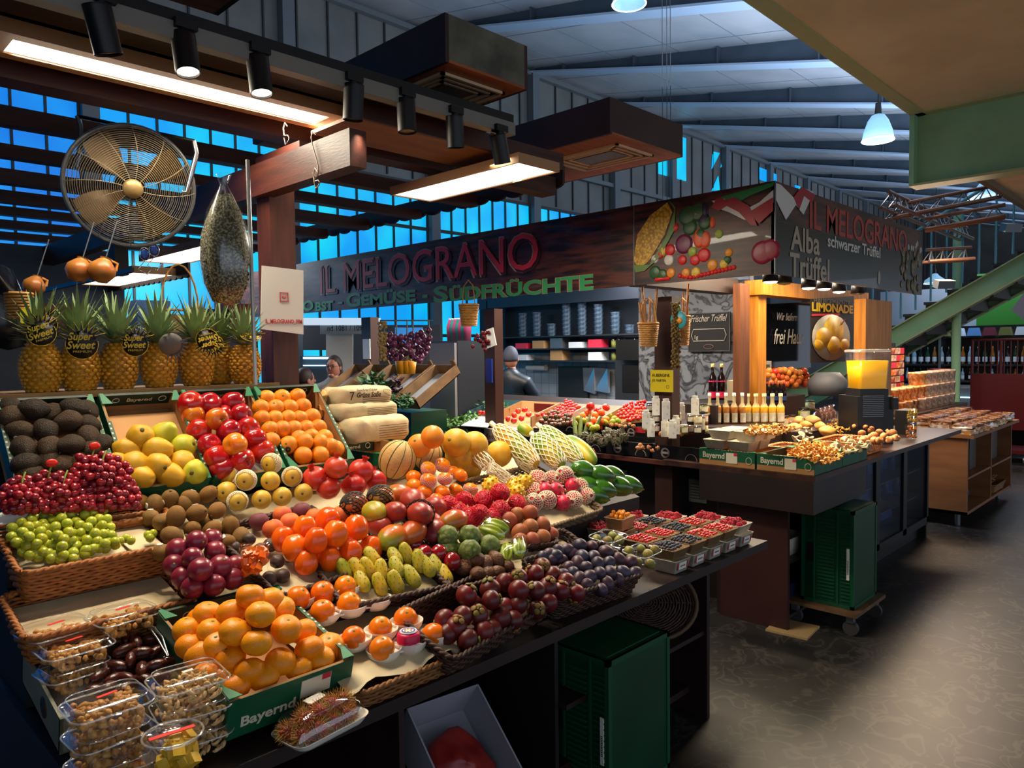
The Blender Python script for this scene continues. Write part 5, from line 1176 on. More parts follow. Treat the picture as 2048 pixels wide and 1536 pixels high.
for i,(x,y,z) in enumerate([(-.08,-.03,0),(-.035,-.035,0),(.01,-.032,0),(.055,-.03,0),(-.09,.015,0),(-.045,.012,0),(0,.012,0),(.045,.015,0),(.085,.0,0),(-.06,-.01,.026),(-.015,-.012,.028),(.03,-.008,.028),(.07,.0,.024),(-.03,.03,.02),(.02,.035,.02),(.07,.03,.01)]):
    c = copy_tree(rb); Q = P+Euler((0,0,.12)).to_matrix()@V3((x,y,z+.03)); setrot(c, rndmat(), Q, 1.0); c['category'] = 'rambutan'; c['group'] = 'rambutans under film'; items.append((c,Q))
label_rows(items,'hairy red rambutan under film',.045); drop(rb)
o = shell([(1.02,.014),(1.0,.035),(.85,.062),(.6,.074),(.01,.08)],.225,.13,.03); o.warp(.005,25); o = o.build('plastic_film', m_pet, loc=P, rot=(0,0,.12)); tag(o,'shiny clear film stretched over the rambutans','film')
o = MB().box((-.028,-.012,.079),(.03,.016,.081),(.1,0,.15)).build('price_label', m_stk, loc=P+V3((-.005,.02,0)), rot=(0,0,.12)); tag(o,'white price label on the rambutan film','label')
# herb packs of green sauce, cloth-like paper bundles
m_bun = M('herb_paper','#d4c096',.7, col2='#c8b084', sc=14, bump=.8, bsc=30)
def bundle(c, W, D, h, yaw, lab, word, seed):
    o = empty('paper_bundle', c, (0,0,yaw), lab, 'paper bundle', 'paper wrapped herb bundles')
    mb = MB(); nx, nr = 22, 20; vs = []
    for i in range(nx+1):
        u = i/nx; x = -W/2+W*u; e = min(1,min(u,1-u)*9)**.5
        for j in range(nr):
            a = 2*PI*j/nr; cs, sn = math.cos(a), math.sin(a); y = math.copysign(abs(cs)**.55,cs)*D/2*(.55+.45*e); z = h/2+math.copysign(abs(sn)**.55,sn)*h/2*(.5+.5*e); vs.append((x,y,z))
    fs = [(i*nr+j,i*nr+(j+1)%nr,(i+1)*nr+(j+1)%nr,(i+1)*nr+j) for i in range(nx) for j in range(nr)]+[tuple(range(nr))[::-1],tuple(nx*nr+j for j in range(nr))]
    mb.add(vs, fs, True); mb.warp(.008,22,seed=seed); mb.build('paper', m_bun, o)
    k = MB(); k0 = 0; k.lathe([(.001,0),(.02,.004),(.028,.02),(.018,.03),(.03,.045)],14,(-W/2-.005,0,h*.55),fn=lambda t,z:1+.3*math.cos(5*t),rot=(0,-PI/2,0)); k.warp(.006,40); k.build('twisted_end', M('herb_paper_orange','#cc9a54',.7), o)
    m_ink = M('brown_ink','#4a2a1c',.6)
    ln = MB()
    for q in range(6 if not word else 4): ln.box((-W*.1,-D/2-.006,h*(.2+.09*q)),(W*.38,-D/2-.0055,h*(.2+.09*q)+.002))
    ln.build('printed_lines', m_ink, o)
    if word:
        text('7', o, m_ink, (-W*.33,-D/2-.006,h*.38), TY, h*.6, .0004)
        t = text('Frankfurter Kräuter', o, m_ink, (-W*.2,-D/2-.006,h*.78), TY, h*.2, .0004, shear=.3); fit(t, W*.36)
        t = text('Grüne Soße', o, m_ink, (-W*.2,-D/2-.006,h*.5), TY, h*.34, .0004, shear=.3, off=.0008); fit(t, W*.42)
        MB().tube([(W*.36+.03*math.cos(a*PI/8),-D/2-.006,h*.66+.012*math.sin(a*PI/8)-.01*math.cos(a*PI/8)) for a in range(16)],.001,4,True).build('printed_oval', m_ink, o)
B0 = onp(735,868,1.30,0,0); 
def bpx(px,py,D): return dep(px,py,D)
bundle(bpx(744,882,3.45),.33,.2,.12,0,'lowest cream paper bundle of green sauce herbs','',1)
bundle(bpx(720,838,3.50),.35,.2,.085,.04,'middle cream paper bundle of green sauce herbs','',2)
bundle(bpx(714,812,3.52),.31,.19,.095,-.03,'topmost cream paper bundle printed with a large seven','7',3)
# berries in punnets
m_pun = M('punnet_white','#cfc8b8',.6, col2='#bdb4a0', sc=20); m_kraft = M('punnet_kraft','#8a6a44',.7); m_wood_p = M('punnet_chip','#c8a878',.7, col2='#b8966a', sc=30)
def punnet(P, W, D, h, lab, mat, yaw=0, group='berry punnets', printed=False, name='punnet'):
    o = empty(name, P, (0,0,yaw), lab, 'punnet', group); b_ = shell([(.01,.002),(.78,.002),(1.0,h),(1.02,h),(.97,h-.002),(.76,.004),(.01,.004)],W,D,.006); b_.build('tray', mat, o)
    MB().tube([(x,y,h) for x,y in rrect(W*1.01,D*1.01,.008)],.0018,4,True).build('rim', mat, o)
    if printed:
        pm = MB(); t_ = (W/2*.9,)
        pm.box((-W*.3,-D/2*.93,h*.3),(W*.3,-D/2*.93+.001,h*.82),(.14,0,0)); pm.mi = 1
        for q in (-.34,.24): pm.box((W*q,-D/2*.93-.001,h*.3),(W*(q+.1),-D/2*.93,h*.85),(.14,0,0))
        pm.mi = 2; pm.box((-W*.15,-D/2*.93-.0012,h*.5),(W*.15,-D/2*.93-.0002,h*.6),(.14,0,0)); pm.build('print', [m_stk, M('print_pink','#a83c44',.5), M('print_grey','#6a6460',.5)], o)
    return o
m_rasp = M('raspberry_skin','#b01430',.5, col2='#8c1028', sc=100, bump=.6, bsc=250, rnd='#c82438'); m_curr = M('redcurrant_skin','#b80c14',.15, rnd='#d81c1c', coat=.6); m_blub = M('blueberry_skin','#232838',.5, col2='#3c4458', sc=60, rnd='#2a2c3c')
def rasp():
    mb = MB(); r = .011
    for k in range(26):
        z = -1+2*(k+.5)/26; a = k*2.4; rr = math.sqrt(1-z*z)*(1-.25*z); mb.ball((rr*math.cos(a)*r*.8,rr*math.sin(a)*r*.8,z*r*.9),.0036,6,4)
    return mb.build('raspberry', m_rasp)
pr0 = rasp(); cu0 = MB().ball((0,0,0),.0064,8,6).build('redcurrant', m_curr); bl0 = MB().ball((0,0,0),.0075,10,7,(1,1,.85)).build('blueberry', m_blub); ph0 = round_fruit(.0105, M('physalis_skin','#e08a10',.3, rnd='#d87808'), 'physalis', stem=False)
def fill(src, P, W, D, h, n, r, lab, cat, group, yaw=0, mound=.012):
    rg = random.Random(int(P.x*1000)+n); k = 0; out = []
    nx = max(1,int(W*.86/(2*r))); ny = max(1,int(D*.86/(2*r))); Rz = Euler((0,0,yaw)).to_matrix()
    cells = [(i,j) for i in range(nx) for j in range(ny)]; rg.shuffle(cells)
    for (i,j) in cells[:n]:
        x = (i+.5-nx/2)*2*r+rg.uniform(-.2,.2)*r; y = (j+.5-ny/2)*2*r+rg.uniform(-.2,.2)*r; u = 1-max(abs(x)/(W/2),abs(y)/(D/2))
        c = copy_tree(src); setrot(c, rndmat(), P+Rz@V3((x,y,h-.004+mound*u*2+rg.uniform(0,.004)))); tag(c, lab, cat, group); out.append(c)
    for q in range(max(0,n-len(cells))):
        x = rg.uniform(-W,W)*.3; y = rg.uniform(-D,D)*.3; c = copy_tree(src); setrot(c, rndmat(), P+Rz@V3((x,y,h+mound+r*.8))); tag(c, lab, cat, group)
PZ = .80
TB = .757
def two(P, kind, where, mat=m_pun, top=True, pr=True):
    if top: punnet(P, .128,.135,.06, f'white lower punnet box {where}', m_pun, group='lower white punnet boxes', printed=pr)
    Q = P+V3((-.004,.01,.062 if top else 0)); punnet(Q,.13,.145,.045, f'{ {"curr":"punnet of redcurrants","blue":"punnet of blueberries","rasp":"punnet of raspberries"}[kind]} {where}', m_kraft if kind != 'rasp' else m_pun)
    if kind == 'curr': fill(cu0,Q,.13,.145,.043,50,.0070,f'tiny shiny redcurrant in the punnet {where}','redcurrant','redcurrants '+where)
    if kind == 'blue': fill(bl0,Q,.13,.145,.043,46,.0078,f'tiny dark blueberry in the punnet {where}','blueberry','blueberries '+where)
    if kind == 'rasp': fill(pr0,Q,.13,.145,.04,26,.0115,f'red raspberry in the punnet {where}','raspberry','raspberries '+where)
WH = ['at the left end','second from left','third from left','second from right','at the right end']
for rw, (yy, nm, kinds) in enumerate(((1.79,'of the front row',['blue','blue','curr','curr','rasp']),(1.95,'of the middle row',['curr','curr','blue','curr','rasp']),(2.11,'of the third row',['rasp','curr','blue','rasp']),(2.27,'of the rear row',['rasp','blue','rasp']))):
    for i, k in enumerate(kinds):
        n_ = len(kinds); wh = WH[0] if i == 0 else WH[4] if i == n_-1 else WH[i] if i < n_-2 or n_ < 4 else WH[3]
        if n_ == 5 and i == 2: wh = 'in the centre'
        two(V3((2.83+.150*i+.03*rw,yy,TB)), k, wh+' '+nm, pr=(rw == 0))
# a punnet of cape gooseberries standing on two empty chip baskets
P = onz(1243,1040,.80); P = V3((P.x,P.y,TB))
Pc = dep(1243,1022,proj(onp(1243,1022,.95,0,0))[2]); Pc = onz(1240,1030,.95)
for k in range(3): punnet(Pc+V3((0,0,-.19+.062*k)),.13,.10,.06,f'pale wood chip basket, {["lowest","middle","top"][k]} of the stack with cape gooseberries',m_wood_p,.1,'stacked chip baskets',name='chip_basket')
fill(ph0,Pc+V3((0,0,-.066)),.13,.10,.055,17,.012,'small orange cape gooseberry heaped in the top chip basket','cape gooseberry','cape gooseberries',.1,.014)
# fig tubs
m_fig = M('fig_skin','#7c8a2c',.5, col2='#6a5030', sc=20, rnd='#8c7c3c')
fg = [ellip(.021,1.1,16,12,neck=.3).build('fig', m_fig)]
for (px,py,lab,pts) in ((1282,1115,'right',[(1258,1102),(1282,1098),(1296,1108),(1310,1100),(1275,1125),(1300,1128),(1262,1118)]),(1215,1085,'left',[(1193,1078),(1215,1082),(1238,1080),(1225,1072)])):
    P = onp(px,py+14,.86,.3,1.9); o = empty('plastic_tub', P, (.1,0,.1), f'open clear tub of figs, the {lab} one', 'plastic tub', 'clear fig tubs')
    shell([(.01,0),(.8,0),(.9,.03),(1.0,.06),(1.04,.062)],.17,.12,.035).build('tub_body', m_pet, o); MB().tube([(x,y,.061) for x,y in rrect(.174,.124,.036)],.0022,5,True).build('rim', m_petw, o)
    pile(fg, pts, (.895,.3,1.9), .02, f'greenish fig in the {lab} clear tub', 'fig', 'figs in clear tubs')
drop(*fg); drop(pr0, cu0, bl0, ph0)
o = MB().box((2.55,2.18,TB),(2.78,2.42,TB+.02)).build('board', M('yellow_board','#c8861c',.5)); tag(o,'yellow board lying between the dragon fruit tray and raspberries','board')
# small cards and flower clips in the grapes
m_rc = M('red_clip','#e0200c',.4)
for (px,py,lab) in ((103,926,'red flower-shaped clip sticking out of the grapes beside an avocado'),(189,892,'small red clip upright on the red grape mound')):
    P = onp(px,py,*SG,.05); o = empty('price_clip', P, label=lab, cat='clip', group='red clips'); MB().ball((0,0,0),.016,12,8,(1.1,.4,.8)).build('petal', m_rc, o); MB().tube([(0,0,-.005),(-.008,0,-.03),(-.012,0,-.06)],.003,6).build('stalk', MATS['grape_stem'], o)
o = empty('variety_card', onp(175,1000,*SG2,.07), (.2,0,.3), 'small black pointed card with leaf stuck in the green grapes', 'card')
MB().slab([(-.012,0,-.03),(.018,0,-.03),(.018,0,.0),(.0,0,.03),(-.012,0,.0)],(0,.001,0)).build('card', m_blk, o); MB().tube([(-.012,-.001,-.03),(.018,-.001,-.03),(.018,-.001,.0),(.0,-.001,.03),(-.012,-.001,.0)],.0008,4,True).build('outline', m_stk, o); MB().ball((-.02,0,-.02),.014,8,5,(.6,.15,1.3)).build('leaf', MATS['starfruit'], o)
o = MB().slab([(-.04,0,-.01),(.03,0,-.01),(.05,.02,.01),(.02,.05,.02),(-.04,.04,.015)],(0,0,.002)).build('price_card', m_stk, loc=onp(22,1040,*SG2,.05)); tag(o,'white and blue paper card at the left rim of the grape basket','card')
o = MB().slab([(-.035,0,-.03),(.02,0,-.03),(.02,0,.035),(-.035,0,.035)],(0,.001,0)).build('price_card', m_paperw, loc=onp(520,930,*SF,.07), rot=(-.4,0,-.2)); tag(o,'small white price card behind the netted nashi pears','card')
# ================================================================== FAR COUNTERS
def onpx(px, py, a, b, x0, off=0.0):
    n = math.sqrt(1+b*b); a2 = a+off*n; d = ray(px,py); return V3((0,0,H))+d*((a2-b*x0-H)/(d.z-b*d.x))
def pilex(protos, pts, surf, r, desc, cat, group, lay=1.4, jit=.1, shared=False, up=False):
    items = []
    for i, p in enumerate(pts):
        L = p[2] if len(p) > 2 else 0; k = p[3] if len(p) > 3 else random.randrange(len(protos))
        P = onpx(p[0],p[1],*surf,r+L*lay*r); o = copy_tree(protos[k]); setrot(o, Euler((0,0,random.uniform(0,6))).to_matrix() if up else rndmat(), P, 1+random.uniform(-jit,jit)); o['category'] = cat; o['group'] = group
        if shared: o['label'] = desc
        items.append((o,P))
    if not shared: label_rows(items, desc, 2*r)
    return items
m_cb = M('counter_dark', '#1d1312', .5, col2='#2a1b18', sc=3); m_cbr = M('counter_brown','#3e211c',.45, col2='#351a17', sc=3); m_ctop = M('counter_top','#33221e',.3, col2='#4a3028', sc=3, stretch=(1,6,6)); m_edge = M('edge_red_brown','#5a2c22',.5)
o = empty('counter', (4.7,3.0,0), label='long dark counter of the far stall running back under the fruit sign', cat='counter'); oc = V3((4.7,3.0,0))
def cbx(n, a, b, m, o=o): return MB().box(V3(a)-oc, V3(b)-oc).build(n, m, o)
cbx('worktop', (4.30,2.48,.955), (5.3,7.4,.985), m_ctop); cbx('front_edge', (4.285,2.48,.955), (4.30,7.4,.985), m_edge); cbx('front_panel', (4.62,2.5,.0), (4.66,7.4,.955), m_cb)
for y, h_ in ((2.62,.13),(3.3,.12)):
    q = MB().box((4.605,y,.66),(4.618,y+.14,.82)); q = q.build('notice', M('notice_paper','#8a8880',.6)); q.parent = o; q.location = -oc
tl = MB()
for k in range(6): tl.box((4.603,2.635,.685+.02*k),(4.606,2.745,.69+.02*k))
q = tl.build('notice_lines', M('notice_ink','#2a2826',.6)); q.parent = o; q.location = -oc
o2 = empty('counter', (5.8,2.1,0), label='dark end counter with overhanging apron, carrying the mushroom crates', cat='counter'); oc = V3((5.8,2.1,0))
cbx('worktop', (4.25,1.72,.965), (6.5,2.75,.998), m_ctop, o2); cbx('worktop', (6.5,1.72,.965), (7.42,2.33,.998), m_ctop, o2); cbx('apron', (4.25,1.73,.77), (4.28,2.47,.965), m_cb, o2); cbx('apron', (4.28,1.73,.77), (5.1,1.755,.965), m_cb, o2)
cbx('side_panel', (4.36,1.93,0), (4.39,2.38,.77), m_cbr, o2); cbx('shelf', (4.39,1.95,.40), (5.2,2.38,.42), m_cb, o2); cbx('shelf', (4.39,1.95,.06), (5.2,2.38,.08), m_cb, o2)
cbx('rear_panel', (4.39,2.38,0), (5.9,2.42,.965), m_cb, o2); cbx('side_panel', (5.2,1.98,0), (5.24,2.42,.965), m_cb, o2)
o = MB().box((4.30,1.80,0),(4.55,2.05,.012),(0,0,.1)).build('floor_wedge', M('plywood','#a88a5c',.7)); tag(o, 'thin plywood wedge under the foot of the end counter', 'wedge')
for k,(z,lab) in enumerate(((.42,'pale foam tray of dried mushrooms on the upper shelf below the end counter'),)):
    o = empty('mushroom_tray', (4.62,2.12,z), label=lab, cat='tray'); shell([(.01,0),(.9,0),(1,.11),(.98,.11),(.88,.01),(.01,.01)],.34,.26,.02).build('tray', m_pun, o); nutlump(60,.3,.22,.08,.13,M('dried_mushroom','#6a4c20',.7,col2='#a8803c',sc=80),'walnut',o)
o = MB().box((0,0,0),(.22,.2,.16)); o.warp(.02,9); o = o.build('blue_bag', M('dark_blue_cloth','#101c38',.6), loc=(4.46,2.0,.08)); tag(o,'dark blue bag on the lowest shelf of the end counter','bag')
# the fridge under the counter
fx0, fx1, fy = 5.35, 7.40, 1.98
o = empty('fridge', (6.4,fy,0), label='black under-counter fridge with three glass doors glowing blue', cat='fridge'); oc = V3((6.4,fy,0))
cbx('carcass', (fx0,fy+.30,.12),(fx1,fy+.34,.96), m_blk, o); cbx('plinth', (fx0,fy+.06,0),(fx1,fy+.34,.12), m_blk, o); cbx('side_wall',(fx0,fy+.02,.12),(fx0+.03,fy+.3,.96),m_blk,o); cbx('side_wall',(fx1-.03,fy+.0,.0),(fx1,fy+.34,.96),m_blk,o); cbx('top_board',(fx0,fy,.93),(fx1,fy+.3,.96),m_blk,o); cbx('floor_board',(fx0,fy,.12),(fx1,fy+.3,.15),m_blk,o)
cbx('light_strip',(fx0+.05,fy+.28,.16),(fx1-.05,fy+.295,.9), M('fridge_glow','#0a1630',.5,emit='#1450b4',es=.045), o)
for zz in (.38,.62): cbx('shelf',(fx0+.03,fy+.05,zz),(fx1-.03,fy+.27,zz+.01), m_grey, o)
dw = (fx1-fx0-.06)/3
for k in range(3):
    x = fx0+.03+k*dw; d = MB()
    for a, b in (((x,.15),(x+.045,.93)),((x+dw-.045,.15),(x+dw,.93)),((x,.15),(x+dw,.2)),((x,.88),(x+dw,.93))): d.box((a[0]-6.4,-.02,a[1]),(b[0]-6.4,.01,b[1]))
    dd = d.build('door', m_blk, o); MB().box((x+.045-6.4,-.008,.2),(x+dw-.045-6.4,-.002,.88)).build('glass', M('door_glass','#8c9cb4',.05, alpha=.3, metal=1), dd)
m_bt = M('bottle_blueish','#1c4c8a',.3)
for k in range(12):
    b = MB().lathe([(.001,0),(.03,0),(.03,.13),(.012,.17),(.012,.2),(.001,.2)],10).build('drink_bottle', m_bt, loc=(fx0+.15+k*.155,fy+.2,.39 if k%2 else .63)); tag(b,'blue-lit drink bottle standing behind the fridge glass','bottle','bottles in the fridge')
# dolly with green folding crates
m_gc = M('green_plastic', '#0a4028', .4, col2='#083420', sc=3); m_gcl = M('green_plastic_rib','#0f4c30',.4)
def greenstack(loc, W, D, hh, lab, yaw=0, openslot=True):
    o = empty('green_crate', loc, (0,0,yaw), lab, 'plastic crate', 'green plastic crates')
    MB().box((0.004,.004,0),(W-.004,D-.004,hh)).build('body', m_gc, o)
    f = MB()
    for x in (0,W-.02):
        for y in (0,D-.02): f.box((x,y,0),(x+.02,y+.02,hh))
    for z in (0,hh-.02): f.box((0,0,z),(W,.012,z+.02)); f.box((0,0,z),(.012,D,z+.02)); f.box((W-.012,0,z),(W,D,z+.02)); f.box((0,D-.012,z),(W,D,z+.02))
    for t in (.28,.72): f.box((-.002,D*t,0),(.006,D*t+.012,hh))
    f.box((.03,.03,hh),(W-.03,D-.03,hh+.004)); f.build('frame', m_gcl, o)
    r_ = MB(); n = int(hh/.022)
    for k in range(2,n-2): r_.box((-.003,D*.36,k*.022),(.004,D*.68,k*.022+.009))
    for k in range(2,n-2): r_.box((-.003,D*.06,k*.022),(.004,D*.24,k*.022+.006))
    r_.build('ribs', m_gcl, o)
    MB().box((-.004,D*.75,hh*.42),(.002,D*.88,hh*.62)).build('handle_slot', m_blk, o)
    l = MB().box((-.006,D*.075,hh*.30),(.0,D*.125,hh*.62)); l.mi = 1
    for k in range(12): l.box((-.007,D*.085,hh*(.36+.012*k)),(-.0055,D*.115,hh*(.366+.012*k)))
    l.build('barcode_label', [m_stk, m_blk], o)
    return o
greenstack((4.58,1.62,.15), .40, .32, .60, 'tall green plastic crate standing on the wooden dolly')
o = empty('dolly', (4.76,1.8,0), label='small wooden transport dolly on four castors in the aisle', cat='dolly')
MB().box((-.24,-.22,.125),(.27,.22,.148)).build('deck', M('dolly_wood','#7a5a3c',.6, col2='#5c4028', sc=6), o)
for (x,y) in ((-.19,-.17),(.22,-.17),(-.19,.17),(.22,.17)):
    c = MB().cyl((x-.012,y,.045),(x+.012,y,.045),.045,n=18).build('castor', M('castor_rubber','#3a3836',.6), o); MB().box((x-.02,y-.02,.08),(x+.02,y+.02,.126)).build('fork', m_grey, c)
# green crate under the near table
o = greenstack((2.19,1.655,0), .42, .30, .575, 'large green plastic crate standing upright under the near table edge')
# white carton with a red bag
o = empty('carton', (1.62,1.90,.13), (math.radians(38),0,math.radians(-8)), 'white open carton tilted forward on the lower shelf', 'carton')
cb = MB(); W_,D_,h_ = .30,.42,.17
cb.box((-W_/2,-D_/2,0),(W_/2,D_/2,.006)); cb.box((-W_/2,-D_/2,0),(-W_/2+.006,D_/2,h_)); cb.box((W_/2-.006,-D_/2,0),(W_/2,D_/2,h_)); cb.box((-W_/2,-D_/2,0),(W_/2,-D_/2+.006,h_)); cb.box((-W_/2,D_/2-.006,0),(W_/2,D_/2,h_)); cb.build('walls', M('carton_white','#9a9aa4',.6), o)
o.location = (1.66,1.93,.26)
Rm = Euler((math.radians(38),0,math.radians(-8))).to_matrix(); rb_ = MB().ball((0,0,0),.1,20,12,(1.1,1.4,.5)); rb_.warp(.03,14); rb_ = rb_.build('red_bag', M('red_plastic','#7c1416',.35, col2='#a0302a', sc=10), loc=V3((1.66,1.93,.26))+Rm@V3((0,0,.07)), rot=(math.radians(38),0,math.radians(-8))); tag(rb_,'crumpled dark red plastic bag lying in the white carton','bag')
# flat wicker trays in the compartment
Pw = onx(1335,1222,3.0); o = empty('wicker_tray', (2.88,1.95,.56), (math.radians(62),0,math.radians(-50)), 'round brown wicker tray leaning in the right compartment', 'tray'); wv = MB()
for k in range(16): wv.tube([((.02+.013*k)*math.cos(t*PI/14),(.02+.013*k)*math.sin(t*PI/14)*.75,.004*(1 if (t+k)%2 else -1)) for t in range(28)],.0062,4,True)
for k in range(14): wv.tube([(0,0,0),(.22*math.cos(k*PI/7),.165*math.sin(k*PI/7),0)],.004,4)
wv.build('weave', M('wicker_brown','#4a2f22',.6,col2='#34201a',sc=30), o); MB().tube([(.228*math.cos(t*PI/18),.172*math.sin(t*PI/18),.008) for t in range(36)],.011,6,True).build('rim', M('wicker_rim','#5c4428',.6), o)
# ---- produce on the long counter
SA = (1.03,.20,4.3)
o = MB().slab([(4.86,2.9,.985),(5.3,2.9,.985),(5.3,2.9,1.30),(4.86,2.9,1.10)],(0,3.8,0)).build('sloping_rack', m_cb); tag(o,'dark sloping rack at the back of the long counter','rack')
m_bc = M('black_carton','#121012',.45); m_prt = M('print_light','#b8aca4',.5); m_ink = m_blk
def blackbox(x,y,z,L,lab,fill=None,group='black printed cartons'):
    o = empty('black_carton', (x,y,z), label=lab, cat='carton', group=group); W=.28; h=.10
    b = MB().box((0,0,0),(W,L,.004)); b.box((0,0,0),(.005,L,h)); b.box((W-.005,0,0),(W,L,h)); b.box((0,0,0),(W,.005,h)); b.box((0,L-.005,0),(W,L,h)); b.build('walls', m_bc, o)
    p = MB()
    for r_ in (.033,.026): p.tube([(-.001,L*.72+r_*math.cos(t*PI/10),h*.48+r_*math.sin(t*PI/10)) for t in range(20)],.0016,4,True)
    p.tube([(-.001,L*.2+.045*math.cos(t*PI/10),h*.1+.045*math.sin(t*PI/10)) for t in range(0,11)],.002,4); p.box((-.002,L*.66,h*.42),(0,L*.78,h*.56)); p.build('print', m_prt, o)
    if fill == 'red': MB().box((-.003,L*.38,h*.55),(0,L*.62,h*.95)).build('red_label', m_red, o)
    return o
ys = [2.50,2.90,3.30,3.70,4.10]
for i,y in enumerate(ys): blackbox(4.33,y,.985,.385,f'black printed carton in the lower row, {["nearest the end counter","second from the end counter","third from the end counter","below the artichokes","farthest from the end counter"][i]}')
for i,y in enumerate(ys[:4]): blackbox(4.64,y+.1,1.06,.385,f'black printed carton in the upper row, {["nearest the end counter","second from the end","third from the end","farthest"][i]}','red' if i in (0,1,2) else None)
for i,y in enumerate(ys[:4]):
    q = MB().box((4.64,y+.1,.986),(4.9,y+.48,1.059)).build('box_riser', m_bc); tag(q, f'black riser box below the {["first","second","third","fourth"][i]} upper carton','box','black riser boxes')
m_champ = M('brown_mushroom_skin','#b06a3a',.6, rnd='#c88a54'); mc0 = MB().lathe([(.001,-.012),(.007,-.012),(.007,-.002),(.018,0),(.016,.01),(.008,.016),(.001,.017)],12).build('mushroom', m_champ)
pilex([mc0], scatter([(1300,868),(1365,868),(1362,860),(1305,858)],7.5,22,2), (1.15,0,4.6), .012, 'small brown mushroom in the upper black carton','mushroom','brown mushrooms in black cartons')
pilex([mc0], scatter([(1222,852),(1268,855),(1266,846),(1226,844)],7.5,14,3), (1.15,0,4.6), .012, 'small brown mushroom in the rear black carton','mushroom','brown mushrooms in rear carton')
pilex([mc0], scatter([(1275,898),(1322,902),(1320,893),(1276,890)],8,10,3), (1.07,0,4.4), .012, 'small brown mushroom in the lower black carton','mushroom','brown mushrooms in lower carton')
# tomatoes and others
m_tm = M('tomato_skin','#c4140e',.2, rnd='#e02c14', coat=.4); m_td = M('dark_tomato','#3c3c18',.25, rnd='#7a2c18', coat=.3); m_to = M('orange_tomato','#e0480e',.25, rnd='#e88018', coat=.3); m_tg = M('green_tomato','#7c9a1c',.3, rnd='#b8a020')
def tomato(m, r, rib=0):
    o = ellip(r,.82,14 if not rib else 20,9,dim=.12,fn=(lambda t,z:1+.05*math.cos(7*t)) if rib else None).build('tomato', m); c = MB()
    for k in range(5): c.cyl((0,0,r*.72),(r*.55*math.cos(k*1.257),r*.55*math.sin(k*1.257),r*.80),r*.07,r*.02,4)
    c.build('calyx', MATS['grape_stem'], o); return o
ts = tomato(m_tm,.017); tb_ = tomato(m_tm,.036,1); tr_ = tomato(m_tm,.028); td_ = tomato(m_td,.023); to_ = tomato(m_to,.032); tg_ = tomato(m_tg,.027)
ST = (1.06,.28,4.4)
pilex([ts], scatter([(1105,822),(1122,808),(1135,799),(1150,808),(1160,815),(1145,828),(1120,834),(1090,834),(1070,830)],4.6,105,11,lambda x,y:0), (1.10,.30,4.5), .017, 'bright red vine tomato in the open box','tomato','small red vine tomatoes',shared=False)
pilex([ts], scatter([(1232,832),(1245,815),(1262,805),(1290,803),(1292,835),(1260,842)],5.2,62,12), (1.10,.30,4.5), .017, 'orange-red cherry tomato left of the jars','tomato','cherry tomatoes by the jars')
pilex([td_], scatter([(1082,842),(1095,827),(1115,820),(1140,830),(1148,845),(1115,850),(1090,852)],6.6,48,13), (1.15,.2,4.6), .021, 'dark green-brown tomato in the middle','tomato','dark tomatoes')
pilex([tr_], [(960,826),(968,826),(977,827),(987,829),(994,830)], (1.1,.1,4.5), .026, 'red tomato beside the price board','tomato','red tomatoes by the board')
pilex([tr_], scatter([(1015,838),(1022,825),(1050,815),(1060,825),(1050,842),(1025,844)],11,13,5), (1.10,.2,4.5), .026, 'plump red tomato in the white box','tomato','plump red tomatoes')
pilex([tb_], [(1181,813,.8),(1212,815,.8),(1196,823,.2)], (1.17,.2,4.6), .038, 'ribbed red beef tomato','tomato','beef tomatoes')
pilex([to_], [(1176,826),(1190,831,.5),(1203,826,.6),(1188,842),(1200,844),(1165,832),(1212,838),(1180,850,-.3)], (1.16,.2,4.6), .032, 'orange-red tomato in the mixed heap','tomato','orange tomatoes')
pilex([tg_], [(1158,838),(1168,842),(1220,832),(1229,838),(1150,848),(1182,852),(1193,855),(1210,845),(1225,845),(1236,842),(1186,857)], (1.15,.2,4.6), .026, 'yellow-green tomato in the mixed heap','tomato','green tomatoes')
drop(ts,tb_,tr_,td_,to_,tg_)
# open cartons at the back of the tomato counter
def backbox(px0,px1,x,z0,z1,m,lab,inner=None,lean=.18):
    A = onx(px0[0],px0[1],x); B = onx(px1[0],px1[1],x); y0, y1 = sorted((A.y,B.y)); o = empty('tilted_carton', (x,y0,z0), label=lab, cat='carton', group='tilted cartons behind the tomatoes')
    W = y1-y0; h = z1-z0; L = .34
    MB().slab([(0,0,h),(0,W,h),(.006,W,h),(.006,0,h)],(lean*0,0,0)) 
    b = MB(); b.slab([(0,0,h*.2),(-L,0,-h*.5),(-L,W,-h*.5),(0,W,h*.2)],(0,0,.005)); b.slab([(0,0,h*.2),(0,W,h*.2),(.04,W,h),(.04,0,h)],(.006,0,0))
    for yy in (0,W-.006): b.slab([(0,yy,h*.2),(.04,yy,h),(-L,yy,-h*.5+.1),(-L,yy,-h*.5)],(0,.006,0))
    b.build('walls', m, o)
    if inner: MB().box((.0,W*.1,h*.35),(.012,W*.6,h*.9)).build('printed_flap', inner, o)
    return o
m_cart = M('carton_brown','#b08454',.7); m_cartw = M('carton_pale','#b8a090',.6)
backbox((1038,795),(1115,795),5.0,1.14,1.27,m_cart,'open brown carton with a dark red inner flap',M('flap_red','#5c1012',.5))
backbox((1112,795),(1172,796),5.0,1.14,1.27,m_cartw,'pale open carton behind the small red tomatoes'); backbox((1172,797),(1240,799),5.0,1.14,1.27,m_cartw,'pale open carton behind the beef tomatoes'); backbox((1240,799),(1292,800),5.0,1.14,1.27,m_cart,'brown open carton behind the cherry tomatoes')
backbox((985,792),(1036,792),5.0,1.14,1.27,M('crate_teal','#2c5058',.5),'teal plastic crate of leafy greens, tilted')
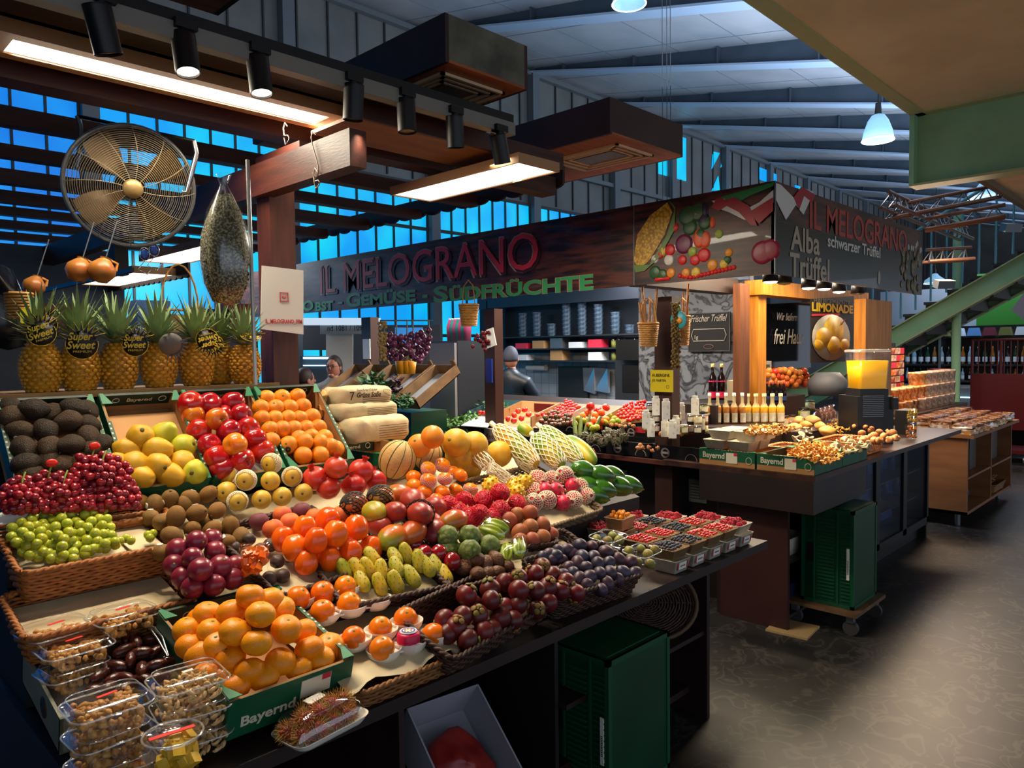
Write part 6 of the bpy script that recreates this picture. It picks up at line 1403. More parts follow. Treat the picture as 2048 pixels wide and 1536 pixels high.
# greens: nobody could count the leaves
m_leaf = M('leaf_green','#3c6a24',.6, col2='#5c8a38', sc=30); m_leafd = M('leaf_dark','#1c4a20',.6, col2='#2c6a34', sc=30)
def leaves(poly, n, surf, mat, lab, cat, size=.03, hm=.05, seed=1, xsurf=True, name='leafy_greens'):
    rg = random.Random(seed); mb = MB(); pts = scatter(poly, 1.2, n, seed); f = onpx if xsurf else onp
    c0 = f(sum(p[0] for p in poly)/len(poly), sum(p[1] for p in poly)/len(poly), *surf, 0)
    for (x,y) in pts:
        P = f(x,y,*surf,rg.uniform(0,hm))-c0; a = rg.uniform(0,6.28); e = rg.uniform(-.2,.9); d = V3((math.cos(a)*math.cos(e),math.sin(a)*math.cos(e),math.sin(e)))*size*rg.uniform(.6,1.3); s_ = V3((-math.sin(a),math.cos(a),0))*size*.28
        mb.add([P,P+d*.5+s_,P+d,P+d*.5-s_+V3((0,0,.003))],[(0,1,2,3)],True)
    o = mb.build(name, mat, loc=c0); tag(o, lab, cat, kind='stuff'); return o
leaves([(868,845),(890,832),(950,825),(960,835),(940,850),(880,858)],520,(1.06,.2,4.4),m_leaf,'heap of small fresh green leaves left of the red tomatoes','leafy greens',.04,.05,3)
leaves([(840,855),(870,846),(900,860),(940,862),(930,870),(850,868)],260,(1.02,.1,4.4),m_leafd,'dark herbs in clear film at the counter edge','herbs',.035,.03,4)
leaves([(970,815),(1010,805),(1018,818),(975,823)],200,(1.1,.2,4.5),m_leaf,'pale green leafy vegetables behind the tomatoes','leafy greens',.04,.04,5)
leaves([(920,800),(935,778),(985,780),(995,800),(980,812),(930,812)],240,(1.15,.2,4.7),m_leafd,'dark citrus leaves around the limes','leaves',.06,.07,6)
lm = [ellip(.03,1.2,14,10,dim=-.15).build('lime', M('lime_skin','#93a81c',.4, rnd='#b8b420'))]
pilex(lm, [(928,806,.6),(945,798,1),(955,785,1.6),(965,791,1.3),(973,783,1.8),(953,805,.4),(968,808,.3),(938,803,.2),(980,797,.8)], (1.14,.2,4.7), .03, 'yellow-green lime in the leafy heap','lime','limes with leaves'); drop(*lm)
# artichokes, courgette bundles, asparagus
m_art = M('artichoke_skin','#4c5430',.6, col2='#6a5a4c', sc=20)
mb = MB().ball((0,0,0),.03,12,8)
for k in range(30):
    z = -1+1.9*(k+.5)/30; a = k*2.4; rr = math.sqrt(max(.01,1-z*z)); n = V3((rr*math.cos(a),rr*math.sin(a),z)); mb.cyl(n*.026,n*.034+V3((0,0,.014)),.012,.001,5)
mb.cyl((0,0,-.08),(0,0,-.02),.008,n=6); ar = [mb.build('artichoke', m_art)]
pilex(ar, [(1170,872),(1183,880),(1195,875),(1205,884),(1218,878),(1228,868,.6),(1242,866,.6),(1232,882),(1216,866,.4),(1150,876),(1247,874,.2)], (1.08,.1,4.35), .034, 'spiky green artichoke','artichoke','artichokes'); drop(*ar)
for i,(px,py,tx) in enumerate(((1160,872,1166),(1170,868,1170),(1182,872,1174),(1152,875,1163))):
    A = onpx(px,py,*(1.07,.1,4.35)); B = A+V3((.05,.04*(1167-px)/10,.15)); o = MB().tube([A,(A+B)/2,B],[.017,.017,.008],8).build('courgette', M('courgette_skin','#5c7430',.5,col2='#8c9a58',sc=30,stretch=(6,6,1))); tag(o,f'ridged green courgette in the upright bundle, {["second from left","third from left","rightmost","leftmost"][i]}','courgette','upright courgettes')
for i,px in enumerate((1108,1120,1132,1144)):
    A = onpx(px,866,1.0,.1,4.35)+V3((0,0,.03)); o = MB()
    for k in range(9): o.tube([A+V3((.02*math.cos(k),.03*math.sin(k*1.7),0)),A+V3((.10+.02*math.cos(k),.03*math.sin(k*1.7),.09))],.006,5)
    tag(o.build('asparagus_bundle', M('asparagus','#5a5c34',.6,col2='#7a7c4c',sc=30)),f'bundle of green asparagus, {["leftmost","second","third","rightmost"][i]} behind the papayas','asparagus','asparagus bundles')
# price board
o = MB().slab([onpx(p[0],p[1],1.12,0,4.4) for p in ((922,852),(958,832),(992,832),(975,856))],(0,0,.006)).build('price_board', m_white); tag(o,'blank white price board lying tilted on the greens','board')
o = empty('carton', (4.31,4.25,.985), label='white carton printed Red beside the netted papayas', cat='carton'); MB().box((0,0,0),(.3,.3,.1)).build('body', M('carton_white2','#a89c94',.6), o); t = text('Red E', o, M('print_redbrown','#8a2420',.5), (-.002,.28,.02), TX, .06, .0005)
# jars and bottles
m_glass = M('jar_glass','#e8f0ee',.06, alpha=.25, metal=1); m_lidw = M('jar_lid_white','#cfccc4',.5); m_lidk = M('jar_lid_dark','#221c1a',.4); m_lab = M('jar_label','#d4cdb8',.55, col2='#b8ac90', sc=30); m_labd = M('label_print','#2c2420',.6)
def jar(P, r, h, cont, lab, cap=m_lidw, label=True, group='small jars on the counter', name='jar', cat='jar'):
    o = empty(name, P, (0,0,random.uniform(-.3,.3)), lab, cat, group)
    MB().lathe([(r,h*.74),(r,h*.82),(r*.85,h*.88),(r*.85,h*.9)],14).build('glass', m_glass if cont else m_glass, o); MB().lathe([(.001,.0),(r,.0),(r,h*.74),(.001,h*.74)],14).build('contents', cont, o)
    MB().lathe([(.001,h),(r*.9,h),(r*.9,h*.87),(.001,h*.87)],14).build('lid', cap, o)
    if label:
        a0 = -PI*.95; b = MB(); vs = []
        for i in range(9): a = PI*1.22+(-.9+1.8*i/8); vs += [(r*1.01*math.cos(a),r*1.01*math.sin(a),h*.2),(r*1.01*math.cos(a),r*1.01*math.sin(a),h*.68)]
        b.add(vs,[(2*i,2*i+2,2*i+3,2*i+1) for i in range(8)],True); b.build('paper_label', m_lab, o)
    return o
m_spice = [M('spice_or','#c87020',.6), M('spice_gr','#7a7a2c',.6), M('spice_red','#8c2c18',.6), M('spice_dark','#2c2018',.6), M('spice_cream','#c8b078',.6)]
jl = []
spots_ = [(1292,862,0),(1300,862,0),(1312,865,0),(1325,862,0),(1340,866,0),(1355,864,0),(1368,868,0),(1382,866,0),(1396,868,0),(1408,866,0)]
for i,(px,py,_) in enumerate(spots_):
    P = onz(px,py,1.16); n = [2,3,2,3,1,2,1,2,2,3][i]
    for k in range(n): jar(P+V3((0,0,.068*k)), .028, .066, m_spice[(i+k)%5], f'small labelled jar, {["lowest","middle","topmost"][k] if n > 1 else "single"} in stack {["one","two","three","four","five","six","seven","eight","nine","ten"][i]} from the left', m_lidk if (i+k)%2 else m_lidw)
for i,(px,py,h_) in enumerate([(1292,838,.10),(1312,812,.11),(1332,820,.11),(1352,850,.11),(1330,855,.1),(1363,820,.1),(1390,812,.11),(1302,855,.1),(1345,858,.1)]):
    P = onz(px,py+18,1.16+ (.14 if i in (1,2,6) else .07 if i in (0,5) else 0)); o = empty('spice_tin', P, (0,0,PI*.2), f'white square spice tin with horse head print, number {["one","two","three","four","five","six","seven","eight","nine"][i]} among the jars', 'tin', 'white spice tins')
    MB().box((-.024,-.024,0),(.024,.024,h_)).build('body', M('tin_label','#e4dfd2',.5,col2='#b8a890',sc=40,lo=.55,hi=.7), o); MB().cyl((0,0,h_),(0,0,h_+.018),.02,n=14).build('cap', m_lidw, o)
q = MB().box((4.60,2.48,.986),(5.5,2.86,1.155)).build('jar_stand', m_cb); tag(q,'dark raised stand under the jars and oil bottles','stand')
q = MB().box((4.92,2.86,.986),(5.5,2.9,1.155)).build('jar_stand', m_cb); tag(q,'narrow dark strip behind the jar stand','stand')
m_oil = M('oil_gold','#d89c14',.12, trans=.15, coat=.5); m_oila = M('oil_amber','#a8661c',.12, trans=.15, coat=.5); m_gl2 = M('bottle_glass','#d8cc9c',.06, alpha=.4)
def bottle(P, r, h, oil, lab, group, cap=m_stk, label=True, neck=.55, name='oil_bottle', cat='bottle'):
    o = empty(name, P, (0,0,0), lab, cat, group); pf = [(.001,0),(r,0),(r,h*neck),(r*.35,h*(neck+.14)),(r*.35,h*.95)]
    MB().lathe(pf[2:] if oil in (m_oil,m_oila) else pf,12).build('glass', m_gl2 if oil in (m_oil,m_oila) else oil, o)
    if oil in (m_oil,m_oila): MB().lathe([(.001,.0),(r,.0),(r,h*neck*.99),(r*.6,h*(neck+.05)),(.001,h*(neck+.05))],12).build('oil', oil, o)
    MB().lathe([(r*.42,h*.9),(r*.42,h),(.001,h)],10).build('cap', cap, o)
    if label: 
        b = MB(); vs = []
        for i in range(7): a = PI*1.22+(-.9+1.8*i/6); vs += [(r*1.02*math.cos(a),r*1.02*math.sin(a),h*.06),(r*1.02*math.cos(a),r*1.02*math.sin(a),h*.36)]
        b.add(vs,[(2*i,2*i+2,2*i+3,2*i+1) for i in range(6)],True); b.build('paper_label', m_lab, o)
    return o
NUM = ['first','second','third','fourth','fifth','sixth','seventh','eighth','ninth','tenth','eleventh','twelfth']
for i in range(9): bottle(onz(1497+i*8.2,846,1.155)+V3((0,-.02 if i%2 else 0,0)), .024, .23, m_oil, f'golden oil bottle of the front group, {NUM[i]} from the left', 'golden oil bottles', M('cap_pale','#d8c890',.4))
for i in range(10): bottle(onz(1422+i*8.2,848,1.155)+V3((0,.05 if i%2 else .01,0)), .026, .24, m_oila, f'amber vinegar bottle of the rear group, {NUM[i]} from the left', 'amber vinegar bottles', M('cap_clear','#c8c8c4',.3))
jar(onz(1405,868,1.155), .02, .16, m_spice[3], 'slim dark sauce bottle right of the jars', m_lidk, True, 'slim dark bottle')
m_wine = M('dark_glass','#12080c',.12); m_pinkl = M('pink_label','#d0204c',.5)
for i,px in enumerate((1425,1443)):
    o = bottle(dep(px,800,6.1)+V3((0,0,-.0)), .032, .30, m_wine, f'dark bottle with pink label bands, {["left","right"][i]} of the pair in front of the marble wall', 'pair of pink labelled bottles', M('cap_gold','#c8b060',.3,metal=.5), False, .62)
    MB().lathe([(.0325,.02),(.0325,.07)],14).build('lower_label', m_pinkl, o); MB().lathe([(.0325,.15),(.03,.18)],14).build('upper_label', m_pinkl, o)
q = MB().box((5.0,3.0,.98),(6.2,3.6,1.16)); 
P = dep(1460,803,6.1); q = MB().box((P.x-.45,P.y-.12,.985),(P.x+1.2,P.y+.35,P.z-.001)).build('back_stand', m_cb); tag(q,'dark stand behind the oil bottles carrying dark bottles','stand')
o = empty('box_set', dep(1475,800,6.15), (0,0,0), 'cream gift carton with two black drop prints', 'carton'); MB().box((-.085,-.03,0),(.085,.05,.165)).build('body', M('cream_carton','#c8bc9c',.6), o)
pm = MB()
for x in (.0,.05): pm.ball((x,-.031,.09),.018,10,6,(.7,.1,1.6))
pm.build('drop_print', m_ink, o)
for i in range(9): o = bottle(dep(1500+i*8.5,803,6.4), .022, .17, m_wine, f'small dark bottle with red cap, {NUM[i]} from left of the rear row', 'small dark bottles with red caps', M('cap_red','#8c1420',.4), False, .6); MB().lathe([(.0225,.01),(.0225,.05)],12).build('blue_label', M('blue_label','#20386a',.5), o)
# pickle jars and mushrooms
for i,(px,py,r,k) in enumerate(((1608,832,.05,1),(1620,812,.045,1),(1568,845,.04,0),(1585,840,.035,0),(1600,845,.03,1))): jar(onz(px,py+8,1.1), r, r*2.2, m_spice[k], f'{["large green pickle jar in front","green pickle jar stacked behind","jar of orange preserves beside the oil bottles","smaller orange preserve jar","small green jar at the mushrooms"][i]}', m_lidk, True, 'preserve jars')
q = MB().box((5.5,2.3,.998),(6.5,2.7,1.1)).build('jar_stand', m_cb); tag(q,'low dark stand under the pickle jars','stand')
for i in range(4):
    o = MB().lathe([(.001,0),(.05,.0),(.055,.05),(.03,.09),(.012,.1),(.03,.13)],14,fn=lambda t,z:1+.1*math.sin(5*t)); o.warp(.01,30); o = o.build('cellophane_bag', M('sweet_film','#c8b8a8',.15,trans=.6,col2='#b06048',sc=40), loc=onz(1635+i*9,845-i*3,1.03)); tag(o,f'cellophane bag with ribbon, {NUM[i]} from the left behind the mushrooms','bag','cellophane bags')
m_eg = M('chanterelle_skin','#c07c24',.6, rnd='#d8983c', col2='#a86418', sc=60)
def chant():
    mb = MB().lathe([(.003,-.018),(.0035,0),(.008,.008),(.014,.013),(.011,.012),(.004,.006),(.001,.004)],9,fn=lambda t,z: 1+(.25*math.sin(3*t) if z > 0 else 0)); return mb.build('chanterelle', m_eg)
cz = [chant()]
def crate2(x,y,W,L,lab,yaw=0):
    o = crate(0,W,L,.095,lab,word=False); setrot(o, Euler((0,0,yaw)).to_matrix(), (x,y,.999))
    t = text('Bayernd', o, m_crt, (-.003,L*.93,.045), TX, .05, .0003, off=.001); fit(t, L*.4); lb = MB().box((-.004,L*.30,.02),(-.002,L*.50,.085)); lb.mi = 1; lb.box((-.005,L*.30,.068),(-.0035,L*.36,.085)); lb.build('printed_label',[m_crt,m_red],o)
    MB().tube([(-.003,L*.1+.018*math.cos(t_*PI/8),.045+.022*math.sin(t_*PI/8)) for t_ in range(16)],.002,4,True).build('apple_mark', m_crt, o)
    MB().box((.01,-.004,.06),(W-.01,-.002,.085)).build('end_band', m_crd, o); return o
crate2(4.27,2.10,.36,.38,'green printed crate under the white punnets at the counter end'); crate2(4.27,1.735,.42,.35,'green printed crate of chanterelles at the counter corner'); crate2(4.70,1.735,.42,.35,'green printed crate of pale oyster mushrooms at the counter front')
pilex(cz, scatter([(1570,912),(1590,890),(1615,880),(1650,890),(1690,905),(1680,918),(1650,928),(1600,915)],4.6,130,7,lambda x,y: 2.5*max(0,1-math.hypot((x-1625)/55,(y-900)/28))), (1.075,0,4.3), .013, 'small golden chanterelle heaped in the corner crate','chanterelle','chanterelles in the corner crate',shared=True)
pilex(cz, scatter([(1490,862),(1500,853),(1560,850),(1590,856),(1560,868),(1500,868)],4.6,60,8), (1.222,0,4.3), .012, 'small golden chanterelle in the white punnets','chanterelle','chanterelles in the white punnets',shared=True)
pilex(cz, scatter([(1655,850),(1670,838),(1695,842),(1700,858),(1680,865)],5,35,9), (1.1,0,4.9), .013, 'small golden chanterelle in the little wicker basket','chanterelle','chanterelles in the wicker basket',shared=True)
drop(*cz)
for i,(x,y,z) in enumerate([(4.36,2.39,1.095),(4.36,2.22,1.095),(4.52,2.39,1.095),(4.52,2.22,1.095),(4.37,2.36,1.157),(4.39,2.19,1.157),(4.53,2.35,1.157),(4.54,2.18,1.157)]): punnet(V3((x,y,z)),.145,.15,.06,f'white mushroom punnet, {["lower row nearest the black cartons","lower row at the front","lower row behind left","lower row behind right","upper row nearest the black cartons","upper row at the front","upper row behind left","upper row behind right"][i]}',m_pun,group='white mushroom punnets')
m_por = M('porcini_skin','#b8823c',.6, rnd='#c8945a'); bg = MB().ball((0,0,0),.045,16,10,(1.5,1,.8)); bg.warp(.012,16); bg = [bg.build('porcini', m_por)]
pilex(bg, [(1596,842,1),(1625,840,1),(1612,850,.6),(1640,852,.6),(1590,855,.2),(1655,862,.2)], (1.06,0,4.8), .035, 'large tan porcini mushroom','mushroom','large tan mushrooms',up=True); drop(*bg)
m_oy = M('oyster_skin','#b8a680',.6, rnd='#9c8a68'); oy_ = MB().lathe([(.004,-.03),(.006,0),(.024,.018),(.022,.02),(.005,.006),(.001,.004)],10,fn=lambda t,z:1+.2*math.sin(2*t)); oy_ = [oy_.build('oyster_mushroom', m_oy)]
pilex(oy_, scatter([(1665,905),(1672,885),(1700,875),(1735,880),(1742,895),(1700,905)],7.5,40,15), (1.075,0,4.9), .016, 'pale oyster mushroom in the front crate','mushroom','oyster mushrooms in the front crate')
pilex(oy_, scatter([(1590,872),(1600,858),(1625,862),(1620,880),(1600,885)],7.5,22,16), (1.075,0,4.6), .016, 'pale oyster mushroom behind the punnets','mushroom','oyster mushrooms behind punnets'); drop(*oy_)
o = wicker('wicker_basket', (5.36,1.93,1.0), .46,.34,.09, Matrix.Identity(3), 'shallow wicker basket of brown button mushrooms at the counter front', MATS['wicker_light'], .03)
pilex([mc0], scatter([(1725,880),(1722,862),(1745,855),(1785,862),(1795,875),(1765,888)],10,24,17,lambda x,y: .6), (1.07,0,5.2), .02, 'brown-capped button mushroom in the shallow basket','mushroom','button mushrooms in the basket',jit=.2)
for ob in [o for o in bpy.data.objects if o.get('group') == 'button mushrooms in the basket']: ob.scale = (1.6,1.6,1.6)
pilex([mc0], scatter([(1700,852),(1712,842),(1750,846),(1745,858)],8,14,18), (1.12,0,5.3), .014, 'small brown mushroom in the film packs','mushroom','mushrooms in film packs'); drop(mc0)
wicker('wicker_basket', (5.0,2.22,1.0), .26,.2,.06, Matrix.Identity(3), 'small wicker basket of chanterelles in the middle of the counter', MATS['wicker_light'], .02)
# juice dispenser
D0 = dep(1733,850,5.75); D0 = V3((D0.x,D0.y,.999)); k = 5.75/F
o = empty('juice_dispenser', D0, (0,0,-.75), 'juice dispenser with clear tank of yellow juice on a black base', 'dispenser')
zt = lambda py: H-(py-690)*k-.999
z0_, z1_, z2_, z3_ = .0, zt(785), zt(778), zt(698)
MB().box((-.14,-.13,0),(.14,.17,z1_-.02)).build('base', m_blk, o); vv = MB()
for q in range(12): vv.box((-.10,-.136,z1_*.55+q*.014),(.06,-.13,z1_*.55+q*.014+.005))
vv.build('vents', m_grey, o); MB().box((-.11,-.11,z1_-.02),(.11,.11,z2_+.01)).build('tank_seat', m_blk, o)
t_ = shell([(.92,z2_),(1.06,z3_-.03),(1.08,z3_-.02)],.23,.23,.02); t_.build('tank', m_pet, o)
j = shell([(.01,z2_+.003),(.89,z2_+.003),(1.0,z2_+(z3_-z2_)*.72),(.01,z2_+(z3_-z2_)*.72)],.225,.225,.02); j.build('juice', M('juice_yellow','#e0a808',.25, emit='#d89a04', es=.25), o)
shell([(1.1,z3_-.022),(1.1,z3_-.008),(1.0,z3_),(.01,z3_)],.23,.23,.02).build('lid', m_petw, o); MB().box((.12,-.16,z1_-.12),(.16,-.10,z1_-.03)).build('tap', m_blk, o)
for i,(px,py,c) in enumerate(((1683,850,0),(1712,852,0),(1822,878,1),(1828,850,2))):
    P = onz(px,py,1.0) if c != 2 else onz(1822,878,1.0)+V3((.02,0,.125))
    o = empty('plastic_cup', P, (0,0,0), ['empty clear cup stack left in front of the dispenser','empty clear cup stack right in front of the dispenser','clear cup of orange fruit pieces at the counter edge','clear cup of yellow fruit stacked on the orange one'][i], 'cup', 'clear plastic cups'); MB().lathe([(.001,0),(.036,0),(.048,.11),(.052,.113)],20).build('cup', m_pet, o)
    if c: nutlump(30,.075,.075,.01,.1,M('fruit_bits_orange','#e07c14',.4) if c == 1 else M('fruit_bits_yellow','#c8a020',.4),'fruit_piece',o)
    else: MB().lathe([(.001,.01),(.037,.01),(.05,.125),(.053,.127)],20).build('inner_cup', m_pet, o)
# ================================================================== STALL INTERIOR BEHIND
# golden pine frame
y_ = 2.80
def px_x(px, y=2.6): return ony(px,700,y).x
o = empty('pine_portal', (6.3,2.82,0), label='golden pine frame opening behind the truffle counter', cat='portal'); oc = V3((6.3,2.82,0))
cbx('post', (px_x(1480,2.8),2.80,0),(px_x(1480,2.8)+.16,2.86,2.25), M('brown_pine','#6a3c1a',.5,col2='#4c2812',sc=3,stretch=(8,8,1)), o); cbx('post', (px_x(1514,2.8),2.79,0),(px_x(1530,2.8),2.90,2.25), m_gold, o)
cbx('beam', (px_x(1512,2.8),2.74,2.17),(8.1,2.90,2.29), m_gold, o)
o = MB().box((px_x(1731,2.35),2.35,0),(px_x(1783,2.35),2.45,2.16)).build('pine_post', m_gold); tag(o,'broad golden pine post beside the juice dispenser','post')
# under-sign spotlights
for i,(px,py,on) in enumerate(((1541,557,1),(1569,560,0),(1617,570,1),(1648,572,1),(1678,578,1),(1715,582,0))):
    P = ony(px,py,2.10); o = empty('spotlight', P, (0,0,0), f'small spotlight under the truffle sign, {["leftmost","second from left","third from left","fourth from left","fifth from left","rightmost"][i]}', 'spotlight', 'small spotlights under the sign')
    MB().lathe([(.001,.06),(.045,.06),(.05,-.02),(.044,-.02)],18).build('housing', m_blk, o); MB().lathe([(.044,-.018),(.036,-.028),(.001,-.034)],18).build('lens', m_bulb if on else MATS['lens_off'], o); MB().cyl((0,0,.06),(0,0,.16),.01,n=6).build('stem', m_blk, o)
    if on: spot('stall_spot', P+V3((0,0,-.06)), (P.x-.2,P.y-.05,.9), 34, (1,.80,.5), 95, .9, .04)
o = MB().box((4.9,2.14,2.27),(7.2,2.16,2.30)).build('lamp_rail', m_blk); tag(o,'thin black rail holding the small spotlights under the sign','rail')
# lemonade poster and script board
P1 = V3((6.7,2.72,1.6)); 
def quadY(px, y): return [ony(p[0],p[1],y) for p in px]
po = empty('poster', (0,0,0), label='dark lemonade poster with yellow title and a glass of lemonade', cat='poster')
c = quadY(((1622,598),(1708,592),(1706,722),(1622,726)),2.7); MB().slab(c,(0,.01,0)).build('sheet', M('poster_dark','#1e1c1e',.5), po)
yy = 2.695; a = ony(1624,621,yy); b = ony(1706,621,yy); t = text('LIMONADE', po, M('poster_yellow','#d8b41c',.5), a, TY, .105, .001, off=.004); fit(t, b.x-a.x)
a = ony(1628,606,yy); b = ony(1700,604,yy); t = text('HAUSGEMACHTE', po, M('poster_grey','#6c6a66',.5), a, TY, .07, .001); fit(t, b.x-a.x)
MB().slab([ony(1624,628,yy),ony(1680,627,yy),ony(1680,631,yy),ony(1624,632,yy)],(0,.002,0)).build('red_stripe', m_red, po)
def discY(name, px, py, r, y, mat, par, sx=1, sz_=1):
    P = ony(px,py,y); mb = MB().lathe([(r,-.002),(r,0),(.001,.001)],24,rot=(PI/2,0,0)); sx *= 2.0; mb.v = [(P.x+v[0]*sx,P.y+v[1],P.z+v[2]*sz_) for v in mb.v]; return mb.build(name, mat, par)
discY('print_circle',1664,675,.225,2.692,M('poster_circle','#8f8878',.5),po,1,.95); discY('print_lemonade',1668,662,.12,2.688,M('poster_lemon','#c89a1c',.5,col2='#e0c050',sc=12),po,1,1.2)
for (px,py,r) in ((1648,675,.09),(1640,688,.06),(1690,690,.06),(1668,690,.08)): discY('print_lemon_slice',px,py,r,2.684,M('poster_lemon2','#b88a18',.5),po)
MB().slab([ony(1688,640,2.68),ony(1692,638,2.68),ony(1684,650,2.68),ony(1682,650,2.68)],(0,.002,0)).build('print_straw', M('poster_pink','#b02c3c',.5), po)
t = text('frei Haus', None, m_cream, ony(1548,688,2.96), TY, .2, .001, shear=.3); fit(t, ony(1604,690,2.96).x-ony(1546,690,2.96).x)
bo_ = empty('chalkboard', (0,0,0), label='dark glass board with white handwriting frei Haus behind the pine frame', cat='board'); c = quadY(((1530,608),(1622,604),(1622,735),(1530,738)),2.98); MB().slab(c,(0,.02,0)).build('board', M('dark_mirror','#191c22',.08,metal=.6), bo_); t.parent = bo_
t = text('Wir liefern', bo_, m_cream, ony(1552,640,2.96), TY, .1, .001, shear=.3)
m_ap2 = M('apple_far','#c8281c',.3, rnd='#d88a30'); a0 = ellip(.036,.92,12,8).build('apple', m_ap2); items = []
for (x,y) in scatter([(1534,768),(1534,742),(1615,738),(1612,772)],8.5,60,21):
    P = ony(x,y,2.93); c = a0.copy(); COL.objects.link(c); c.location = P; tag(c,None,'apple','apples in the far display'); items.append((c,P))
label_rows(items,'red apple in the far upright display',.07); drop(a0)
o = MB().slab(quadY(((1531,776),(1531,738),(1617,735),(1614,778)),2.97),(0,.03,0)).build('display_board', M('green_wall','#5c6a34',.6)); tag(o,'green-edged board behind the far apple display','board')
# scale and printer on the counter
o = empty('scale', dep(1515,800,6.5)+V3((0,0,0)), (0,0,-.5), 'grey counter scale with display head', 'scale'); m_sc = M('scale_grey','#8c867c',.4)
MB().box((-.12,-.1,0),(.12,.15,.07)).build('body', m_sc, o); MB().box((-.02,0,.07),(.02,.04,.22)).build('column', m_sc, o); MB().box((-.03,-.03,.17),(.12,.03,.34)).build('display_head', m_sc, o); MB().box((.01,-.035,.2),(.10,-.029,.31)).build('screen', M('screen_dark','#3c3a2c',.3), o); MB().cyl((-.1,-.02,.22),(-.1,.05,.22),.04,n=14).build('paper_roll', m_white, o)
o = MB().box((5.5,3.0,.98),(6.4,3.4,1.14)).build('service_ledge', m_cb); tag(o,'dark ledge behind the oil bottles carrying the scale','ledge')
o = MB().lathe([(.001,0),(.16,0),(.17,.12),(.10,.2),(.001,.2)],16); o = o.build('hood', M('grey_cloth','#4c4e54',.6), loc=dep(1655,790,6.6)); tag(o,'grey covered machine behind the counter under the poster','machine')
# marble wall and its chalkboard
m_marb = M('marble_grey','#5c6068',.5); nt = m_marb.node_tree; N = nt.nodes; L = nt.links
tc = N.new('ShaderNodeTexCoord'); nz = N.new('ShaderNodeTexNoise'); nz.inputs['Scale'].default_value = 4.5; nz.inputs['Detail'].default_value = 6; nz.inputs['Distortion'].default_value = 1.8; L.new(tc.outputs['Object'], nz.inputs['Vector'])
rmp = N.new('ShaderNodeValToRGB'); rmp.color_ramp.elements[0].position = .44; rmp.color_ramp.elements[0].color = lin('#7c828c'); rmp.color_ramp.elements[1].position = .60; rmp.color_ramp.elements[1].color = lin('#6a707c'); e = rmp.color_ramp.elements.new(.51); e.color = lin('#20242c'); L.new(nz.outputs['Fac'], rmp.inputs[0]); L.new(rmp.outputs[0], N['Principled BSDF'].inputs['Base Color'])
o = MB().box((6.2,3.12,0),(6.25,4.28,2.35)).build('marble_panel', m_marb); tag(o,'tall marbled partition wall with the small truffle chalkboard','partition')
a = onx(1377,628,6.17); b = onx(1460,702,6.17); cbd = empty('chalkboard', (6.17,b.y,b.z), label='square black chalkboard reading Frischer Trüffel on the marble wall', cat='chalkboard')
Wc = a.y-b.y; Hc = a.z-b.z; MB().box((0,0,0),(.015,Wc,Hc)).build('board', M('chalk_black','#15161a',.6), cbd); MB().tube([(-.002,0,0),(-.002,Wc,0),(-.002,Wc,Hc),(-.002,0,Hc)],.006,4,True).build('frame', m_grey, cbd)
t = text('Frischer Trüffel', cbd, m_cream, (-.006,Wc*.94,Hc*.78), TX, .09, .001, shear=.4); fit(t, Wc*.88); t = text('1g', cbd, m_cream, (-.006,Wc*.86,Hc*.33), TX, .05, .001)
MB().tube([(-.006,Wc*.92,Hc*.42),(-.006,Wc*.87,Hc*.58),(-.006,Wc*.13,Hc*.58),(-.006,Wc*.08,Hc*.42),(-.006,Wc*.13,Hc*.27),(-.006,Wc*.87,Hc*.27)],.004,4,True).build('chalk_outline', m_cream, cbd); MB().tube([(-.006,Wc*.5+.05*math.cos(k*PI/6),Hc*.12+.02*math.sin(k*PI/6)) for k in range(12)],.002,4,True).build('small_emblem', M('chalk_brown','#a87c6c',.6), cbd)
# dark posts at the counter
# hanging baskets with breadsticks
def hangbasket(px, py, x, r, h, lab, sticks=0):
    P = onx(px,py,x); o = empty('hanging_basket', P, label=lab, cat='basket', group='hanging wicker baskets'); w_ = MB(); n = int(h/.012)
    for k in range(n): rr = r*(.75+.25*k/n); w_.tube([((rr+.003*(1 if (t+k)%2 else -1))*math.cos(t*PI/11),(rr+.003*(1 if (t+k)%2 else -1))*math.sin(t*PI/11),k*.012) for t in range(22)],.0065,4,True)
    w_.build('weave', M('wicker_straw','#c08a44',.6,col2='#a06c2c',sc=40), o); MB().lathe([(.001,.002),(r*.75,.002)],18).build('base', MATS['wicker_straw'], o); MB().tube([(r*math.cos(t*PI/11),r*math.sin(t*PI/11),h) for t in range(22)],.01,5,True).build('rim', MATS['wicker_straw'], o)
    MB().tube([(0,r,h),(0,r*.7,h+r*2),(0,0,h+r*2.6),(0,-r*.7,h+r*2),(0,-r,h)],.005,5).build('handle', MATS['wicker_straw'], o)
    if sticks:
        s = MB(); rg = random.Random(4)
        for k in range(sticks): a = rg.uniform(0,6.28); s.tube([(r*.4*math.cos(a),r*.4*math.sin(a),.05),(r*1.0*math.cos(a),r*.9*math.sin(a),h+rg.uniform(.12,.26))],.009,5)
        s.build('dry_pasta_sticks', M('pasta_straw','#b07c48',.6,col2='#8a5c34',sc=30), o)
    return o
hangbasket(938,651,3.95,.075,.16,'wicker basket hanging from the fruit sign over the stall'); hangbasket(1297,692,4.2,.065,.15,'wicker basket with long sticks hanging on the post',9); hangbasket(1365,690,4.6,.05,.2,'narrow wicker basket hanging right of the post',5)
P = onx(1352,735,4.2); o = MB()
for k in range(160):
    t = k*2.4; z = .42*(k/160); rr = .018+.008*math.sin(k); o.ball((rr*math.cos(t),rr*math.sin(t),z),.011,5,4)
o = o.build('garlic_braid', M('braid','#7a5c24',.7,col2='#4c3c1c',sc=30), loc=P); tag(o,'long braid of dried pods hanging right of the warning sign','braid')
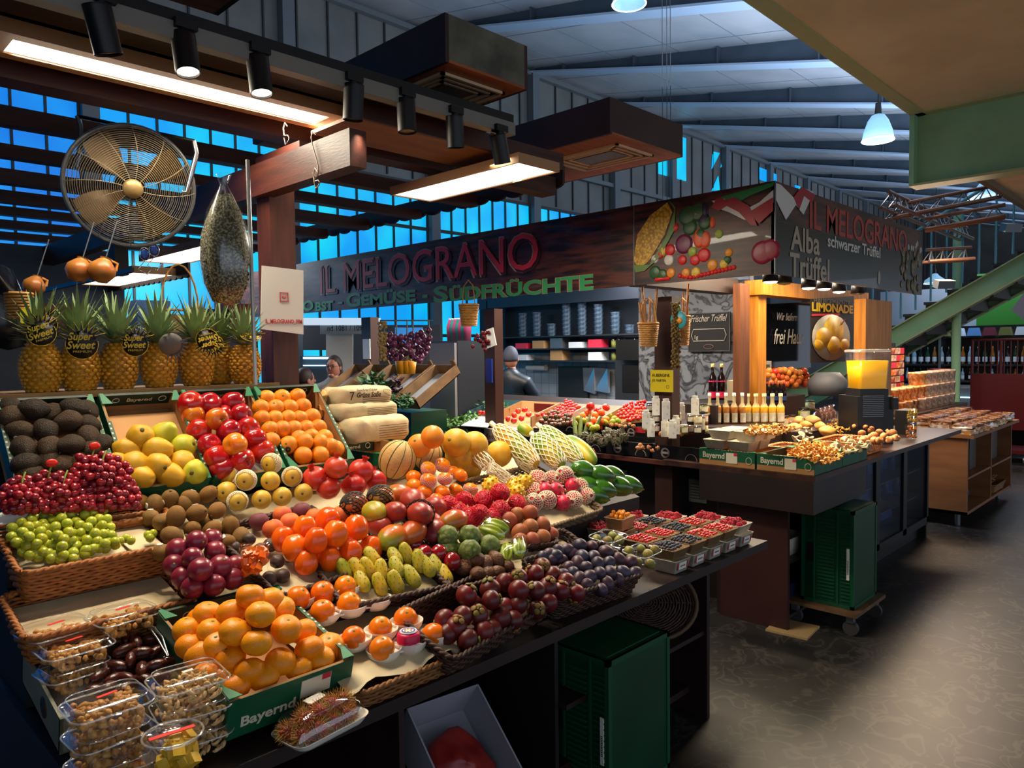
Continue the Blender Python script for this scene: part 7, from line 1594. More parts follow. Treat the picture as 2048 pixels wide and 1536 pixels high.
o = empty('wall_charm', onx(1357,640,4.2), label='round turquoise ceramic charm with lemons hanging on the post', cat='ornament'); dd = MB().lathe([(.001,-.005),(.055,-.005),(.06,.0),(.055,.006),(.001,.008)],24,rot=(0,-PI/2,0)); dd.build('plate', M('turquoise','#2c8a9c',.4,col2='#3ca8b0',sc=8), o); MB().ball((-.01,0,-.005),.03,10,6,(.2,1.2,.7)).build('lemon_relief', PR['or'], o); MB().ball((0,.0,.07),.025,10,6,(.3,.7,1.2)).build('leaf_relief', PR['husk'], o)
o = empty('warning_sign', onx(1326,712,4.42), label='small red and white warning sign headed ACHTUNG on the post', cat='sign'); MB().box((0,-.062,-.095),(.005,.062,.095),(0,0,.0)).build('sheet', m_white, o); MB().box((-.002,-.052,.035),(0,.052,.07)).build('red_band', m_red, o); t = text('ACHTUNG!', o, m_red, (-.003,.052,.072), TX, .02, .0004); fit(t,.104); MB().box((-.002,-.05,-.03),(0,.05,-.02)).build('red_line', m_red, o)
MB().slab([(-.003,.045,-.01),(-.003,.045,.005),(-.003,-.03,.022),(-.003,-.045,.012),(-.003,-.01,.0)],(.002,0,0)).build('tool_print', M('steelblue','#5a7c94',.5), o)
tl = MB()
for k in range(5): tl.box((-.002,-.045,-.085+.01*k),(0,.045,-.082+.01*k))
tl.build('small_print', m_red, o)
o = empty('price_card', onx(1323,762,4.35), label='yellow handwritten card reading Aubergine beside the jars', cat='card'); MB().box((0,-.09,-.075),(.005,.09,.075)).build('card', M('yellow_card','#d0b81c',.5), o); t = text('AUBERGINE', o, m_labd, (-.003,.075,.03), TX, .028, .0004); fit(t,.14); t = text('JO MARTIN', o, m_labd, (-.003,.075,-.005), TX, .025, .0004); fit(t,.11); MB().tube([(-.003,-.05+.012*math.cos(k),-.04+.012*math.sin(k)) for k in range(6)],.001,4,True).build('doodle', m_labd, o)
# kitchen wall with shelves
o = empty('kitchen_wall', (8.2,6.3,0), label='white tiled kitchen wall behind the seller', cat='wall'); m_tile = M('tile_white','#a8aaac',.3,col2='#989a9e',sc=2); MB().box((0,-2.2,0),(.1,2.4,2.9)).build('tiles', m_tile, o); g = MB()
for k in range(31): g.box((-.003,-2.2+.15*k-.003,.8),(0,-2.2+.15*k+.003,1.68))
for k in range(7): g.box((-.003,-2.2,.8+.15*k-.003),(0,2.4,.8+.15*k+.003))
g.build('grout', M('grout','#7c7e80',.6), o); MB().box((-.01,-2.2,1.70),(-.001,2.4,2.9)).build('dark_upper', M('kitchen_dark','#17181c',.5), o)
sh = empty('wall_shelf', (8.0,6.3,0), label='dark wall shelving above the tiles loaded with tubs and jars', cat='shelf')
for z,nm in ((1.595,'board'),(1.765,'board'),(1.94,'board')): MB().box((-.15,-1.5,z-.02),(.15,1.9,z)).build(nm, M('shelf_dark','#1c1c20',.5), sh)
for y in (-1.5,1.88): MB().box((-.15,y,1.55),(.15,y+.02,2.5)).build('side', MATS['shelf_dark'], sh)
MB().box((-.15,-1.2,2.38),(-.05,2.1,2.6)).build('cabinet_front', M('cab_dark','#1e2026',.4), sh)
m_tubb = M('tub_bluewhite','#8aa0b4',.35,col2='#3c4a58',sc=30,trans=.2)
for c_ in range(9):
    y = 6.3+1.25-.28*c_+ (0 if c_ < 7 else .05); n = [6,6,3,8,8,7,5,2,2][c_]
    for k in range(n):
        q = MB().lathe([(.001,0),(.058,0),(.065,.052),(.07,.056),(.001,.056)],12).build('deli_tub', m_tubb, loc=(7.97,y,1.94+.058*k)); tag(q,f'clear deli tub in stack {NUM[c_]} from the left, level {NUM[k]}','tub','stacked deli tubs on the top shelf')
for i in range(8):
    for lv,z in ((0,1.595),(1,1.765)):
        if i < 5 and lv == 0 and i%2: continue
        kind = i >= 5
        y = 6.3+1.2-.34*i
        if kind:
            for j_ in range(3): jar(V3((7.95,y+.08-.09*j_,z)), .036, .12, m_spice[(i+j_)%4], f'preserve jar on the {["lower","middle"][lv]} wall shelf, {NUM[(i-5)*3+j_]} of its row', m_lidk, False, 'preserve jars on wall shelf')
        else:
            q = MB().box((7.88,y-.1,z),(8.05,y+.12,z+.08+.03*(i%3))).build('storage_box', [m_white,m_red,m_cart,m_grey][(i+lv)%4]); tag(q,f'small storage box on the {["lower","middle"][lv]} wall shelf, {NUM[i]} from left','box','boxes on the wall shelf')
a = onx(1110,733,8.05); b = onx(1168,792,8.05); q = MB().box((8.12,b.y,.95),(8.17,a.y,a.z)).build('cutting_board', M('board_black','#24241f',.5)); tag(q,'large dark cutting board leaning on the tiles','board')
for i,(px0,px1) in enumerate(((1168,1192),(1190,1218))):
    a = onx(px0,738,8.1); b = onx(px1,785,8.1); q = MB().box((-.02,b.y-a.y,0),(.02,0,a.z-b.z)); q.warp(.04,14); q = q.build('foil_bag', M('foil','#c8ccd4',.2,metal=.8), loc=(8.1,a.y,b.z)); tag(q,f'crumpled silver bag hanging on the tiles, {["left","right"][i]} one','bag','silver bags')
a = onx(1080,735,8.1); q = MB().cyl((8.1,a.y+.25,a.z),(8.1,a.y-.12,a.z),.045,n=14).build('paper_roll', m_white); tag(q,'white paper towel roll mounted on the tiled wall','roll')
# oven-like appliance left of the marble wall
a = onx(1245,720,6.6); b = onx(1300,790,6.6); o = empty('appliance', (6.6,b.y,0), label='grey appliance with dark window beside the marble wall', cat='appliance'); MB().box((0,0,0),(.4,a.y-b.y+.1,a.z)).build('body', M('appliance_grey','#3c424a',.4,metal=.3), o); MB().box((-.01,.05,a.z-.35),(0,a.y-b.y,a.z-.05)).build('window', m_blk, o); MB().box((-.12,.0,a.z),(.3,a.y-b.y,a.z+.22)).build('knife_rack', m_blk, o)
# stainless fridge, dark unit
P = dep(900,760,6.9); o = empty('fridge', (P.x+.05,P.y,0), (0,0,0), 'tall stainless fridge with dark side in the stall', 'fridge'); m_ss = M('stainless','#77777e',.45)
yA = onx(862,700,P.x+.05).y-P.y; yB = onx(915,700,P.x+.05).y-P.y; zt_ = onx(890,682,P.x+.05).z
MB().box((0,yB,.1),(.45,yA,zt_)).build('cabinet', M('unit_dark','#20242c',.4), o); MB().box((-.03,yB+.01,.75),(0,yA-.01,zt_-.02)).build('door', m_ss, o); MB().box((-.03,yB+.01,.12),(0,yA-.01,.72)).build('lower_door', M('unit_door','#2a2e38',.4,metal=.4), o)
for i in range(7):
    q = MB().lathe([(.001,0),(.035,0),(.04,.14),(.02,.2),(.02,.22),(.001,.22)],10).build('bottle', M('teal_glass','#2c7c80',.2,trans=.4) if i%2 else M('pink_glass','#7c3458',.3), loc=(P.x+.25,P.y+yB+.08+i*(yA-yB-.1)/7,zt_)); tag(q,f'coloured bottle on top of the stainless fridge, {NUM[i]} from the right','bottle','bottles on the fridge')
# tilted empty crates stand
TP = [onp(p[0],p[1],1.15,.0,0) for p in ((700,800),)]
o0 = dep(800,812,6.4); st4 = empty('crate_stand', (o0.x,o0.y,0), label='green plastic crates stacked under the tilted wooden crates', cat='crate'); MB().box((0,-.15,0),(.4,.8,o0.z-.05)).build('body', m_gc, st4)
def slopecrate(i, lab):
    c = V3((o0.x-.12, o0.y-.42+.31*i, o0.z)); o = empty('wooden_crate', c, label=lab, cat='crate', group='tilted wooden crates'); sl_ = .62; L = .52; W = .28
    def T(u,v,w): return (u*math.cos(.55)-w*math.sin(.55), v, u*math.sin(.55)+w*math.cos(.55))
    b = MB(); b.slab([T(0,0,0),T(L,0,0),T(L,W,0),T(0,W,0)],(0,0,.008)); 
    for v in (0,W-.012): b.slab([T(0,v,0),T(L,v,0),T(L,v,.09),T(0,v,.09)],(0,.012,0))
    b.slab([T(0,0,0),T(0,W,0),T(0,W,.09),T(0,0,.09)],(.012,0,0)); b.slab([T(L,0,0),T(L,W,0),T(L,W,.09),T(L,0,.09)],(.012,0,0))
    b.slab([T(L,0,.09),T(L,.05,.09),T(L,.05,.14),T(L,0,.14)],(.015,0,0)); b.slab([T(0,0,.09),T(0,.05,.09),T(0,.05,.12),T(0,0,.12)],(.015,0,0)); b.build('slats', M('crate_wood','#8a6a48',.7,col2='#74583c',sc=10), o)
    p = MB().slab([T(.03,.02,.012),T(L-.03,.02,.012),T(L-.03,W-.02,.012),T(.03,W-.02,.012)],(0,0,.004)); p.build('paper_liner', M('liner_bluewhite','#9aa4b4',.6), o); return c
for i in range(5): c = slopecrate(i, f'tilted wooden crate with white liner, {NUM[i]} from the right')
def veg(px, col, n, lab, cat, kind, seed):
    rg = random.Random(seed)
    leaves(px, n, (o0.z+.1,.55,o0.x), col, lab, cat, .07, .05, seed)
leaves([(705,790),(735,750),(765,752),(780,775),(740,795)],240,(o0.z+.12,.6,o0.x),M('cucumber_green','#2c5c38',.5,col2='#4c7c50',sc=20),'pile of long green vegetables in the tilted crates','vegetables',.09,.05,31)
leaves([(770,790),(785,755),(805,752),(800,785)],150,(o0.z+.12,.6,o0.x),M('radicchio','#3c1c34',.5,col2='#4c2440',sc=20),'dark red leafy vegetables in the tilted crates','vegetables',.06,.05,32)
leaves([(780,815),(785,790),(815,788),(830,805),(815,820)],420,(o0.z+.05,.3,o0.x),m_leafd,'dense bushy green herbs right of the paper bundles','herbs',.05,.1,33)
# hanging onions
m_on = M('onion_skin','#4a1838',.3, rnd='#6c2c50', coat=.2); on0 = ellip(.026,1.1,12,8,neck=.2).build('onion', m_on); items = []
for (x,y) in scatter([(765,690),(775,665),(800,672),(830,668),(858,660),(862,700),(840,722),(815,712),(795,722),(775,712)],8.2,95,41):
    Pq = dep(x,y,5.9+random.uniform(-.08,.08)); c = on0.copy(); COL.objects.link(c); c.location = Pq; c.rotation_euler = (random.uniform(-.6,.6),random.uniform(-.6,.6),0); tag(c,None,'onion','hanging red onions'); items.append((c,Pq))
label_rows(items,'red onion in the hanging strings',.06); drop(on0)
o = MB()
for px in (768,793,814,826,858): A = dep(px,675,5.9); o.tube([A,dep(px,640,5.9)],.006,5)
o.tube([dep(760,641,5.9),dep(866,641,5.9)],.006,5); tag(o.build('onion_rail', m_grey), 'rail with strings holding the red onions', 'rail')
o = MB()
for i in range(60): Pq = dep(random.uniform(757,772),random.uniform(645,720),5.85); o.ball(Pq,.014,6,4)
tag(o.build('garlic_string', M('garlic_dry','#7a5c2c',.7,col2='#a88a54',sc=30)), 'string of dried garlic left of the red onions', 'garlic', kind='stuff')
o = MB().lathe([(.001,0),(.09,0),(.12,.06),(.115,.06),(.085,.01)],20).build('fruit_bowl', M('bowl_wicker','#9a6a2c',.6), loc=dep(790,716,6.1)); tag(o,'shallow brown basket hanging under the onions','basket')
for i,px in enumerate((802,815,822)):
    Pq = dep(px,748,6.3); o = empty('flower_pot', Pq, (0,0,0), f'yellow pot with pale grass-like plant, {NUM[i]} from left behind the crates', 'potted plant', 'yellow pots'); MB().lathe([(.001,0),(.035,0),(.05,.11),(.045,.11)],14).build('pot', M('pot_yellow','#d8900c',.5), o); l_ = MB()
    for k in range(26): a = k*2.4; l_.tube([(0,0,.1),(.02*math.cos(a),.02*math.sin(a),.16),(.045*math.cos(a),.045*math.sin(a),.22)],[.004,.003,.001],3)
    l_.build('leaves', M('pale_leaf','#9aa47c',.6), o)
# neighbour stall: pale walls, lettering, counter
m_pale = M('pale_wall','#b0aca8',.6)
o = empty('neighbour_stall', (4.4,8.9,0), label='pale neighbouring stall with printed number band and lit display counter', cat='stall')
a = dep(640,640,9.5); b = dep(735,640,9.5)
def bb(n,p0,p1,D,m,th=.05):
    c = [dep(p0[0],p0[1],D),dep(p1[0],p0[1],D),dep(p1[0],p1[1],D),dep(p0[0],p1[1],D)]; nrm = (R3@V3((0,0,1)))*th; q = MB().slab([x-V3((4.4,8.9,0)) for x in c],nrm); return q.build(n,m,o)
bb('wall_panel',(652,668),(705,800),9.2,m_pale); bb('upper_band',(640,650),(732,668),9.1,M('band_grey','#7c8084',.5)); bb('light_strip',(600,636),(760,650),9.0,M('soft_white','#a0acb8',.5,emit='#b8c8d8',es=.5)); bb('back_wall',(606,650),(655,700),9.6,M('dark_wall','#22242a',.6)); bb('back_wall',(700,650),(880,800),9.8,M('dark_wall2','#2a2c34',.6)); bb('sky_poster',(790,655),(845,690),9.0,M('poster_blue','#2c7cc0',.5,emit='#2c7cc0',es=.35))
bb('counter',(600,712),(655,800),8.9,M('counter_glass','#3a4450',.3)); bb('lit_shelf',(606,714),(655,718),8.85,M('strip_cyan','#c8f0f8',.5,emit='#b8e8f8',es=1.0)); bb('lit_shelf',(606,730),(655,732),8.85,MATS['strip_cyan'])
c = dep(655,662,9.05)-V3((4.4,8.9,0)); fwd = R3@V3((0,0,1)); rt = V3((fwd.y,-fwd.x,0)).normalized(); TXC = Matrix((rt,V3((0,0,1)),rt.cross(V3((0,0,1))))).transposed(); t = text('nd 1081 / 1091', o, m_blk, c, TXC, .1, .002); fit(t,.45)
o = MB().box((0,-.06,0),(.01,.06,.2)).build('paper_notice', m_white, loc=onx(733,718,4.3)); tag(o,'white paper notice taped to the dark post','notice')
o = MB().box((0,-.035,0),(.01,.035,.2)).build('blue_sticker', M('sticker_navy','#1c3ca8',.5), loc=onx(978,765,4.3)); tag(o,'tall blue and white sticker on the dark post','sticker')
o = MB().slab([dep(p[0],p[1],5.6) for p in ((972,660),(985,655),(992,690),(974,697))],(.01,0,0)).build('paper_note', m_white); tag(o,'tilted white paper note hanging by the dark post','notice')
o = MB()
for k in range(26): o.ball(V3((random.gauss(0,.03),random.gauss(0,.03),random.gauss(0,.035))),.016,6,4)
o = o.build('dried_chilis', M('chili_red','#6c1018',.4), loc=dep(965,675,5.6)); tag(o,'dark red bunch of dried chilis beside the paper note','chilis',kind='stuff')
# items at the very left: handbag poles, jugs, basket
m_clay = M('gourd_skin','#b87c34',.35,col2='#9a5420',sc=8)
def hang(px,py,D,r,lab,zs=1.0):
    P = dep(px,py,D); o = empty('clay_pot', P, (0,.3,0), lab, 'clay pot', 'hanging clay pots'); MB().lathe([(.001,-r*zs),(r*.6,-r*.85*zs),(r,-r*.2),(r*.95,r*.3),(r*.5,r*.8*zs),(r*.35,r*.95*zs),(r*.42,r*1.05*zs)],20).build('body', m_clay, o); MB().tube([(r*.4,0,r*.95),(r*.9,0,r*.9),(r*.95,0,r*.3)],.006,6).build('handle', m_clay, o); MB().tube([(0,0,r),(0,0,r+.16)],.003,4).build('string', m_grey, o)
hang(158,540,3.0,.05,'orange clay pot hanging above the second pineapple, left of the pair'); hang(204,541,3.0,.052,'orange clay pot hanging above the pineapples, right of the pair'); hang(68,572,3.0,.042,'small orange clay jug hanging at the left above the first pineapple')
P = dep(38,608,2.8); o = empty('wicker_basket', P, label='small straw basket with yellow note at the left picture edge', cat='basket'); w_ = MB()
for k in range(9): w_.tube([(.045*(.85+.02*k)*math.cos(t*PI/9),.045*(.85+.02*k)*math.sin(t*PI/9),-.05+k*.011) for t in range(18)],.006,4,True)
w_.build('weave', MATS['wicker_straw'], o); MB().box((-.01,-.056,-.075),(.04,-.052,-.02)).build('yellow_note', M('note_yellow','#b8b410',.5), o)
o2 = MB()
for k in range(7): o2.tube([V3((0,0,0)),V3((-.09-.01*k,.02*k-.06,.12))],.008,5)
o2.build('dark_sticks', M('sticks_dark','#2c2424',.3), o)
o = MB().lathe([(.001,0),(.07,.03),(.09,.12),(.08,.25),(.03,.36),(.001,.38)],16); o.warp(.02,14); o = o.build('dark_bag', M('bag_black','#16161a',.2), loc=dep(12,705,3.2)); tag(o,'shiny black plastic bag hanging at the left picture edge','bag')
# hanging ornaments on thin rail near fan
for i,(px,py) in enumerate(((289,508),(308,500))):
    o = empty('hanger', dep(px,py,3.3), label=f'wire hanger with small blue enamel tag, {["left","right"][i]} of the two', cat='hanger', group='wire hangers'); MB().tube([(.022*math.cos(k*PI/8),0,.028*math.sin(k*PI/8)) for k in range(16)],.0022,4,True).build('ring', m_chrome, o); MB().ball((0,0,0),.017,12,6,(1,.15,1.3)).build('enamel', M('enamel_blue','#1c3c8c',.3), o); MB().tube([(0,0,-.03),(-.03,0,-.07),(.01,0,-.09),(.03,0,-.06)],.002,4).build('hook', m_chrome, o); MB().tube([(0,0,.03),(0,0,.1)],.0015,4).build('thread', m_grey, o)
o = MB().box((1.2,3.55,2.12),(1.215,8.4,2.14)).build('wire_rail', m_blk); tag(o,'thin black rail running back below the long beam','rail')
# wire arch basket handle seen above pineapples
o = MB(); P = dep(360,620,3.6); o.tube([P+V3((.09*math.cos(k*PI/10),0,.22*math.sin(k*PI/10))) for k in range(11)],.005,5); o.tube([P+V3((-.1,0,0)),P+V3((.12,0,0))],.006,5); tag(o.build('basket_handle', MATS['wicker_straw']),'arched basket handle rising behind the pineapple crowns','basket handle')

# neighbouring stall walls behind the pineapples
a = ony(-120,505,6.6); b = ony(246,505,6.6)
o = MB().box((a.x,6.6,0),(b.x,6.66,b.z)).build('stall_partition', M('partition_grey','#4a545e',.5,col2='#3c444e',sc=2)); tag(o,'grey partition wall of the neighbouring stall behind the left pineapples','partition')
a = ony(-100,655,5.8); b = ony(515,655,5.8)
o = MB().box((a.x,5.8,0),(b.x,6.2,a.z-.02)).build('stall_counter', M('counter_navy','#1c222c',.5,col2='#2c3440',sc=5)); tag(o,'dark counter of the neighbouring stall behind the pineapples','counter')
for i,(px,c_) in enumerate(((60,'#30343c'),(120,'#6a3420'),(300,'#3c5c8c'),(350,'#8c6c3c'),(420,'#2c3038'),(470,'#7c2c2c'))):
    q = MB().box((-.12,-.1,0),(.12,.1,.14+.05*(i%3))).build('goods_box', M(f'goods_{i}',c_,.5), loc=(ony(px,655,5.95).x,5.95,a.z-.019)); tag(q,f'small goods box on the neighbouring counter, {NUM[i]} from the left','box','boxes on the neighbouring counter')
# ================================================================== PINEAPPLES
m_pin = M('pineapple_skin','#c8800e',.5,col2='#9a6414',sc=30,rnd='#d8941c'); m_eye = M('pineapple_eye','#e8a820',.5,col2='#9c6c18',sc=60,rnd='#c89020'); m_crown = M('crown_leaf','#8a9a5c',.5,col2='#566e44',sc=10,rnd='#7c9060')
def pineapple(seed):
    rg = random.Random(seed); root = bpy.data.objects.new('pineapple', None); COL.objects.link(root); h = .185; R = .068
    def rad(u): return R*(math.sin(PI*(.12+.80*u)))**.42
    MB().lathe([(.001,0)]+[(rad(i/14)*.96,h*i/14) for i in range(15)]+[(.001,h)],24).build('body', m_pin, root)
    e = MB(); n = 13
    for r_ in range(n):
        u = (r_+.5)/n; k = 13
        for j in range(k):
            a = 2*PI*(j+.5*(r_%2))/k; rr = rad(u); c = V3((rr*math.cos(a),rr*math.sin(a),h*u)); e.ball(c,.0115*(.75+.25*math.sin(PI*u)),6,4,(.55,1.25,.75),(0,0,a))
            e.cyl(c+V3((math.cos(a),math.sin(a),0))*.003,c+V3((math.cos(a),math.sin(a),.6))*.009,.0025,.0004,3)
    e.build('eyes', m_eye, root)
    l = MB()
    for k in range(58):
        f = k/58; a = k*2.4+rg.uniform(-.2,.2); out = (1-f)*1.05+.18; L = (.095+.10*f)*rg.uniform(.85,1.15); z0 = h-.004+f*.035; w = .0165*(1-.2*f); pts = []; r0 = .018*(1-f*.6)
        for i in range(6):
            t = i/5; rr = r0+L*t*math.sin(out*.85)*(1+.25*t); z = z0+L*t*math.cos(out*.85)-(.03*(1-f))*t*t; pts.append((rr,z))
        vs = []; ca, sa = math.cos(a), math.sin(a)
        for i,(rr,z) in enumerate(pts):
            ww = w*(1-(i/5)**1.5)+.0003
            for s_,dz in ((-1,.004),(0,0),(1,.004)): vs.append((rr*ca-s_*ww*sa,rr*sa+s_*ww*ca,z+dz*(1-i/5)))
        l.add(vs,[(i*3+j,i*3+j+1,i*3+j+4,i*3+j+3) for i in range(5) for j in range(2)],True)
    l.build('crown', m_crown, root); return root
pv = [pineapple(1), pineapple(5)]
m_tagy = M('tag_yellow','#d8b420',.5); m_tagb = M('tag_black','#0e0e0c',.45)
def ptag(par, off, rot, grey=False, s=1.0):
    s *= 1.3; off = V3(off)*1.04
    t = empty('hang_tag', off, rot); t.parent = par; bl = M('tag_grey','#6a645c',.5) if grey else m_tagb
    d = MB().lathe([(.036*s,-.0008),(.036*s,.0008),(.001,.0008)],24,rot=(PI/2,0,0)); 
    for k in range(9): a = PI/2+(k-4)*.26; d.slab([(.03*s*math.cos(a-.13),-.0008,.03*s*math.sin(a-.13)),(.03*s*math.cos(a+.13),-.0008,.03*s*math.sin(a+.13)),(.062*s*math.cos(a),-.0008,.058*s*math.sin(a))],(0,.0016,0))
    o = d.build('tag_card', bl, par, loc=off, rot=rot)
    if not grey:
        y = MB().tube([(.036*s*math.cos(a*PI/12),-.0012,.036*s*math.sin(a*PI/12)) for a in range(11,26)],.0012,4); pts = []
        for k in range(9): a = PI/2+(4-k)*.26; pts += [(.036*s*math.cos(a+.13),-.0012,.036*s*math.sin(a+.13)),(.062*s*math.cos(a),-.0012,.058*s*math.sin(a))]
        y.tube(pts,.0012,4); y.build('outline', m_tagy, o)
        tt = text('Super', o, m_tagy, (-.03*s,-.0015,.012*s), TY, .026*s, .0004, off=.0008, shear=.3); fit(tt,.055*s)
        tt = text('Sweet', o, m_tagy, (-.034*s,-.0015,-.01*s), TY, .027*s, .0004, off=.0008, shear=.3); fit(tt,.064*s); tt = text('PREMIUM', o, m_tagy, (-.02*s,-.0015,-.02*s), TY, .008*s, .0003); fit(tt,.04*s)
    bpy.data.objects.remove(t)
ZS = 1.617
for i,(px,k,tg,lab) in enumerate([(83,0,1,'leftmost pineapple with tilted black and yellow tag'),(160,1,1,'second pineapple from left with a large upright black tag'),(237,0,1,'third pineapple from left with tag hanging at its right'),(318,1,2,'fourth pineapple with grey back of a tag turned round'),(393,0,3,'fifth pineapple with upside-down black tag'),(438,1,0,'pineapple half hidden between the fifth and the last'),(491,0,4,'rightmost pineapple standing beside the timber post')]):
    y = 3.10 if i != 5 else 3.22; P = ony(px,740,y); o = copy_tree(pv[k]); o.location = (P.x,y,ZS); o.rotation_euler = (0,0,random.uniform(0,6)*0+i*.7); o['label'] = lab; o['category'] = 'pineapple'; o['group'] = 'pineapples on the shelf'; s = .97 if i != 6 else .92; o.scale = (s,s,s)
    iv = Euler((0,0,-i*.7)).to_matrix()
    def put(off, r, **kw): ptag(o, iv@V3(off), (iv@Euler(r).to_matrix()).to_euler(), **kw)
    if i == 0: put((-.015,-.085,.21),(-.2,-.35,-.35)); put((.0,-.06,.24),(-.2,-.5,-.3),s=.9)
    if i == 1: put((-.015,-.09,.17),(.0,0,-.4),s=1.15)
    if i == 2: put((.035,-.085,.17),(.0,0,-.5))
    if i == 3: put((.015,-.09,.17),(-.3,2.3,-.4),grey=True)
    if i == 4: put((.01,-.09,.19),(.2,2.9,-.4),s=.95); put((.04,-.08,.17),(.2,2.5,-.4),s=.85)
    if i == 6: put((.0,-.06,.215),(-1.0,.1,-.3))
for q in pv: drop(q)
# ================================================================== PEOPLE
m_skin = M('skin_tone','#a8705c',.5,sss=.1,rnd='#a06854'); m_hair = M('hair_brown','#2c1a14',.6); m_hairg = M('hair_grey','#3c4050',.7)
def skinned(name, joints, bones, mat, parent=None, sub=2, root=0):
    me = bpy.data.meshes.new(name); me.from_pydata([j[0] for j in joints], bones, []); o = bpy.data.objects.new(name, me); COL.objects.link(o); me.materials.append(mat)
    md = o.modifiers.new('skin','SKIN'); md.use_smooth_shade = True
    for i, j in enumerate(joints): sv = me.skin_vertices[0].data[i]; r = j[1]; sv.radius = r if isinstance(r,tuple) else (r,r); sv.use_root = (i == root)
    s = o.modifiers.new('sub','SUBSURF'); s.levels = s.render_levels = sub
    if parent is not None: o.parent = parent
    return o
def head(par, z, yaw, hair, style):
    """face looks along -y before yaw"""
    q = Euler((0,0,yaw)).to_matrix()
    def e(name, c, r, sc_, mat, n=14, m=10): b = MB().ball(c, r, n, m, sc_); b.v = [tuple(q@V3(v)+V3((0,0,z))) for v in b.v]; return b.build(name, mat, par)
    e('head',(0,0,0),.1,(.78,.95,1.18),m_skin,20,16); e('nose',(0,-.1,-.01),.014,(.8,1.3,1.5),m_skin); e('mouth',(0,-.088,-.055),.014,(1.7,.6,.45),M('lips','#8c4a44',.5)); e('chin',(0,-.07,-.09),.03,(1.1,.9,.8),m_skin)
    for s_ in (-1,1): e('eye',(.031*s_,-.087,.012),.009,(1.3,.5,.7),M('eye_dark','#1c1414',.2)); e('ear',(.08*s_,.005,-.005),.022,(.35,.9,1.4),m_skin); e('eyebrow',(.031*s_,-.091,.03),.011,(1.5,.4,.3),hair)
    if style == 'long':
        e('hair',(0,.014,.022),.104,(.84,.98,1.14),hair,20,14) if False else None
        b = MB().ball((0,.018,.018),.106,20,14,(.84,.96,1.14)); b.v = [tuple(q@V3((v[0],max(v[1],-.062+.6*max(0,.07-v[2])),v[2]))+V3((0,0,z))) for v in b.v]; b.build('hair', hair, par)
        b = MB().tube([(0,.1,.03),(.02,.13,-.05),(.035,.12,-.16),(.03,.11,-.24)],[.035,.035,.025,.008],8); b.v = [tuple(q@V3(v)+V3((0,0,z))) for v in b.v]; b.build('ponytail', hair, par)
        g = MB()
        for s_ in (-1,1): g.tube([(.031*s_+.022*math.cos(k*PI/8),-.099,.012+.017*math.sin(k*PI/8)) for k in range(16)],.002,4,True); g.tube([(.053*s_,-.098,.014),(.08*s_,-.0,.014)],.002,4)
        g.tube([(-.009,-.1,.014),(.009,-.1,.014)],.002,4); g.v = [tuple(q@V3(v)+V3((0,0,z))) for v in g.v]; g.build('glasses', m_blk, par)
    else:
        b = MB().ball((0,.012,.022),.104,20,14,(.83,.97,1.12)); b.v = [tuple(q@V3((v[0],max(v[1],-.05),max(v[2],-.03+.6*max(0,.02-v[1]))))+V3((0,0,z))) for v in b.v]; b.build('hair', hair, par)
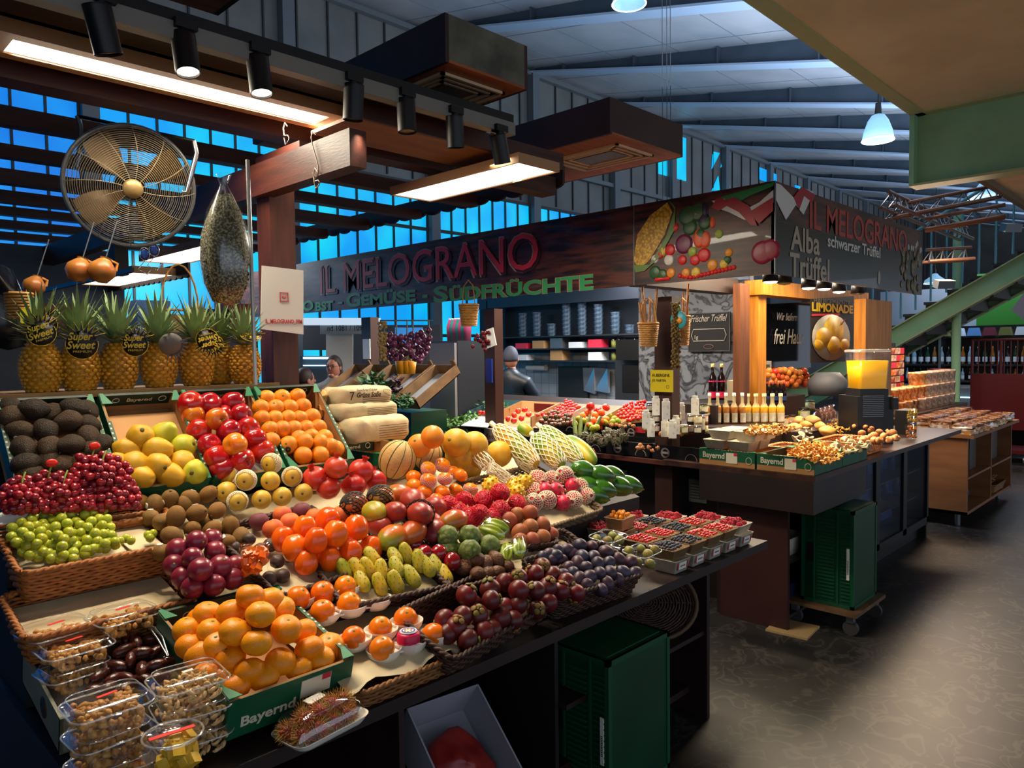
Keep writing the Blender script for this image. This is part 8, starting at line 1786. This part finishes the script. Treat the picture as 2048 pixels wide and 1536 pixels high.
def person(loc, yaw, lab, coat, hair, style, arms, height=1.76, headyaw=0):
    o = empty('person', loc, (0,0,yaw), lab, 'person'); k = height/1.76
    J = [((0,0,.95),(.15,.11)),((0,0,1.12),(.14,.11)),((0,0,1.32),(.17,.12)),((0,.01,1.45),(.11,.09)),((0,.0,1.52),(.055,.055)),((0,-.01,1.60),(.055,.06)),
         ((.1,0,.90),.09),((.11,0,.50),.065),((.11,.02,.09),.045),((.11,-.1,.04),.04),((-.1,0,.90),.09),((-.11,0,.50),.065),((-.11,.02,.09),.045),((-.11,-.1,.04),.04)]
    Bn = [(0,1),(1,2),(2,3),(3,4),(4,5),(0,6),(6,7),(7,8),(8,9),(0,10),(10,11),(11,12),(12,13)]
    for s_, el, ha in arms:
        n = len(J); J += [((.19*s_,0,1.40),.06),(el,.047),(ha,.032)]; Bn += [(2 if False else 3,n),(n,n+1),(n+1,n+2)]
        d = (V3(ha)-V3(el)).normalized(); p = V3(ha)+d*.05; m_ = len(J); J += [(tuple(p),(.03,.016))]; Bn += [(n+2,m_)]
        a = d.orthogonal().normalized()
        for f in range(4): b0 = p+a*(.022*(f-1.5)); i0 = len(J); J += [(tuple(b0+d*.035),.009),(tuple(b0+d*.07+V3((0,0,-.012))),.007)]; Bn += [(m_,i0),(i0,i0+1)]
        i0 = len(J); J += [(tuple(p-a*.035+d*.01),.010),(tuple(p-a*.05+d*.035),.008)]; Bn += [(n+2,i0),(i0,i0+1)]
    J = [((p[0]*k,p[1]*k,p[2]*k),r) for p, r in J]
    skinned('body', J, Bn, m_skin, o)
    C = [((0,0,.86),(.19,.14)),((0,0,1.1),(.18,.14)),((0,0,1.30),(.205,.145)),((0,.01,1.43),(.17,.13)),((0,.01,1.50),(.10,.10)),((0,.0,1.555),(.075,.078))]; CB = [(0,1),(1,2),(2,3),(3,4),(4,5)]
    for s_, el, ha in arms:
        n = len(C); h2 = V3(el).lerp(V3(ha),.9); C += [((.195*s_,0,1.39),.08),(el,.062),(tuple(h2),.045)]; CB += [(3,n),(n,n+1),(n+1,n+2)]
    C = [((p[0]*k,p[1]*k,p[2]*k),r) for p, r in C]
    skinned('coat', C, CB, coat, o)
    T_ = [((0,0,.93),(.17,.13)),((.1,0,.86),.105),((.11,0,.5),.08),((.11,.02,.13),.06),((-.1,0,.86),.105),((-.11,0,.5),.08),((-.11,.02,.13),.06)]; skinned('trousers', [((p[0]*k,p[1]*k,p[2]*k),r) for p, r in T_], [(0,1),(1,2),(2,3),(0,4),(4,5),(5,6)], M('trousers_dark','#1a1c22',.7), o)
    head(o, 1.655*k, headyaw, hair, style); return o
fy_ = math.atan2(0,1)
m_puff = M('puffer_navy','#0c141c',.45,col2='#0f2a3c',sc=3,bump=.4,bsc=20)
P = dep(1022,745,8.2); person((P.x,P.y,0), -PI/4+2.6, 'person in dark quilted jacket seen from behind reaching to the right', m_puff, m_hairg, 'short', [(1,(.28,-.05,1.12),(.33,-.25,.95)),(-1,(-.30,-.12,1.13),(-.25,-.40,1.05))], 1.76, .35)
P = dep(668,760,8.3); person((P.x,P.y,0), -PI/4+.1, 'person with glasses and tied brown hair in a grey coat facing the stall', M('coat_grey','#7c7872',.7,col2='#6a665f',sc=8), m_hair, 'long', [(1,(.26,0,1.12),(.2,-.15,.92)),(-1,(-.26,0,1.12),(-.2,-.15,.92))], 1.68, -.3)
P = dep(612,790,7.8); person((P.x,P.y,0), -PI/4+2.3, 'person in black coat partly hidden behind the post, seen from behind', M('coat_black','#0e0f14',.6), m_hair, 'short', [(1,(.28,-.05,1.12),(.3,-.2,1.0)),(-1,(-.28,0,1.12),(-.3,-.2,1.0))], 1.55, .0)
# ================================================================== RIGHT BACKGROUND
# wooden sales cabinet with dried fruit
m_oak = M('cabinet_oak','#8a5a34',.55,col2='#7a4c2a',sc=2,stretch=(1,1,5)); m_oakd = M('cabinet_inner','#3c2a20',.6)
o = empty('sales_cabinet', (8.0,1.8,0), label='light brown wooden sales cabinet with open shelves past the fridge', cat='cabinet'); oc = V3((8.0,1.8,0))
cbx('side_board',(8.0,1.80,.12),(8.03,2.45,.86),m_oak,o); cbx('side_board',(9.9,1.80,.12),(9.93,2.45,.86),m_oak,o); cbx('worktop',(7.95,1.74,.86),(9.98,2.5,.89),m_oak,o); cbx('divider',(8.95,1.80,.15),(8.98,2.45,.86),m_oak,o); cbx('shelf',(8.03,1.80,.46),(9.9,2.45,.48),m_oak,o); cbx('bottom_board',(8.0,1.80,.12),(9.93,2.45,.15),m_oak,o); cbx('back_board',(8.0,2.43,.12),(9.93,2.46,.86),m_oakd,o)
for x in (8.1,9.8): q = MB().cyl((x-8,.1,0),(x-8,.1,.12),.025,n=10).build('foot', m_grey, o)
o = MB().ball((0,0,0),.16,14,10,(1,.8,1)); o.warp(.05,8); o = o.build('blue_bag', M('blue_plastic','#16205c',.25,col2='#2c3c8c',sc=12), loc=(8.35,2.0,.31)); tag(o,'shiny blue plastic bags inside the cabinet, left bay','bag')
wicker('wicker_basket', (9.45,1.98,.152), .5,.34,.08, Matrix.Identity(3), 'flat wicker basket of brown roots in the cabinet right bay', MATS['wicker_mid'], .02)
o = MB()
for k in range(26): a = random.uniform(0,6.28); o.tube([(random.uniform(-.18,.18),random.uniform(-.1,.1),.05),(random.uniform(-.2,.2),random.uniform(-.12,.12),.11)],.012,5)
tag(o.build('ginger_roots', M('ginger','#8a6238',.7), loc=(9.45,1.98,.18)), 'heap of brown roots on the flat wicker basket', 'roots', kind='stuff')
for i,x in enumerate((8.3,8.65,9.2,9.6)): q = MB().box((x-.13,1.9,.482),(x+.13,2.25,.80)).build('glass_jar_box', M('dark_tub','#4a4440',.3)); tag(q,f'dark storage tub on the upper cabinet shelf, {NUM[i]} from left','tub','tubs in the cabinet')
# packets of dried fruit on top
m_pk = [M('packet_amber','#d08c3c',.2,col2='#f0d0a0',sc=30,lo=.45,hi=.6,coat=.6), M('packet_brown','#6c4028',.2,col2='#d8a880',sc=24,lo=.5,hi=.62,coat=.6), M('packet_pale','#c8a080',.2,col2='#f4e4d0',sc=30,lo=.45,hi=.6,coat=.6), M('packet_orange','#e0701c',.2,col2='#f8c880',sc=26,lo=.5,hi=.62,coat=.6)]
rg = random.Random(77); n = 0
for ix in range(9):
    for iy in range(3):
        for lv in range(3):
            x = 8.07+ix*.2; y = 1.84+iy*.2; q = MB().box((-.09,-.085,0),(.09,.085,.028)); q.warp(.016,24,seed=n); q = q.build('fruit_packet', m_pk[(n+lv)%3], loc=(x+rg.uniform(-.02,.02),y,.892+.031*lv+.02*iy), rot=(0,0,rg.uniform(-.3,.3))); tag(q,f'flat clear packet of dried fruit, {["lowest","middle","top"][lv]} layer, column {NUM[ix]} from the left, {["front","middle","rear"][iy]} row','packet','dried fruit packets on the cabinet'); n += 1
# tall tubs row behind packets, candied fruit
q = MB().box((8.0,2.62,0),(11.6,3.2,.95)).build('back_counter', m_oakd); tag(q,'brown counter behind the dried fruit cabinet','counter')
n = 0
for ix in range(12):
    for lv in range(3 if ix > 5 else 2):
        x = 8.35+ix*.26; q = MB().lathe([(.001,0),(.09,0),(.105,.13),(.11,.135),(.10,.15),(.001,.155)],14).build('candy_tub', m_pk[3] if ix < 7 and lv == 1 else m_pk[2] if ix > 6 else m_pk[(ix+lv)%4], loc=(x,2.78,.951+.156*lv)); tag(q,f'clear tub of dried fruit, {["lowest","middle","top"][lv]} in stack {NUM[ix]} from the left','tub','stacked dried fruit tubs'); n += 1
for ix in range(7):
    x = 8.2+ix*.2; q = MB().lathe([(.001,0),(.07,0),(.08,.14),(.085,.15),(.07,.17),(.001,.175)],12).build('jelly_tub', m_pk[3] if ix%2 else m_pk[1], loc=(x+.05,2.6,.89)) if False else None
# left column of small colourful packs
m_mix = M('mixed_packs','#8c2c2c',.5,col2='#d8b088',sc=9,kind='noise',lo=.45,hi=.55)
a = ony(1786,694,3.0); b = ony(1808,790,3.0); k = 0
for lv in range(7):
    z = a.z-(a.z-b.z)*(lv+1)/7; 
    for j in range(3):
        q = MB().box((0,0,0),((b.x-a.x)/3*.92,.12,(a.z-b.z)/7*.85)).build('sweet_pack', [m_mix,m_pk[2],m_red,m_pk[3]][(lv+j)%4], loc=(a.x+(b.x-a.x)*j/3,3.0,z)); tag(q,f'small colourful pack on the narrow rack, {NUM[6-lv]} row up, {["left","middle","right"][j]}','packet','packs on the narrow rack')
q = MB().box((a.x-.02,3.12,0),(b.x+.05,3.16,a.z+.05)).build('rack_back', m_cb); tag(q,'narrow dark rack behind the pine post','rack')
o = empty('till_roll_box', ony(1812,835,2.0)+V3((0,0,0)), label='black and yellow card box on the counter beside the fruit cup', cat='box'); o.location.z = 1.0; MB().box((-.12,-.05,0),(.12,.05,.2)).build('body', m_blk, o); MB().box((-.12,-.055,.14),(.12,-.049,.2)).build('yellow_band', M('band_yellow','#c8a81c',.5), o)
# stairs to the gallery
XS = 12.0
a = onx(1770,688,XS); b = onx(2048,532,XS); sl_ = (b.z-a.z)/(b.y-a.y)
def st_z(y): return a.z+sl_*(y-a.y)
y0s, y1s = 6.6, -.4
o = empty('staircase', (XS,3.0,0), label='green steel staircase with dark steps rising to the right', cat='staircase'); os_ = V3((XS,3.0,0))
hS = .30
for (x,nm) in ((XS,'stringer'),(XS+1.25,'stringer')):
    MB().slab([V3((x,y0s,st_z(y0s)-hS*.5))-os_,V3((x,y1s,st_z(y1s)-hS*.5))-os_,V3((x,y1s,st_z(y1s)+hS*.5))-os_,V3((x,y0s,st_z(y0s)+hS*.5))-os_],(.02,0,0)).build(nm, m_green, o)
    for s_ in (-1,1): MB().slab([V3((x-.08,y0s,st_z(y0s)+s_*hS*.5))-os_,V3((x-.08,y1s,st_z(y1s)+s_*hS*.5))-os_,V3((x+.1,y1s,st_z(y1s)+s_*hS*.5))-os_,V3((x+.1,y0s,st_z(y0s)+s_*hS*.5))-os_],(0,0,.02)).build('flange', m_greend, o)
n = 0; y = 4.4
while y > -.3:
    z = st_z(y)+hS*.5+.10; s = MB().box((.03,y-.31-3.0,z),(1.2,y+.02-3.0,z+.04)); s.box((.06,y-.29-3.0,z-.26),(1.15,y-3.0,z)); s.build('step', M('step_dark','#3a302c',.6), o); y -= .28
rl = MB(); y = 4.4
while y > -.3:
    z = st_z(y)+hS*.5+.1; MB().cyl((.0,y-3.0,z),(.0,y-3.0,z+1.0),.014,n=6).build('baluster', M('rail_teal','#5c9098',.4,metal=.3), o); y -= .2
MB().tube([(0,4.4-3,st_z(4.4)+1.4),(0,-.3-3,st_z(-.3)+1.4)],.025,8).build('handrail', MATS['rail_teal'], o)
MB().cyl((.15,-.1,0),(.15,-.1,3.6),.06,n=12).build('column', m_green, o)
# underside crate grid, awning and green wall, light blue sign
q = MB().box((14.2,2.3,2.05),(14.3,3.1,2.9)).build('green_board', M('vivid_green','#1a5a0e',.5)); tag(q,'vivid green board above the liquor shelves','board')
q = MB().box((14.2,3.1,2.05),(14.3,4.6,2.7)).build('pale_board', M('pale_board','#78808c',.5)); tag(q,'pale blue-grey board above the liquor shelves','board')
q = MB().slab([onx(p[0],p[1],11) for p in ((2048,585),(2048,640),(2022,620))],(.5,0,0)).build('awning_corner', M('navy','#1c2c4c',.6)); tag(q,'navy corner of an awning at the right picture edge','awning')
# liquor shelves
o = empty('liquor_shelf', (14,3.2,0), label='wide dark shelf wall of wine and liquor bottles in the back shop', cat='shelf'); 
MB().box((.25,-1.4,0),(.3,1.6,2.0)).build('back_board', m_cb, o)
for z in (.9,1.15,1.42,1.88): MB().box((-.05,-1.4,z-.03),(.3,1.6,z)).build('board', MATS['shelf_dark'], o)
for y in (-.9,.35,1.55): MB().box((-.06,y,0),(.25,y+.04,1.9)).build('upright', m_grey, o)
m_bot = [M('wine_green','#12301c',.2),M('wine_dark','#140c10',.15),M('wine_clear','#8ab0c8',.2,trans=.3),M('wine_amber','#8a5418',.2,trans=.2)]; m_blab = M('blabel','#b8c4d0',.5)
def wbottle(m):
    b = MB().lathe([(.001,0),(.036,0),(.036,.17),(.014,.23),(.014,.29),(.001,.29)],10).build('bottle', m); MB().lathe([(.0365,.04),(.0365,.12)],10).build('paper_label', m_blab, b); return b
bs = [wbottle(m) for m in m_bot]
for zi,(z,sc_,nm) in enumerate(((1.42,1.0,'upper'),(1.15,.7,'middle'),(.9,.7,'lower'))):
    for i in range(26):
        y = 4.6-i*.105
        c = copy_tree(bs[(i*7+zi*3)%4]); c.location = (13.98,y,z); c.scale = (sc_,sc_,sc_); tag(c,f'bottle on the {nm} liquor shelf, {ORD[i+1] if i < 20 else ["sixth from right","fifth from right","fourth from right","third from right","second from right","rightmost"][i-20]}','bottle','bottles on the liquor shelves')
for i in range(10):
    y = 4.4-i*.22; q = MB().slab([(-.1,-.09,0),(-.1,.09,0),(-.1,.06,.13),(-.1,-.06,.13)],(.16,0,0)).build('gift_bag', [M('gift_olive','#5c5c2c',.6),m_blab,M('gift_blue','#4c7cb8',.5),M('gift_plum','#5c1c2c',.6)][i%4], loc=(14.0,y,1.881)); tag(q,f'gift bag on top of the liquor shelf, {NUM[i]} from the left','bag','gift bags on the liquor shelf')
drop(*bs)
q = empty('glass_counter', (13.62,3.6,0), label='white refrigerated glass counter in front of the liquor shelves', cat='counter'); MB().box((-.25,-1.0,0),(.25,1.0,.75)).build('base', M('counter_white','#9aa0a8',.4), q); MB().box((-.25,-1.0,.75),(.25,1.0,1.05)).build('glass_case', M('case_glass','#a8b8c8',.1,trans=.5), q); MB().box((-.27,-1.0,1.05),(.27,1.0,1.08)).build('top', m_petw, q); MB().box((-.31,-1.0,.9),(-.30,1.0,.92)).build('light_strip', MATS['strip_cyan'], q); MB().box((-.2,-.3,1.08),(.1,.0,1.35)).build('red_box', M('box_red','#b01c24',.5), q)
o = MB()
for k in range(50): o.ball((random.uniform(-.2,.2),random.uniform(-.9,.9),random.uniform(0,.06)),.05,6,4)
tag(o.build('pastries', M('pastry','#a05c40',.6,col2='#c88a70',sc=20), loc=(13.62,3.6,.80)),'row of baked goods inside the glass counter','pastries',kind='stuff')
# red roll container
P = dep(1990,920,10.9); o = empty('roll_container', (P.x,P.y,0), (0,0,0), 'dark red metal roll container with open bars at the right edge', 'trolley'); m_rd = M('trolley_red','#5c1018',.4,metal=.2)
ya = onx(1943,800,P.x).y-P.y; yb = onx(2060,800,P.x).y-P.y; zt_ = onx(1950,680,P.x).z; zm = onx(1950,747,P.x).z
for yy in (ya,yb,(ya+yb)/2): MB().cyl((0,yy,.15),(0,yy,zt_),.02,n=8).build('upright', m_rd, o)
MB().box((-.02,yb,.5),(.02,ya,zm)).build('panel', m_rd, o); MB().box((0,yb,.15),(.7,ya,.2)).build('base', m_rd, o)
for k in range(10): yy = ya+(yb-ya)*k/9; MB().cyl((0,yy,zm),(0,yy,zt_),.008,n=6).build('bar', m_rd, o)
MB().cyl((0,ya,zt_),(0,yb,zt_),.018,n=8).build('top_rail', m_rd, o)
for yy in (ya-.05,yb+.05):
    for xx in (.05,.65): MB().cyl((xx,yy-.02,.06),(xx,yy+.02,.06),.06,n=14).build('castor', m_grey, o)
# steel and copper trusses behind the sign
m_cop = M('copper_tube','#7c5846',.4,metal=.6)
def truss(p0,p1,D0_,D1_,lab,sep=.16):
    A = dep(*p0,D0_); B = dep(*p1,D1_); o = empty('lighting_truss', A, label=lab, cat='truss', group='steel lighting trusses'); d = B-A; u = V3((0,0,sep)); v = d.cross(V3((0,0,1))).normalized()*sep
    for q,nm in ((V3((0,0,0)),'chord'),(v,'chord'),(v*.5+u,'chord')): MB().cyl(q,q+d,.022,n=8).build(nm, m_cop if q.length < .3 else m_grey, o)
    z = MB(); n = max(4,int(d.length/.22)); 
    for i in range(n): a_ = d*(i/n); b_ = d*((i+.5)/n); c_ = d*((i+1)/n); z.tube([a_,b_+v*.5+u,c_],.009,4); z.tube([a_+v,b_+v*.5+u],.009,4)
    z.build('bracing', m_grey, o)
truss((1770,440),(1985,398),8.5,8.5,'upper lighting truss above the sign end',.14); truss((1850,462),(2010,435),8.6,8.2,'second lighting truss with small floodlights',.13); truss((1760,415),(1920,480),8.0,10.5,'lighting truss running back behind the sign',.16); truss((1845,525),(1935,520),9.0,9.0,'short lower lighting truss behind the sign end',.14)
for i,(px,py) in enumerate(((1970,433),(2022,455),(1888,568))):
    P = dep(px,py,8.4); o = MB().cbox((0,0,0),(.2,.1,.09),(.3,0,-.7)).build('floodlight', m_grey, loc=P); tag(o,f'small grey floodlight on the trusses, {["upper left","right","lower"][i]}','floodlight','floodlights on trusses')
q = MB().box((7.6,4.2,2.2),(10.5,4.3,2.9)).build('back_fascia', m_cb); bpy.data.objects.remove(q)
